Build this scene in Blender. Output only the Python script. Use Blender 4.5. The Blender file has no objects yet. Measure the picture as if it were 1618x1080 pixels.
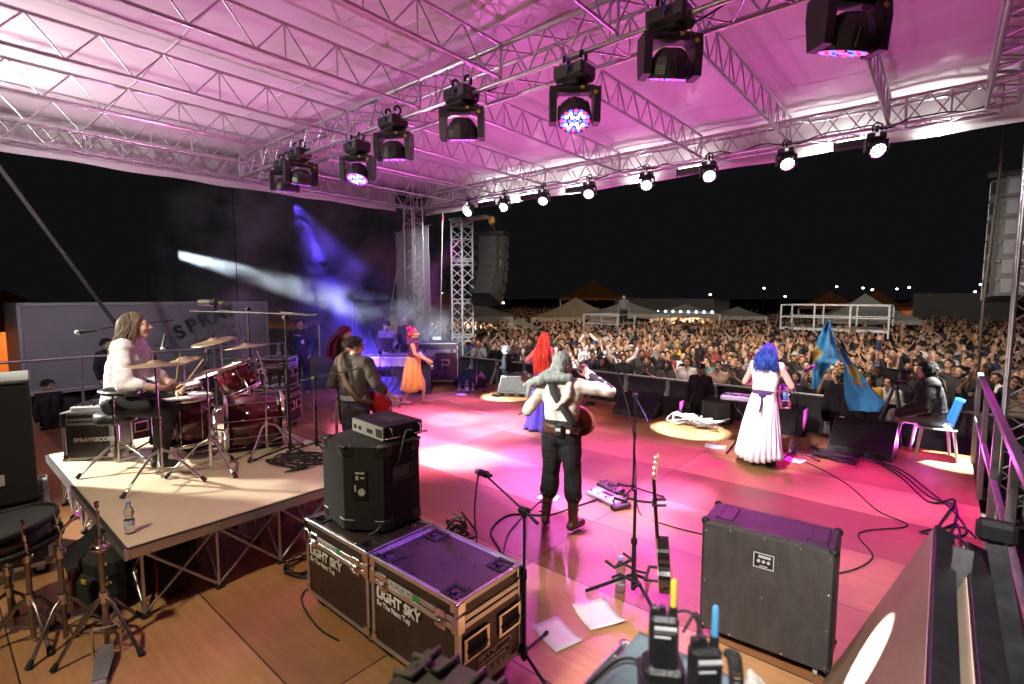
import bpy, math, random
import numpy as np
from mathutils import Vector as V, Matrix as M, noise as NZ
R_ = random.Random(7)
S = bpy.context.scene
COL = S.collection
PI = math.pi
rad = math.radians

# ------------------------------------------------------------------ camera, world, exposure
cd = bpy.data.cameras.new('camera'); cam = bpy.data.objects.new('camera', cd); COL.objects.link(cam)
cd.sensor_width = 36; cd.lens = 17.8; cd.clip_start = .05; cd.clip_end = 900
cam.location = (0, 0, 2.3)
cam.rotation_euler = (rad(90 - 5.15), 0, rad(40.4))
cd.dof.use_dof = True; cd.dof.focus_distance = 6.0; cd.dof.aperture_fstop = 2.6
S.camera = cam
S.view_settings.view_transform = 'Standard'; S.view_settings.look = 'None'
S.view_settings.exposure = .55; S.view_settings.gamma = 1
W = bpy.data.worlds.new('World'); S.world = W; W.use_nodes = True
W.node_tree.nodes['Background'].inputs[0].default_value = (.0034, .0034, .0039, 1)
W.node_tree.nodes['Background'].inputs[1].default_value = 1
S.cycles.use_denoising = True
S.cycles.max_bounces = 8; S.cycles.diffuse_bounces = 4; S.cycles.glossy_bounces = 4
S.cycles.transmission_bounces = 6; S.cycles.transparent_max_bounces = 8; S.cycles.volume_bounces = 0
S.cycles.sample_clamp_indirect = 4; S.cycles.blur_glossy = 1
S.cycles.volume_step_rate = 1.0; S.cycles.caustics_reflective = False; S.cycles.caustics_refractive = False

# ------------------------------------------------------------------ lamps
def lamp(name, loc, to, power, col, size=40, blend=.3, rad_=.08, kind='SPOT'):
    l = bpy.data.lights.new(name, kind); l.energy = power; l.color = col
    if kind == 'SPOT': l.spot_size = rad(size); l.spot_blend = blend
    l.shadow_soft_size = rad_
    o = bpy.data.objects.new(name, l); COL.objects.link(o); o.location = loc
    d = V(to) - V(loc); o.rotation_euler = d.to_track_quat('-Z', 'Y').to_euler()
    return o
MAG = (1, .006, .74); PINK = (1, .17, .78); VIO = (.42, .12, 1); BLU = (.16, .12, 1); WARM = (1, .93, .80); WHT = (1, .95, .9)
YF, YM, ZT = 9.4, 4.53, 4.74
# magenta and pink wash from the front truss, shadows fall towards the camera
for x, tx, ty, c, p, sz in ((-9.3, -8.0, 6.2, PINK, 3400, 48), (-8.1, -6.8, 6.0, PINK, 3400, 50), (-6.9, -5.2, 5.2, PINK, 3600, 54),
                    (-5.7, -3.7, 4.6, PINK, 2400, 58), (-4.4, -3.0, 4.2, (1, .09, .75), 1600, 60), (-3.3, -1.8, 4.6, (1, .09, .75), 1800, 62),
                    (-2.0, -.8, 5.4, MAG, 3400, 60), (-.9, -.2, 6.2, MAG, 3600, 60), (-4.4, -1.9, 2.9, MAG, 2600, 30)):
    lamp('wash_light', (x, YF - .1, 4.45), (tx, ty, 0), p, c, sz, .5)
# moving heads over the stage: narrow lavender pools
for x, tx, ty, c, p, sz in ((-6.87, -6.5, 5.6, (.8, .68, 1), 5200, 17), (-5.98, -5.2, 4.9, (.85, .7, 1), 2600, 20), (-4.61, -5.9, 6.6, (.6, .4, 1), 3000, 24),
                    (-2.98, -2.2, 6.3, (.85, .72, 1), 3400, 17), (-1.98, -2.5, 4.5, (1, .6, .95), 1100, 22), (-1.98, -3.6, 4.8, (.55, .15, 1.3), 2200, 22),
                    (-.64, -.9, 6.6, (.85, .05, 1.25), 4200, 26), (-.64, -1.7, 5.2, (1, .7, .9), 1900, 18),
                    (-.64, -.2, 5.2, (.8, .04, 1.3), 3600, 22), (-1.98, -2.32, 2.05, (.32, .04, 1), 1500, 13),
                    (-4.61, -4.5, 5.6, (.55, .18, 1.3), 3400, 16), (-2.98, -3.5, 6.3, (.55, .2, 1.3), 3000, 16), (-5.98, -6.9, 6.4, (.7, .5, 1), 2200, 15), (-1.98, -2.3, 5.6, (.6, .25, 1.3), 2800, 15), (-2.98, -3.8, 3.9, (.6, .38, 1), 1000, 16), (-.64, -1.2, 7.6, (.7, .08, 1.2), 2400, 18), (-4.61, -5.5, 4.9, (1, .2, 1.0), 2400, 34), (-5.98, -7.3, 5.6, (1, .2, 1.0), 2600, 36), (-2.98, -4.2, 3.6, (1, .15, 1.0), 1300, 30)):
    lamp('moving_head_light', (x, YM - .1, 4.15), (tx, ty, 0 if ty > 2.5 else .66), p * (1.35 if ty > 2.5 else 1), c, sz, .8)
# added uplights without fixtures along the stage front, tinting the canopy
for x, tx, p in ((-8.3, -7.5, 330), (-5.6, -5.6, 280), (-3.6, -4.0, 200), (-1.4, -2.0, 160), (-.2, -.6, 160)):
    lamp('canopy_fill_light', (x, 9.55, .12), (tx, 6.2, 5.2), p, (.95, .12, .74), 120, 1, .1)
lamp('canopy_fill_light', (-9.4, 3.4, .15), (-7.0, 1.6, 5.2), 420, (1, .40, .85), 130, 1, .1)  # added pink uplight without a fixture for the left of the canopy
# front performers from above
lamp('moving_head_light', (-1.98, YM, 4.15), (-1.85, 7.3, 1.0), 1900, (1, .78, 1), 20, .5)
lamp('moving_head_light', (-4.61, YM, 4.15), (-5.2, 7.0, 1.2), 500, (1, .28, .3), 18, .5)
lamp('moving_head_light', (-5.98, YM, 4.15), (-8.55, 6.8, 1.0), 900, (1, .62, .55), 16, .5)
# sharp white spots
lamp('white_spot_light', (-7.5, YF, 4.4), (-7.55, 8.72, 0), 4200, (1, .96, .86), 15, .12)
lamp('white_spot_light', (-4.48, YF, 4.4), (-3.25, 8.55, 0), 6500, (1, .97, .9), 15, .12)
lamp('white_spot_light', (.34, 9.5, 4.5), (.27, 9.25, 0), 16000, (1, .98, .95), 13, .2)
lamp('white_spot_light', (-4.61, YM, 4.2), (-.20, 2.80, .60), 16000, (1, .98, .95), 4.6, .08, .02)
# white floods on the truss facing the audience and grazing the valance
for x in (-8.2, -4.9, -1.7, -6.6, -.2):
    lamp('flood_light', (x, YF + .30, 4.50), (x, YF + .42, 5.2), 24, WHT, 150, .8, .06)
for x, p in ((-8.6, 640), (-4.9, 1000), (-1.6, 1150)):
    lamp('audience_light', (x, YF + .7, 4.5), (x - 1.2, YF + 9, -.1), p, (1, .84, .68), 120, .9, .15)
# white light from the back of the stage, mixed with added fill spots
lamp('fill_light', (-9.6, -1.3, 3.3), (-6.2, 2.0, 1.0), 3000, WARM, 46, .7, .15)
lamp('fill_light', (-9.3, -.6, 3.9), (-8.9, 1.2, 5.3), 430, (1, .95, .86), 140, .9, .12)
lamp('fill_light', (-3.2, -1.4, 4.7), (-3.4, 3.4, .4), 450, (1, .88, .56), 100, .7, .12)
lamp('fill_light', (.2, -.9, 4.6), (-.5, 3.3, .5), 1500, (1, .95, .9), 36, .8, .1)
lamp('fill_light', (-3.7, -1.5, 4.9), (-2.8, 4.05, 1.15), 1900, (1, .96, .92), 13, .8, .1)
lamp('fill_light', (-8.8, -1.2, 4.6), (-14.6, 4.2, 1.4), 380, (.95, .95, 1), 60, .9, .1)  # added spot to lift the truck side
lamp('fill_light', (-3.7, -1.5, 4.9), (-5.6, 3.4, 1.4), 380, (1, .9, .85), 13, .8, .1)
lamp('fill_light', (-.25, 7.0, 4.75), (.9, 12.4, 2.9), 260, (1, .97, .95), 44, .8, .1)  # added spot, no fixture, brightening the right column and hanging speakers
lamp('fill_light', (-3.7, -1.5, 4.9), (-6.2, 1.35, 1.65), 760, (1, .97, .93), 15, .8, .1)  # extra spot added to whiten the drummer
lamp('fill_light', (-9.2, 8.9, 4.6), (-12.1, 11.2, 2.0), 420, (.97, .97, 1), 80, .9, .1)  # added spot, no fixture, brightening the lift tower and banner
# beams caught by the smoke
lamp('beam_light', (-9.25, YM + .12, 4.05), (-9.6, 5.75, 2.15), 30000, (.10, .06, 1), 15, 1, .03)
lamp('beam_light', (-9.25, YM + .12, 4.05), (-9.9, 6.3, 1.6), 2200, (.20, .10, 1), 56, 1, .03)
lamp('beam_light', (-12.4, 2.6, 3.46), (-10.5, 6.65, 2.12), 30000, (.80, .92, 1), 11, 1, .02)

# ------------------------------------------------------------------ materials
MATS = {}
def mat(name, col=(.5, .5, .5), rough=.5, metal=0, var=0, vs=8, bump=0, bs=60, emit=0, objcol=False, coat=0, spec=.5, alpha=1, trans=0, wave=0, stretch=(1, 1, 1)):
    if name in MATS: return MATS[name]
    m = bpy.data.materials.new(name); m.use_nodes = True; nt = m.node_tree; b = nt.nodes['Principled BSDF']; L = nt.links
    b.inputs['Base Color'].default_value = (*col, 1); b.inputs['Roughness'].default_value = rough; b.inputs['Metallic'].default_value = metal
    b.inputs['Specular IOR Level'].default_value = spec; b.inputs['Coat Weight'].default_value = coat; b.inputs['Alpha'].default_value = alpha
    b.inputs['Transmission Weight'].default_value = trans
    tc = nt.nodes.new('ShaderNodeTexCoord'); mp = nt.nodes.new('ShaderNodeMapping'); mp.inputs['Scale'].default_value = stretch
    L.new(tc.outputs['Object'], mp.inputs[0])
    src = None
    if objcol:
        oi = nt.nodes.new('ShaderNodeObjectInfo'); src = oi.outputs['Color']; L.new(src, b.inputs['Base Color'])
    if var:
        n = nt.nodes.new('ShaderNodeTexNoise'); n.inputs['Scale'].default_value = vs; n.inputs['Detail'].default_value = 6; n.inputs['Roughness'].default_value = .65
        L.new(mp.outputs[0], n.inputs['Vector'])
        r = nt.nodes.new('ShaderNodeMapRange'); r.inputs['From Min'].default_value = .3; r.inputs['From Max'].default_value = .7
        r.inputs['To Min'].default_value = 1 - var; r.inputs['To Max'].default_value = 1 + var; L.new(n.outputs[0], r.inputs[0])
        mx = nt.nodes.new('ShaderNodeVectorMath'); mx.operation = 'SCALE'
        if src: L.new(src, mx.inputs[0])
        else: mx.inputs[0].default_value = col
        L.new(r.outputs[0], mx.inputs['Scale']); L.new(mx.outputs[0], b.inputs['Base Color'])
        rr = nt.nodes.new('ShaderNodeMapRange'); rr.inputs['To Min'].default_value = max(.03, rough - .12); rr.inputs['To Max'].default_value = min(1, rough + .12)
        L.new(n.outputs[0], rr.inputs[0]); L.new(rr.outputs[0], b.inputs['Roughness'])
    if bump:
        n2 = nt.nodes.new('ShaderNodeTexNoise'); n2.inputs['Scale'].default_value = bs; n2.inputs['Detail'].default_value = 4; L.new(mp.outputs[0], n2.inputs['Vector'])
        bp = nt.nodes.new('ShaderNodeBump'); bp.inputs['Strength'].default_value = bump; bp.inputs['Distance'].default_value = .01
        L.new(n2.outputs[0], bp.inputs['Height']); L.new(bp.outputs[0], b.inputs['Normal'])
    if emit:
        b.inputs['Emission Color'].default_value = (*col, 1); b.inputs['Emission Strength'].default_value = emit
    MATS[name] = m; return m
alu = mat('aluminium', (.62, .62, .64), .32, .85, .12, 14, .12, 90)
steel = mat('chrome', (.75, .74, .72), .14, 1, .1, 20)
galv = mat('galvanised', (.42, .43, .45), .45, .7, .2, 12, .15, 40)
blk = mat('black_plastic', (.018, .018, .02), .42, 0, .3, 12, .15, 120)
blkmat = mat('black_matte', (.012, .012, .013), .8, 0, .35, 9, .3, 160)
blkmet = mat('black_metal', (.012, .012, .013), .5, 0, .25, 14, spec=.25)
rubber = mat('rubber', (.014, .014, .014), .7, 0, .2, 20)
carpet = mat('cabinet_carpet', (.012, .012, .013), .92, 0, .45, 40, .5, 300)
tolex = mat('tolex', (.022, .022, .024), .38, 0, .35, 25, .8, 170, stretch=(1, 1, .35))
grille = mat('grille', (.016, .016, .018), .5, .4, .2, 30, .8, 420)
cloth_blk = mat('black_cloth', (.016, .016, .018), .85, 0, .3, 14, .4, 60)
lam = mat('case_laminate', (.028, .02, .018), .3, 0, .25, 10, .12, 220)
paper = mat('paper', (.82, .8, .8), .7, 0, .05, 10)
white = mat('white_paint', (.78, .78, .77), .45, 0, .06, 12)
ltgrey = mat('grey_paint', (.42, .43, .44), .5, 0, .12, 9)

# ------------------------------------------------------------------ mesh builder
class MB:
    def __init__(s): s.v = []; s.f = []; s.mi = []; s.sm = []; s.ch = []
    def add(s, vs, fs, mi=0, sm=False, mtx=None):
        o = len(s.v)
        s.v += [tuple(mtx @ V(p)) for p in vs] if mtx is not None else [tuple(p) for p in vs]
        s.f += [[i + o for i in f] for f in fs]; s.mi += [mi] * len(fs); s.sm += [sm] * len(fs); s.ch.append((o, len(s.v), len(s.f) - len(fs), len(s.f)))
        return s
    def box(s, c, d, mi=0, rot=None, b=None, mtx=None):
        hx, hy, hz = d[0] / 2, d[1] / 2, d[2] / 2
        if b is None: b = min(.004, min(hx, hy, hz) * .3)
        T = M.Translation(c)
        if rot is not None: T = T @ (M.Rotation(rot, 4, 'Z') if isinstance(rot, (int, float)) else rot.to_4x4())
        if mtx is not None: T = mtx @ T
        vs = []; idx = {}
        for sx in (-1, 1):
            for sy in (-1, 1):
                for sz in (-1, 1):
                    for a in range(3):
                        p = [sx * (hx - b), sy * (hy - b), sz * (hz - b)]; p[a] += (sx, sy, sz)[a] * b
                        idx[sx, sy, sz, a] = len(vs); vs.append(p)
        fs = []
        for a in range(3):
            u, w = [(1, 2), (2, 0), (0, 1)][a]
            for sg in (-1, 1):
                q = []
                for su, sw in ((-1, -1), (1, -1), (1, 1), (-1, 1)):
                    k = [0, 0, 0]; k[a] = sg; k[u] = su; k[w] = sw; q.append(idx[(*k, a)])
                fs.append(q if sg > 0 else q[::-1])
            for su in (-1, 1):
                for sw in (-1, 1):
                    k0 = [0, 0, 0]; k1 = [0, 0, 0]; k0[a] = -1; k1[a] = 1
                    for k in (k0, k1): k[u] = su; k[w] = sw
                    q = [idx[(*k0, u)], idx[(*k1, u)], idx[(*k1, w)], idx[(*k0, w)]]
                    fs.append(q if su * sw > 0 else q[::-1])
        for sx in (-1, 1):
            for sy in (-1, 1):
                for sz in (-1, 1):
                    q = [idx[sx, sy, sz, a] for a in range(3)]; fs.append(q if sx * sy * sz > 0 else q[::-1])
        return s.add(vs, fs, mi, False, T)
    def tube(s, pts, r, n=7, mi=0, caps=True, mtx=None, flat=1):
        pts = [V(p) for p in pts]; k = len(pts)
        rs = [r] * k if isinstance(r, (int, float)) else list(r)
        ref = None; vs = []
        for i, p in enumerate(pts):
            t = (pts[min(i + 1, k - 1)] - pts[max(i - 1, 0)])
            t = t.normalized() if t.length > 1e-9 else V((0, 0, 1))
            if ref is None: ref = (V((0, 0, 1)) if abs(t.z) < .9 else V((1, 0, 0)))
            u = (ref - t * ref.dot(t)); u = u.normalized() if u.length > 1e-6 else t.orthogonal().normalized(); ref = u; w = t.cross(u)
            for j in range(n):
                a = 2 * PI * j / n; vs.append(p + (u * math.cos(a) + w * math.sin(a) * flat) * rs[i])
        fs = [[i * n + j, i * n + (j + 1) % n, (i + 1) * n + (j + 1) % n, (i + 1) * n + j] for i in range(k - 1) for j in range(n)]
        s.add(vs, fs, mi, True, mtx)
        if caps:
            s.add(vs[:n], [list(range(n))[::-1]], mi, False, mtx); s.add(vs[-n:], [list(range(n))], mi, False, mtx)
        return s
    def cyl(s, p, q, r, r2=None, n=10, mi=0, caps=True, mtx=None): return s.tube([p, q], [r, r if r2 is None else r2], n, mi, caps, mtx)
    def lathe(s, prof, n=20, mi=0, mtx=None, sm=True):
        k = len(prof); vs = [(r * math.cos(2 * PI * j / n), r * math.sin(2 * PI * j / n), z) for r, z in prof for j in range(n)]
        fs = [[i * n + j, i * n + (j + 1) % n, (i + 1) * n + (j + 1) % n, (i + 1) * n + j] for i in range(k - 1) for j in range(n)]
        return s.add(vs, fs, mi, sm, mtx)
    def prism(s, poly, z0, z1, mi=0, mtx=None):
        n = len(poly); vs = [(x, y, z0) for x, y in poly] + [(x, y, z1) for x, y in poly]
        fs = [list(range(n))[::-1], list(range(n, 2 * n))] + [[i, (i + 1) % n, n + (i + 1) % n, n + i] for i in range(n)]
        return s.add(vs, fs, mi, False, mtx)
    def ell(s, c, r, mi=0, nu=12, nv=8, rot=None, mtx=None):
        T = M.Translation(c) @ (rot.to_4x4() if rot is not None else M.Identity(4)) @ M.Diagonal((*([r] * 3 if isinstance(r, (int, float)) else r), 1))
        if mtx is not None: T = mtx @ T
        vs = [(0, 0, 1)] + [(math.sin(PI * i / nv) * math.cos(2 * PI * j / nu), math.sin(PI * i / nv) * math.sin(2 * PI * j / nu), math.cos(PI * i / nv)) for i in range(1, nv) for j in range(nu)] + [(0, 0, -1)]
        fs = [[0, 1 + j, 1 + (j + 1) % nu] for j in range(nu)]
        for i in range(nv - 2):
            for j in range(nu): fs.append([1 + i * nu + j, 1 + (i + 1) * nu + j, 1 + (i + 1) * nu + (j + 1) % nu, 1 + i * nu + (j + 1) % nu])
        e = len(vs) - 1; o = 1 + (nv - 2) * nu
        fs += [[e, o + (j + 1) % nu, o + j] for j in range(nu)]
        return s.add(vs, fs, mi, True, T)
    def grid(s, fn, nu, nv, mi=0, sm=True, th=0, mtx=None):
        "sheet fn(u,v)->(x,y,z); th>0 gives it thickness"
        P = [V(fn(i / nu, j / nv)) for j in range(nv + 1) for i in range(nu + 1)]
        w = nu + 1
        F = [[j * w + i, j * w + i + 1, (j + 1) * w + i + 1, (j + 1) * w + i] for j in range(nv) for i in range(nu)]
        mis = [mi((i + .5) / nu, (j + .5) / nv) if callable(mi) else mi for j in range(nv) for i in range(nu)]
        o = len(s.v)
        if th:
            N = [V((0, 0, 0)) for _ in P]
            for f in F:
                nn = (P[f[1]] - P[f[0]]).cross(P[f[3]] - P[f[0]])
                for q in f: N[q] += nn
            P2 = [p - (n.normalized() * th if n.length > 1e-12 else V((0, 0, th))) for p, n in zip(P, N)]
            k = len(P); s.add(P + P2, F + [[q + k for q in f[::-1]] for f in F], 0, sm, mtx)
            s.mi[-2 * len(F):] = mis + mis
            rim = list(range(w)) + [j * w + nu for j in range(1, nv + 1)] + [nv * w + i for i in range(nu - 1, -1, -1)] + [j * w for j in range(nv - 1, 0, -1)]
            s.f += [[o + rim[(a + 1) % len(rim)], o + rim[a], o + rim[a] + k, o + rim[(a + 1) % len(rim)] + k] for a in range(len(rim))]
            s.mi += [mis[0]] * len(rim); s.sm += [False] * len(rim)
        else:
            s.add(P, F, 0, sm, mtx); s.mi[-len(F):] = mis
        return s
    def build_each(s, name, mats, parent=None):
        "one object per group of touching pieces"
        n = len(s.ch); B = [(np.array(s.v[c[0]:c[1]]).min(0) - .002, np.array(s.v[c[0]:c[1]]).max(0) + .002) for c in s.ch]; g = list(range(n))
        def find(i):
            while g[i] != i: i = g[i]
            return i
        for i in range(n):
            for j in range(i):
                if (B[i][0] <= B[j][1]).all() and (B[j][0] <= B[i][1]).all(): g[find(i)] = find(j)
        out = []
        for k in sorted({find(i) for i in range(n)}):
            b = MB()
            for i in range(n):
                if find(i) == k: v0, v1, f0, f1 = s.ch[i]; o = len(b.v) - v0; b.v += s.v[v0:v1]; b.f += [[q + o for q in f] for f in s.f[f0:f1]]; b.mi += s.mi[f0:f1]; b.sm += s.sm[f0:f1]
            out.append(b.build(name, mats, parent))
        return out
    def mesh(s, name, mats):
        me = bpy.data.meshes.new(name); me.from_pydata(s.v, [], s.f)
        for m in (mats if isinstance(mats, (list, tuple)) else [mats]): me.materials.append(m)
        me.polygons.foreach_set('material_index', s.mi); me.polygons.foreach_set('use_smooth', s.sm); me.update()
        return me
    def build(s, name, mats, parent=None, loc=None, rotz=0):
        o = bpy.data.objects.new(name, s.mesh(name, mats)); COL.objects.link(o)
        if parent is not None: o.parent = parent
        if loc is not None: o.location = loc; o.rotation_euler = (0, 0, rotz)
        return o
def tag(o, label=None, cat=None, group=None, kind=None):
    if label: o['label'] = label
    if cat: o['category'] = cat
    if group: o['group'] = group
    if kind: o['kind'] = kind
    return o
def thing(name, loc, rotz=0, label=None, cat=None, group=None):
    o = bpy.data.objects.new(name, None); COL.objects.link(o); o.empty_display_size = .1
    o.location = loc; o.rotation_euler = (0, 0, rotz); return tag(o, label, cat, group)
def dup(o, loc=None, rotz=None, label=None, group=None, parent=None):
    c = o.copy(); COL.objects.link(c)
    if parent is not None: c.parent = parent
    if loc is not None: c.location = loc
    if rotz is not None: c.rotation_euler = (0, 0, rotz)
    if label: c['label'] = label
    if group: c['group'] = group
    for ch in list(o.children): dup(ch, parent=c)
    return c
def text_mesh(txt, size, bold=0, ext=.0015, align='LEFT', shear=0):
    cu = bpy.data.curves.new('lettering', 'FONT'); cu.body = txt; cu.size = size; cu.offset = bold; cu.extrude = ext; cu.align_x = align; cu.shear = shear
    o = bpy.data.objects.new('lettering', cu); COL.objects.link(o); dg = bpy.context.evaluated_depsgraph_get()
    me = bpy.data.meshes.new_from_object(o.evaluated_get(dg)); bpy.data.objects.remove(o); return me
def text(txt, size, mtx, m, parent=None, bold=0, align='LEFT', name='lettering', shear=0):
    me = text_mesh(txt, size, bold, align=align, shear=shear); me.transform(mtx); me.materials.clear(); me.materials.append(m)
    o = bpy.data.objects.new(name, me); COL.objects.link(o)
    if parent is not None: o.parent = parent
    return o
def frame(o, x, y):
    "matrix with origin o, local X along x, local Y along y, Z out of the face"
    x = V(x).normalized(); y = (V(y) - x * V(y).dot(x)).normalized(); z = x.cross(y)
    return M(((x.x, y.x, z.x, o[0]), (x.y, y.y, z.y, o[1]), (x.z, y.z, z.z, o[2]), (0, 0, 0, 1)))
def smooth_path(pts, k=6):
    P = [V(p) for p in pts]; out = []
    for i in range(len(P) - 1):
        a, b, c, d = P[max(i - 1, 0)], P[i], P[i + 1], P[min(i + 2, len(P) - 1)]
        for j in range(k):
            t = j / k; out.append(.5 * ((2 * b) + (c - a) * t + (2 * a - 5 * b + 4 * c - d) * t * t + (3 * b - a - 3 * c + d) * t ** 3))
    return out + [P[-1]]
# ------------------------------------------------------------------ ground and stage deck
GZ = -.8
def wood_floor():
    m = bpy.data.materials.new('stage_plywood'); m.use_nodes = True; nt = m.node_tree; L = nt.links; b = nt.nodes['Principled BSDF']
    tc = nt.nodes.new('ShaderNodeTexCoord')
    def mapn(loc=(0, 0, 0), sc=(1, 1, 1)):
        n = nt.nodes.new('ShaderNodeMapping'); n.inputs['Location'].default_value = loc; n.inputs['Scale'].default_value = sc; L.new(tc.outputs['Object'], n.inputs[0]); return n
    br = nt.nodes.new('ShaderNodeTexBrick'); br.offset = 0; br.squash = 1
    br.inputs['Color1'].default_value = (.23, .085, .03, 1); br.inputs['Color2'].default_value = (.58, .32, .15, 1); br.inputs['Mortar'].default_value = (.05, .03, .02, 1)
    for k, v in (('Scale', 1), ('Mortar Size', .006), ('Mortar Smooth', .3), ('Bias', -.05), ('Brick Width', 3.03), ('Row Height', 1.025)): br.inputs[k].default_value = v
    L.new(mapn((11.69, 10, 0)).outputs[0], br.inputs['Vector'])
    g = nt.nodes.new('ShaderNodeTexNoise'); g.inputs['Scale'].default_value = 1; g.inputs['Detail'].default_value = 8; g.inputs['Roughness'].default_value = .7
    L.new(mapn(sc=(1.3, 26, 1)).outputs[0], g.inputs['Vector'])
    d = nt.nodes.new('ShaderNodeTexNoise'); d.inputs['Scale'].default_value = .9; d.inputs['Detail'].default_value = 7; L.new(mapn((3, 1, 0)).outputs[0], d.inputs['Vector'])
    sc = nt.nodes.new('ShaderNodeTexNoise'); sc.inputs['Scale'].default_value = 3.2; sc.inputs['Detail'].default_value = 10; sc.inputs['Roughness'].default_value = .8; L.new(mapn((7, 2, 0), (1, 3.2, 1)).outputs[0], sc.inputs['Vector'])
    def rng(s, a, c, lo, hi):
        n = nt.nodes.new('ShaderNodeMapRange'); n.inputs[1].default_value = a; n.inputs[2].default_value = c; n.inputs[3].default_value = lo; n.inputs[4].default_value = hi; L.new(s, n.inputs[0]); return n.outputs[0]
    mu = nt.nodes.new('ShaderNodeMath'); mu.operation = 'MULTIPLY'; L.new(rng(g.outputs[0], .3, .7, .84, 1.14), mu.inputs[0]); L.new(rng(d.outputs[0], .3, .7, .6, 1.25), mu.inputs[1])
    vm = nt.nodes.new('ShaderNodeVectorMath'); vm.operation = 'SCALE'; L.new(br.outputs['Color'], vm.inputs[0]); L.new(mu.outputs[0], vm.inputs['Scale'])
    mx = nt.nodes.new('ShaderNodeMix'); mx.data_type = 'RGBA'; L.new(rng(sc.outputs[0], .64, .72, 0, .42), mx.inputs['Factor']); L.new(vm.outputs[0], mx.inputs['A']); mx.inputs['B'].default_value = (.62, .55, .46, 1)
    s2 = nt.nodes.new('ShaderNodeTexNoise'); s2.inputs['Scale'].default_value = 1; s2.inputs['Detail'].default_value = 4; s2.inputs['Roughness'].default_value = .75; L.new(mapn((1, 5, 0), (2.2, 60, 1)).outputs[0], s2.inputs['Vector'])
    s3 = nt.nodes.new('ShaderNodeTexNoise'); s3.inputs['Scale'].default_value = 9; s3.inputs['Detail'].default_value = 9; s3.inputs['Roughness'].default_value = .85; L.new(mapn((4, 9, 0)).outputs[0], s3.inputs['Vector'])
    m2 = nt.nodes.new('ShaderNodeMath'); m2.operation = 'MAXIMUM'; L.new(rng(s2.outputs[0], .66, .72, 0, .45), m2.inputs[0]); L.new(rng(s3.outputs[0], .62, .70, 0, .55), m2.inputs[1])
    mx2 = nt.nodes.new('ShaderNodeMix'); mx2.data_type = 'RGBA'; L.new(m2.outputs[0], mx2.inputs['Factor']); L.new(mx.outputs['Result'], mx2.inputs['A']); mx2.inputs['B'].default_value = (.06, .035, .02, 1); mx = mx2
    L.new(mx.outputs['Result'], b.inputs['Base Color'])
    L.new(rng(d.outputs[0], .3, .7, .30, .58), b.inputs['Roughness'])
    bp = nt.nodes.new('ShaderNodeBump'); bp.inputs['Strength'].default_value = .25; bp.inputs['Distance'].default_value = .004
    ad = nt.nodes.new('ShaderNodeMath'); ad.operation = 'SUBTRACT'; L.new(g.outputs[0], ad.inputs[0]); L.new(br.outputs['Fac'], ad.inputs[1]); L.new(ad.outputs[0], bp.inputs['Height']); L.new(bp.outputs[0], b.inputs['Normal'])
    return m
plywood = wood_floor()
grass_m = mat('trampled_ground', (.035, .032, .026), .95, 0, .5, .6, .6, 9)
mb = MB(); mb.add([(-400, -300, GZ), (400, -300, GZ), (400, 600, GZ), (-400, 600, GZ)], [[0, 1, 2, 3]]); tag(mb.build('ground', grass_m), 'dark trampled festival field around the stage', kind='structure')
mb = MB(); mb.box((-5.63, 3.4, -.09), (12.12, 12.7, .18), 0, b=.003)
tag(mb.build('stage_floor', plywood), 'brown plywood stage deck of large panels', kind='structure')
mb = MB(); mb.box((-5.63, 9.70, -.49), (12.0, .04, .60), 0); mb.box((-11.64, 3.4, -.49), (.04, 12.5, .6)); mb.box((.37, 3.4, -.49), (.04, 12.5, .6))
tag(mb.build('stage_skirt', cloth_blk), 'black cloth skirt under the stage deck edge', 'stage skirt')

# ------------------------------------------------------------------ canopy
def canopy_mat():
    m = mat('canopy_membrane', (.74, .72, .72), .33, 0, .04, 1.2); nt = m.node_tree; L = nt.links; b = nt.nodes['Principled BSDF']
    tc = nt.nodes.new('ShaderNodeTexCoord'); mp = nt.nodes.new('ShaderNodeMapping'); mp.inputs['Scale'].default_value = (.5, 2.4, 1); mp.inputs['Rotation'].default_value = (0, 0, .35); L.new(tc.outputs['Object'], mp.inputs[0])
    n = nt.nodes.new('ShaderNodeTexNoise'); n.inputs['Scale'].default_value = 1.6; n.inputs['Detail'].default_value = 5; n.inputs['Distortion'].default_value = .8; L.new(mp.outputs[0], n.inputs['Vector'])
    bp = nt.nodes.new('ShaderNodeBump'); bp.inputs['Strength'].default_value = .12; bp.inputs['Distance'].default_value = .03; L.new(n.outputs[0], bp.inputs['Height']); L.new(bp.outputs[0], b.inputs['Normal'])
    return m
canopy_m = canopy_mat()
XL, XR, YB, ZR = -11.72, .80, -1.8, 5.24
YE = YF + .44
def roofz(u, v):
    x, y = XL + (XR - XL) * u, YB + (YE - YB) * v
    s = .014 * math.sin((x + .75) / 1.5 * 2 * PI) + .007 * NZ.noise(V((x * .8, y * .8, 0)))
    w = max(0, min(1, (x + 1.6) / 1.2)) * max(0, min(1, (y - 5) / 2))
    return (x, y, ZR + .05 + s + w * .035 * math.sin(y * 7 + x * 2.2 + 2 * NZ.noise(V((x, y, 3)))))
mb = MB(); mb.grid(roofz, 90, 90)
roof = mb.build('stage_canopy', canopy_m); tag(roof, 'white roof membrane stretched over the stage trusses', 'stage canopy')
for k in range(7):
    y_ = YB + .9 + k * 1.55; b = MB(); b.grid(lambda u, v: (lambda p: (p[0], p[1], p[2] - .003))(roofz(u, (y_ - YB + -.035 * (v - .5)) / (YE - YB))), 90, 1, th=.002); b.build('seam', canopy_m, roof)
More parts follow.
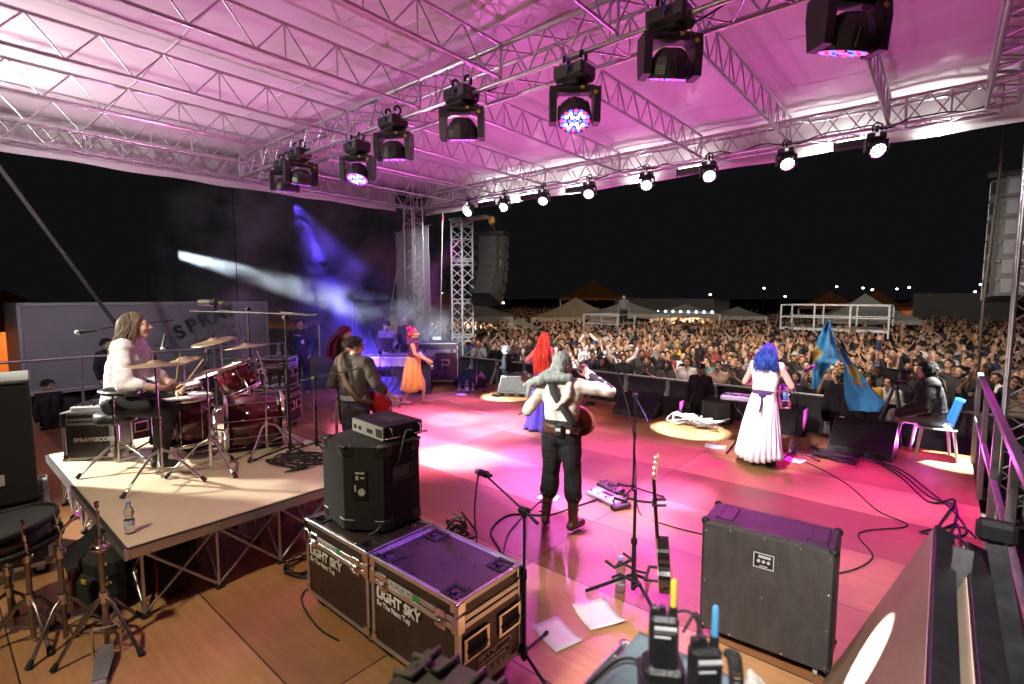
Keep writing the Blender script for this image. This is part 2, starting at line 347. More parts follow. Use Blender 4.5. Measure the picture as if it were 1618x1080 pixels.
def valance(p, q, z0, z1, nm):
    p, q = V(p), V(q); d = (q - p).normalized(); nrm = V((d.y, -d.x, 0)); mb = MB()
    mb.grid(lambda u, v: tuple(p + (q - p) * u + nrm * (.025 * NZ.noise(V((u * 22, v * 2, 1))) + .05 * v * math.sin(u * 9)) + V((0, 0, z1 + (z0 - z1) * v + .012 * math.sin(u * 40)))), 120, 6, th=.004)
    return mb.build('valance', canopy_m, roof)
valance((XL, YB, 0), (XL, YF - .6, 0), 4.63, ZR + .05, 'l'); valance((XL, YE, 0), (XR, YE, 0), 4.63, ZR + .05, 'f'); valance((XR, YE, 0), (XR, YB, 0), 4.65, ZR + .05, 'r')

def truss(name, p, q, label, w=.29, h=.36, r=.024, bay=.5, plates=True, cat='truss', group=None, ladder=False, rl=.011, up=(0, 0, 1)):
    "four chord box truss (or two chord ladder) with zigzag lacing; p,q = centre line ends"
    p, q = V(p), V(q); t = (q - p).normalized(); upv = V(up); s = t.cross(upv).normalized(); upv = s.cross(t).normalized()
    off = [upv * h / 2, -upv * h / 2] if ladder else [s * w / 2 * a + upv * h / 2 * b for a, b in ((1, 1), (-1, 1), (-1, -1), (1, -1))]
    mb = MB()
    for o in off: mb.cyl(p + o, q + o, r, n=9)
    obj = mb.build(name, alu); tag(obj, label, cat, group)
    L = (q - p).length; n = max(2, round(L / bay)); lb = MB()
    pairs = [(0, 1)] if ladder else [(0, 1), (1, 2), (2, 3), (3, 0)]
    for a, b in pairs:
        for i in range(n):
            u, v = p + t * (L * i / n), p + t * (L * (i + .5) / n); w_ = p + t * (L * (i + 1) / n)
            if i % 5 == 2: 
                for z_ in (u, w_): lb.cyl(z_ + off[a], z_ + off[b], rl, n=6, caps=False)
            lb.cyl(u + off[a], v + off[b], rl, n=6, caps=False); lb.cyl(v + off[b], w_ + off[a], rl, n=6, caps=False)
        for z_ in (p, q): lb.cyl(z_ + off[a], z_ + off[b], r * .8, n=6)
    lb.build('lacing', alu, obj)
    return obj
zc = ZT + .18
truss('roof_truss', (XL + .2, YF, zc), (.42, YF, zc), 'long silver box truss along the stage front carrying the small round lamps')
truss('roof_truss', (-11.1, YM + .15, zc), (.42, YM + .15, zc), 'silver box truss across mid stage carrying the big moving heads', r=.028, h=.4, w=.4)
truss('roof_truss', (-11.42, -1.5, zc), (-11.42, YF - .2, zc), 'silver box truss along the canopy edge on the truck side')
truss('roof_truss', (.42, YM + .4, zc), (.42, YF - .2, zc), 'silver box truss along the canopy edge above the banner on the right')
names = ['beside the white valance on the truck side', 'second rafter in from the truck side', 'third rafter in from the truck side', 'rafter above the drummer',
         'rafter leading to the tallest bright moving head', 'rafter near the top of the photo']
for x, nme in zip((-10.05, -8.68, -7.15, -5.40, -3.98, -2.5), names):
    truss('roof_rafter', (x, -1.5, zc + .03), (x, YM - .05, zc + .03), 'thin silver ladder truss at back of roof, ' + nme, h=.36, r=.021, ladder=True, bay=.62, rl=.0095, group='ladder rafters under the canopy')
names = ['close to the far corner column', 'above the orange skirted singer', 'ending over the red haired singer', 'above the scarf wearing guitarist', 'ending over the blinders', 'ending over the blue flags', 'nearest the right edge of the canopy']
for x, nme in zip((-9.9, -8.4, -6.9, -5.08, -3.45, -2.03, -.76), names):
    truss('roof_rafter', (x, YM + .4, zc + .03), (x, YF - .16, zc + .03), 'thin silver ladder truss at front of roof, ' + nme, h=.36, r=.021, ladder=True, bay=.42, rl=.0095, group='ladder rafters under the canopy')
# columns
truss('truss_column', (-11.4, 9.15, -.8), (-11.4, 9.15, ZT), 'tall silver truss column in front of the grey banner beside the orange skirted singer', w=.36, h=.36, up=(0, 1, 0), bay=.42, cat='column')
truss('truss_column', (.86, 9.55, -.8), (.86, 9.55, ZT), 'tall silver truss column beside the steel guard rail', w=.3, h=.3, up=(0, 1, 0), bay=.5, cat='column')
scrim = mat('banner_scrim', (.42, .42, .46), .8, 0, .08, 3, .2, 60)
def banner(x0, x1, y, z0, z1, label):
    mb = MB(); mb.grid(lambda u, v: (x0 + (x1 - x0) * u, y + .05 * math.sin(u * 9) * (.3 + v) + .03 * NZ.noise(V((u * 3, v * 3, x0))), z1 + (z0 - z1) * v + .09 * (u - .3) * (1 - v)), 24, 30, th=.003)
    o = mb.build('banner', scrim); tag(o, label, 'banner')
    b = MB(); b.cyl((x0 - .05, y, z1 - .02), (x1 + .08, y, z1 + .07), .02); b.build('top_bar', alu, o); return o
banner(-12.85, -11.3, 9.62, -.3, 4.25, 'tall grey fabric banner hanging behind the truss column by the mixing desk')
banner(1.02, 2.4, 9.7, -.5, 4.15, 'tall grey fabric banner beside the hanging speakers on the right')
# guy strap and ropes
mb = MB(); mb.cyl((-11.6, .84, 4.69), (-13.5, 3.6, .1), .036, n=10); tag(mb.build('guy_pole', mat('pole_grey', (.10, .10, .10), .85, spec=.1)), 'slanting grey brace pole in front of the truck', 'brace pole')
mb = MB(); mb.tube([(-10.4, 9.35, 4.55), (-10.5, 9.35, 2.6), (-10.59, 9.35, .3)], .013); o = mb.build('hoist_rope', mat('rope', (.45, .43, .36), .9)); tag(o, 'taut rope hanging between the column and the white lift tower', 'rope')
b = MB(); b.box((-10.4, 9.35, 4.38), (.06, .05, .14), 0, b=.02); b.build('hook', mat('red_paint', (.55, .03, .02), .4), o)
mb = MB(); mb.tube([(-12.0, 9.3, 4.6), (-12.3, 9.3, 3.4), (-12.95, 9.3, 1.2), (-13.1, 9.3, .3)], .015); tag(mb.build('tie_strap', mat('strap_web', (.3, .22, .2), .9)), 'loose strap hanging in front of the grey banner', 'strap')

# ------------------------------------------------------------------ lift tower and line arrays
def lift_tower(x, y, z1, label):
    t = truss('lift_tower', (x, y, GZ), (x, y, z1), label, w=.48, h=.48, r=.03, bay=.62, plates=False, up=(0, 1, 0), cat='lift tower', rl=.016)
    for o in (t, *t.children):
        o.data.materials.clear(); o.data.materials.append(white)
    b = MB()
    k = GZ + .4
    while k < z1:
        for s1, s2 in (((-.24, -.24), (.24, -.24)), ((.24, -.24), (.24, .24)), ((.24, .24), (-.24, .24)), ((-.24, .24), (-.24, -.24))):
            for dz in (0, .12): b.box(((s1[0] + s2[0]) / 2 + x, (s1[1] + s2[1]) / 2 + y, k + dz), (abs(s1[0] - s2[0]) + .03, abs(s1[1] - s2[1]) + .03, .035))
        k += 1.24
    b.build_each('crossbar', white, t)
    h = MB(); h.box((x + .35, y + .2, z1 + .04), (1.1, .3, .10), 0); h.box((x - .05, y, z1 + .02), (.56, .56, .06)); h.build('head_beam', white, t)
    return t
lift_tower(-12.0, 11.6, 4.75, 'white lattice lift tower holding up the hanging speakers behind the lighting desk')
def line_array(x, y, z1, rz, label, n=6, bend=6, grey=.05):
    t = thing('line_array', (x, y, z1), rz, label, 'line array')
    b = MB(); b.box((0, 0, .03), (1.02, .60, .10)); b.box((0, .1, .12), (.1, .5, .12)); b.build('flying_frame', blkmet, t)
    cur = M.Translation((0, 0, -.02))
    deepblk2 = mat('array_plate', (.03, .03, .032), .45, .3); greyb = mat('array_%d' % (grey * 1000), (grey, grey * 1.05, grey * 1.08), .55, 0, .2, 14, .1, 90)
    for i in range(n):
        T = cur @ M.Translation((0, 0, -.19))
        c = MB(); c.prism([(-.48, .30), (.48, .30), (.46, -.02), (.3, -.33), (-.3, -.33), (-.46, -.02)], -.175, .175, 0, T)
        o = c.build('speaker_box', greyb, t)
        g = MB(); g.box((0, .315, 0), (.92, .02, .32), 0, b=.004, mtx=T); g.build('front_grille', grille, o)
        p = MB()
        for s in (-1, 1):
            p.box((s * .392, -.18, 0), (.012, .30, .22), 0, rot=s * .475 + 0, b=.003, mtx=T); p.box((s * .472, .2, .0), (.03, .10, .33), 0, mtx=T)
        p.box((0, -.337, 0), (.46, .016, .26), 0, b=.005, mtx=T); p.box((.0, -.349, .0), (.20, .016, .15), 0, mtx=T); p.box((.28, -.345, .1), (.05, .03, .05), 0, mtx=T); p.box((-.28, -.345, .1), (.05, .03, .05), 0, mtx=T)
        p.build_each('rigging_plate', mat('plate_grey', (.11, .115, .12), .5, .3) if grey > .03 else deepblk2, o)
        q = MB(); q.box((.05, -.36, .02), (.09, .01, .05), 0, mtx=T); q.build('label_plate', ltgrey if grey > .03 else blk, o)
        cur = cur @ M.Translation((0, 0, -.365)) @ M.Rotation(rad(-bend * (.25 + i * .25)), 4, 'X')
    return t
line_array(-11.15, 12.1, 4.25, rad(18), 'curved hang of black speakers beside the white lift tower', bend=11, grey=.014)
line_array(1.0, 13.0, 4.45, rad(-4), 'curved hang of grey speakers at the right edge near the guard rail', bend=3)
for x, y, z0, lab in ((-11.15, 12.1, 4.42, 'yellow chain hoist above the hang of black speakers'),):
    t = thing('chain_hoist', (x, y, z0), 0, lab, 'chain hoist'); b = MB(); b.box((0, 0, .30), (.2, .2, .26), 0, b=.06); b.build('motor', mat('hoist_yellow', (.62, .40, .06), .45, 0, .1), t)
    b = MB(); b.cyl((0, 0, -.05), (0, 0, .2), .02); b.tube([(.05, 0, .2), (.12, .03, -.15), (.06, 0, -.4)], .06); b.build('chain', blkmet, t)
b = MB(); b.tube([(.62, 12.2, 5.2), (.50, 11.6, 2.2), (.48, 11.0, -.2)], .022); tag(b.build('hoist_chain', mat('old_chain', (.16, .15, .13), .6, .6, .4, 60, .8, 220)), 'rusty hoist chain in front of the hanging grey speakers', 'chain')

# ------------------------------------------------------------------ moving heads
lens_w = mat('lens_cell', (.62, .66, 1), .3, emit=5); lens_b = mat('lens_blue', (.05, .06, 1), .3, emit=5); lens_r = mat('lens_red', (1, .03, .12), .3, emit=3)
lens_off = mat('lens_dark', (.02, .02, .03), .1)
warn = mat('warning_yellow', (.7, .42, .03), .5); deepblk = mat('fixture_black', (.028, .029, .031), .38, 0, .25, 16, .15, 150)
def moving_head(x, tilt, pan, on, label, s=1.0, z=ZT - .03, y=YM - .05):
    t = thing('moving_head', (x, y, z), 0, label, 'moving head'); t.scale = (s, s, s); t['group'] = 'moving heads hanging from the mid stage truss'
    b = MB(); b.box((0, 0, -.16), (.36, .26, .16), 0, b=.03); b.box((0, 0, -.25), (.2, .2, .05), 0, b=.02); b.build('base', deepblk, t)
    b = MB(); b.box((-.08, -.136, -.15), (.17, .012, .11), 0); b.box((.12, -.136, -.15), (.08, .012, .1), 0)
    for i in range(7): b.box((-.14 + .02 * i, -.145, -.15), (.006, .006, .09), 0, b=.001)
    b.build('vent_panel', mat('fixture_grey', (.09, .09, .095), .5), t)
    b = MB(); b.box((.02, -.15, -.14), (.03, .03, .03), 0); b.cyl((.02, -.16, -.14), (.04, -.22, -.05), .008); b.build_each('connector', mat('plug_blue', (.02, .12, .5), .4), t)
    b = MB()
    for dx in (-.1, .1):
        b.tube([(dx, 0, -.08), (dx, .045, -.03), (dx, .045, .02), (dx, 0, .05), (dx, -.045, .02), (dx, -.045, -.03)], .016, 6); b.cyl((dx - .03, 0, -.09), (dx + .03, 0, -.09), .02)
    b.build_each('clamp', blkmet, t)
    P = M.Rotation(pan, 4, 'Z')
    b = MB()
    b.box((0, 0, -.31), (.44, .17, .075), 0, b=.03, mtx=P)
    for sx in (-1, 1):
        b.prism([(-.09, -.30), (.09, -.30), (.10, -.42), (.075, -.64), (-.075, -.64), (-.10, -.42)], .185, .255, 0, P @ M(((0, 0, sx, 0), (1, 0, 0, 0), (0, 1, 0, 0), (0, 0, 0, 1))))
        b.box((sx * .20, 0, -.345), (.1, .16, .06), 0, rot=M.Rotation(sx * .7, 3, 'Y'), mtx=P)
    yk = b.build('yoke', deepblk, t)
    b = MB(); b.box((.07, -.092, -.31), (.035, .006, .03), 0, b=.001, mtx=P); b.box((.20, -.094, -.36), (.035, .008, .035), 0, rot=M.Rotation(.78, 3, 'Y'), b=.001, mtx=P); b.build('warning_sticker', warn, yk)
    T = P @ M.Translation((0, 0, -.54)) @ M.Rotation(tilt, 4, 'X')
    b = MB(); b.lathe([(0, .135), (.085, .135), (.115, .115), (.155, .06), (.172, .0), (.175, -.07), (.165, -.10), (.152, -.10)], 12, 0, T, sm=False)
    for a in range(6): b.box((.163 * math.cos(a * PI / 3 + .3), .163 * math.sin(a * PI / 3 + .3), -.02), (.02, .05, .12), 0, rot=a * PI / 3 + .3, mtx=T)
    hd = b.build('lamp_head', deepblk, t)
    b = MB(); b.lathe([(.152, -.095), (0, -.095)], 24, 0, T); b.build('lens_plate', lens_off, hd)
    b = MB()
    for r_, n_ in ((0, 1), (.05, 6), (.1, 12), (.135, 16)):
        for k in range(n_):
            a = 2 * PI * k / n_; mi = (0 if (k % 3) else 1) if on else (1 if k % 3 == 0 else (2 if k % 3 == 1 else 3))
            if r_ == .135: mi = 1 if k % 2 else 2
            b.lathe([(0, -.108), (.012, -.106), (.021, -.099), (.021, -.094)][::-1], 8, mi, T @ M.Translation((r_ * math.cos(a), r_ * math.sin(a), 0)))
    b.build('led_lens', [lens_w, lens_b, lens_r, lens_off], hd)
    return t
D_ = rad
ZM = ZT - .03
moving_head(-9.21, D_(14), D_(70), 0, 'farthest moving head, sending a blue beam down into the smoke', .95, ZM + .10)
moving_head(-8.62, D_(14), D_(75), 0, 'big black moving head turned sideways, directly in front of the blue beam one', 1.05, ZM + .20)
moving_head(-6.87, D_(-22), D_(30), 1, 'black moving head with white blue lens over the long haired bassist', 1.0, ZM - .02)
moving_head(-5.98, D_(11), D_(32), 0, 'black moving head with a thin rim of red and blue light, above the truss column', 1.02, ZM + .15)
moving_head(-4.61, D_(14), D_(38), 0, 'black moving head hanging straight down between a lit one and a dim one', 1.06, ZM + .18)
moving_head(-2.98, D_(-28), D_(40), 1, 'black moving head with brightly lit lens facing down, above the red haired singer', 1.0, ZM - .02)
moving_head(-1.98, D_(21), D_(46), 0, 'unlit black moving head between the bright lens one and the top corner one', 1.03, ZM + .18)
moving_head(-.64, D_(20), D_(52), 0, 'largest black moving head at top right, cut by the photo edge', 1.05, ZM + .02)

# ------------------------------------------------------------------ small LED pars and strips on the front truss
par_on = mat('par_lens', (.82, .92, 1), .3, emit=3.2)
def led_par(x, pan, label, s=1):
    t = thing('led_wash_head', (x, YF - .16, ZT - .02), 0, label, 'wash light'); t['group'] = 'small round wash lights on the front truss'; t.scale = (s, s, s)
    b = MB(); b.box((0, 0, -.10), (.24, .16, .09), 0, b=.02); b.cyl((0, 0, -.05), (0, 0, .05), .02); b.build('base', deepblk, t)
    b = MB(); b.box((.02, -.085, -.09), (.05, .008, .05), 0); b.build('display', mat('display_white', (.7, .72, .75), .5, emit=.5), t)
    b = MB(); b.tube([(-.05, 0, -.02), (-.06, 0, .06), (0, 0, .1), (.06, 0, .06), (.05, 0, -.02)], .013); b.build_each('clamp', blkmet, t)
    P = M.Rotation(pan, 4, 'Z'); b = MB(); b.box((0, 0, -.16), (.3, .09, .035), 0, mtx=P)
    for sx in (-1, 1): b.box((sx * .14, 0, -.235), (.03, .09, .18), 0, b=.01, mtx=P)
    b.build('yoke', deepblk, t)
    T = P @ M.Translation((0, 0, -.26)) @ M.Rotation(D_(-48), 4, 'X')
    b = MB(); b.lathe([(0, .11), (.07, .11), (.105, .05), (.118, -.08), (.108, -.085)], 16, 0, T); hd = b.build('lamp_head', deepblk, t)
    b = MB(); b.lathe([(.11, -.075), (0, -.075)], 18, 0, T); b.build('lens_plate', lens_off, hd)
    b = MB()
    for r_, n_ in ((0, 1), (.045, 6), (.086, 12)):
        for k in range(n_):
            a = 2 * PI * k / n_; b.lathe([(.0175, -.076), (.0175, -.084), (.01, -.09), (0, -.091)], 7, 0, T @ M.Translation((r_ * math.cos(a), r_ * math.sin(a), 0)))
    b.build('led_lens', par_on, hd); return t
wl = ['above the white lift tower', 'beside the dark strip light over the red haired singer', 'third from the far end, over the red haired singer', 'over the beige tent', 'over the scarf wearing guitarist',
      'next to the white flood glow, over the vendor stall', 'over the railed platform in the crowd', 'nearest the right end of the truss']
for x, l_ in zip((-9.30, -8.10, -6.94, -5.76, -4.48, -3.30, -2.07, -.89), wl):
    led_par(x, D_(36 + 2 * x), 'small round white lit wash lamp ' + l_)
def strip(x, label):
    t = thing('strip_flood', (x, YF + .18, ZT - .1), 0, label, 'flood light'); t['group'] = 'dark flood bars on the front truss'
    b = MB(); b.box((0, 0, 0), (.52, .13, .12), 0, b=.015); b.build('housing', deepblk, t)
    b = MB(); b.box((0, 0, .064), (.46, .08, .012), 0); b.build('lens', mat('flood_lens', (1, .98, .94), .3, emit=22), t)
    b = MB()
    for s in (-1, 1): b.box((s * .27, 0, .03), (.015, .05, .2), 0)
    b.build('bracket', blkmet, t)
for x, l_ in zip((-9.0, -7.6, -6.3, -3.75, -1.2), ('just right of the white lift tower', 'over the small round lamps near the far end', 'above the beige tent', 'above the railed platform', 'glowing white onto the valance near the right end')):
    strip(x, 'dark flood bar under the front truss ' + l_)
# power and data cable along both trusses
def cable(name, pts, r, label, m=rubber, n=6, k=6):
    b = MB(); b.tube(smooth_path(pts, k), r, n); return tag(b.build(name, m), label, 'cable')
def swag(x0, x1, y, z, n, seed):
    q = random.Random(seed); return [(x0 + (x1 - x0) * (i + q.uniform(-.3, .3)) / n, y + q.uniform(-.02, .02), z + (q.uniform(-.07, 0) if q.random() < .4 else .03)) for i in range(n + 1)]
cable('truss_cable', swag(-10.2, .3, YM + .05, ZT + .0, 40, 3), .009, 'black cable along the mid stage truss', k=4)
cable('truss_cable', swag(-9.9, .3, YF - .17, ZT + .02, 46, 4), .010, 'black cable bundle along the front truss', k=4)
# ------------------------------------------------------------------ left side: truck, rail, riser
truck_m = mat('truck_panel', (.30, .30, .32), .45, .1, .10, .8, .05, 3)
t = thing('truck_trailer', (-14.6, 3.9, GZ), 0, 'big grey truck trailer with a round stencilled record company logo on its side', 'truck')
b = MB(); b.box((-1.25, 0, 1.98), (2.5, 5.1, 1.94), 0, b=.02); b.build('cargo_box', truck_m, t)
b = MB(); b.box((.012, 0, 2.93), (.03, 5.1, .07), 0); b.box((.012, 0, 1.04), (.03, 5.1, .09), 0)
for y in (-2.53, 2.53): b.box((.012, y, 1.98), (.03, .06, 1.9), 0)
b.build('edge_trim', ltgrey, t)
b = MB(); b.box((-1.25, 0, .82), (2.2, 5.0, .3), 0); b.build('chassis', blkmet, t)
for y in (-1.9, -1.1, 1.9):
    b = MB(); b.lathe([(0, -.12), (.40, -.12), (.46, -.08), (.46, .08), (.40, .12), (0, .12)], 24, 0, M.Translation((-.2, y, .46)) @ M.Rotation(PI / 2, 4, 'Y')); b.build('wheel', rubber, t)
ink = mat('stencil_ink', (.03, .03, .035), .6)
cx, cz = 1.25, 2.12   # logo centre on the side panel
def arc_text(txt, r, a0, a1, size, bold, inward=False):
    for i, c in enumerate(txt):
        a = a0 + (a1 - a0) * i / max(1, len(txt) - 1)
        rot = a - PI / 2 if not inward else a + PI / 2
        T = frame((.008, cx, cz), (0, 1, 0), (0, 0, 1)) @ M.Translation((r * math.cos(a), r * math.sin(a), 0)) @ M.Rotation(rot, 4, 'Z') @ M.Translation((0, -size * .35, 0))
        me = text_mesh(c, size, bold, align='CENTER'); me.transform(T); yield me
def join_meshes(name, mes, m, parent):
    b = MB()
    for me in mes: b.add([tuple(v.co) for v in me.vertices], [list(p.vertices) for p in me.polygons])
    return b.build(name, m, parent)
def ring(b, r, w): b.lathe([(r - w, .007), (r + w, .007)], 48, 0, frame((0.002, cx, cz), (0, 1, 0), (0, 0, 1)))
b = MB(); ring(b, .255, .009); ring(b, .55, .009); b.build('logo_ring', ink, t)
mes = []
x_ = -.92
for c, dx in (('S', .31), ('P', .31), ('R', .33), ('A', .33), ('Y', .3)):
    T = frame((.009, cx, cz), (0, 1, 0), (0, 0, 1)) @ M.Rotation(.40, 4, 'Z') @ M.Translation((x_ + .02, .27 + .05 * math.sin((x_ + 1) * 2), 0)); me = text_mesh(c, .46, .022); me.transform(T); mes.append(me); x_ += dx
join_meshes('logo_lettering', mes + list(arc_text('RECORDS', .40, rad(205), rad(385), .2, .008, True)), ink, t)
# guard rail at the truck side
def guard_rail(name, pts, h, label, mids=(.55,), r=.026, square=False, m=galv, z0=0):
    o = thing(name, (0, 0, 0), 0, label, 'guard rail')
    def bar(p, q, rr):
        b = MB()
        if square:
            p, q = V(p), V(q); d = q - p; T = frame((p + q) / 2, d, V((0, 0, 1)) if abs(d.normalized().z) < .9 else V((0, 1, 0))); b.box((0, 0, 0), (d.length, rr * 2, rr * 2), 0, mtx=T)
        else: b.cyl(p, q, rr, n=10)
        return b
    for p in pts: bar((p[0], p[1], z0), (p[0], p[1], z0 + h), r).build('post', m, o)
    for p, q in zip(pts, pts[1:]):
        bar((*p, z0 + h), (*q, z0 + h), r).build('top_rail', m, o)
        for k in mids: bar((*p, z0 + h * k), (*q, z0 + h * k), r * .8).build('mid_rail', m, o)
    return o
guard_rail('guard_rail', [(-11.62, -.6), (-11.62, 1.83), (-11.62, 4.0), (-11.62, 5.5)], 1.22, 'thin grey tube rail behind the drummer in front of the truck', r=.022)
# riser
RZ = .58; rx0, rx1, ry0, ry1 = -7.36, -4.17, .82, 2.98
t = thing('drum_riser', ((rx0 + rx1) / 2, (ry0 + ry1) / 2, 0), 0, 'tan topped drum riser on thin crossed metal legs', 'riser')
hx, hy = (rx1 - rx0) / 2, (ry1 - ry0) / 2
tan = mat('riser_top_board', (.60, .50, .36), .5, 0, .09, 3, .1, 60)
b = MB(); b.box((0, 0, RZ - .012), (2 * hx - .02, 2 * hy - .02, .024), 0); b.build('top_board', tan, t)
b = MB()
for s in (-1, 1): b.box((0, s * hy, RZ - .045), (2 * hx + .04, .03, .075), 0); b.box((s * hx, 0, RZ - .045), (.03, 2 * hy - .03, .075), 0)
b.build('edge_frame', alu, t)
b = MB()
for s in (-1, 1): b.box((s * (hx - .0), 0, RZ - .008), (.034, 2 * hy, .006), 0); b.box((0, s * hy, RZ - .008), (2 * hx, .034, .006), 0)
b.build('edge_tape', blkmat, t)
nx, ny = 7, 5; feet = MB(); fm = alu
xs = [-hx + .08 + (2 * hx - .16) * i / (nx - 1) for i in range(nx)]; ys = [-hy + .10 + (2 * hy - .2) * j / (ny - 1) for j in range(ny)]
lr = .0125
for i, x in enumerate(xs):
    for j, y in enumerate(ys):
        b = MB(); b.cyl((x, y, .02), (x, y, RZ - .08), lr, n=7); b.build('leg', fm, t)
        feet.box((x, y, .012), (.06, .06, .024), 0)
feet.build_each('foot', blk, t)
br = MB()
def xb(a, c):
    br.cyl((a[0], a[1], .03), (c[0], c[1], RZ - .09), lr * .85, n=6, caps=False); br.cyl((c[0], c[1], .03), (a[0], a[1], RZ - .09), lr * .85, n=6, caps=False)
for i, x in enumerate(xs):
    for j, y in enumerate(ys):
        if i + 1 < nx: xb((x, y), (xs[i + 1], y))
        if j + 1 < ny: xb((x, y), (x, ys[j + 1]))
br.build('cross_brace', fm, t)

# ------------------------------------------------------------------ drums and hardware
def leg_tripod(t, h0, spread, a0=0, m=steel, r=.0115, double=False, z=0, foot=.018):
    for k in range(3):
        a = a0 + k * 2 * PI / 3; c, s = math.cos(a), math.sin(a)
        b = MB()
        b.tube([(c * .02, s * .02, z + h0), (c * spread * .25, s * spread * .25, z + h0 * .92), (c * spread * .95, s * spread * .95, z + .02)], [r, r, r], 8)
        b.tube([(c * .015, s * .015, z + h0 * .35), (c * spread * .55, s * spread * .55, z + h0 * .52)], r * .6, 6)
        lg = b.build('leg', m, t)
        f = MB(); f.tube([(c * spread * .90, s * spread * .90, z + .05), (c * spread * 1.0, s * spread * 1.0, z + .008)], [foot * .8, foot * 1.15], 8); f.build('rubber_foot', rubber, lg)
def cym_stand(name, x, y, z, h, label, a0=.3, arm=None, spread=.34, lh=.32, cat='stand', group=None):
    t = thing(name, (x, y, z), 0, label, cat, group); leg_tripod(t, lh, spread, a0)
    b = MB(); b.cyl((0, 0, .06), (0, 0, h * .55), .0145, n=9); b.cyl((0, 0, h * .5), (0, 0, h), .0105, n=9); b.build('tube', steel, t)
    b = MB(); b.cyl((0, 0, h * .54), (0, 0, h * .58), .022, n=9); b.tube([(0, 0, h * .56), (.05, 0, h * .565)], .008); b.ell((.06, 0, h * .565), (.02, .006, .014)); b.cyl((0, 0, lh - .02), (0, 0, lh + .03), .024); b.build_each('clamp', steel, t)
    if arm:
        b = MB(); b.tube([(-arm[0] * .35, -arm[1] * .35, h - arm[2] * .35), (arm[0], arm[1], h + arm[2])], .008, 7); b.cyl((0, -.02, h), (0, .02, h), .024); b.build('boom_arm', steel, t)
    return t
brass = mat('cymbal_bronze', (.52, .42, .25), .36, .9, .14, 5, .15, 60)
def cymbal(x, y, z, r, label, tilt=(0, 0)):
    t = MB().build('cymbal', []) if 0 else None
    T = M.Rotation(tilt[0], 4, 'X') @ M.Rotation(tilt[1], 4, 'Y'); b = MB()
    b.lathe([(0, .052), (.03, .05), (.055, .036), (.07, .026), (r * .5, .016), (r * .8, .006), (r, -.004), (r, -.007), (r * .5, .013), (.05, .03), (0, .048)], 40, 0, T)
    o = b.build('cymbal', brass, None, (x, y, z)); tag(o, label, 'cymbal', 'cymbals of the drum kit')
    b = MB(); b.cyl((0, 0, .045), (0, 0, .085), .016, mtx=T); b.cyl((0, 0, .085), (0, 0, .10), .007, mtx=T); b.build('wing_nut', blk, o); return o
wine = mat('drum_wrap', (.09, .006, .011), .14, .15, .35, 4, coat=.6); head_w = mat('drum_head', (.72, .70, .68), .5, 0, .05, 6); head_c = mat('clear_head', (.40, .40, .44), .18, 0, .1, 6)
def drum(name, T, r, d, label, lugs=8, shell=wine, head=head_w, hoop=steel):
    o = thing(name, (0, 0, 0), 0, label, 'drum')
    b = MB(); b.lathe([(r * .97, -d / 2), (r, -d / 2), (r, d / 2), (r * .97, d / 2)], 40, 0, T); b.build('shell', shell, o)
    for s, nm in ((1, 'batter_head'), (-1, 'resonant_head')):
        b = MB(); b.lathe([(0, s * (d / 2 + .006)), (r * .985, s * (d / 2 + .004))][:: (1 if s < 0 else -1)], 40, 0, T); b.build(nm, head, o)
    for s in (1, -1):
        b = MB(); b.lathe([(r + .004, s * d / 2 - .022), (r + .016, s * d / 2 - .02), (r + .016, s * d / 2 + .018), (r - .004, s * d / 2 + .02), (r - .004, s * d / 2), (r + .004, s * d / 2 - .022)], 40, 0, T); b.build('hoop', hoop, o)
    b = MB()
    for k in range(lugs):
        a = 2 * PI * k / lugs + .2; c, s_ = math.cos(a), math.sin(a)
        b.cyl((c * (r + .014), s_ * (r + .014), -d / 2 - .01), (c * (r + .014), s_ * (r + .014), d / 2 + .025), .0038, n=6, mtx=T)
        for z in (-d * .22, d * .22): b.box((c * (r + .008), s_ * (r + .008), z), (.03, .016, .05), 0, rot=a, b=.005, mtx=T)
    b.build_each('tension_rod', steel, o); return o
def rig(t, *pp, r=.009, m=steel, name='leg'):
    for p, q in pp:
        b = MB(); b.cyl(p, q, r, n=7); b.build(name, m, t)
ft = drum('floor_tom', M.Translation((-6.06, 1.80, 1.0)), .235, .47, 'dark red floor tom, largest upright drum beside the drummer')
for k in range(3):
    a = k * 2.1 - .7; c, s = math.cos(a) * .26, math.sin(a) * .26
    b = MB(); b.tube([(-6.06 + c, 1.80 + s, 1.02), (-6.06 + c, 1.80 + s, .66), (-6.06 + c * 1.2, 1.80 + s * 1.2, RZ + .03)], .007); lg = b.build('leg', steel, ft); b = MB(); b.cyl((-6.06 + c * 1.2, 1.80 + s * 1.2, RZ), (-6.06 + c * 1.2, 1.80 + s * 1.2, RZ + .05), .015); b.build('rubber_foot', rubber, lg)
b = MB(); b.box((-5.93, 1.63, 1.08), (.05, .05, .08), 0, b=.01); b.build('bracket', steel, ft)
T = M.Translation((-6.45, 2.46, 1.33)) @ M.Rotation(rad(-24), 4, 'Z') @ M.Rotation(rad(20), 4, 'X')
drum('rack_tom', T, .205, .30, 'dark red tom tilted above the bass drum')
sn = drum('snare_drum', M.Translation((-6.66, 1.93, 1.2)) @ M.Rotation(rad(4), 4, 'X'), .20, .15, 'shallow dark snare drum with a bright white head behind the floor tom', shell=mat('snare_shell', (.02, .02, .022), .25))
b = MB(); b.cyl((-6.62, 1.94, .7), (-6.62, 1.94, 1.12), .014); b.build('stand_tube', steel, sn)
T = M.Translation((-5.93, 2.42, .90)) @ M.Rotation(rad(-19), 4, 'Z') @ M.Rotation(PI / 2, 4, 'X')
bd = drum('bass_drum', T, .295, .56, 'dark red bass drum lying on its side with chrome lug rods', lugs=10)
b = MB()
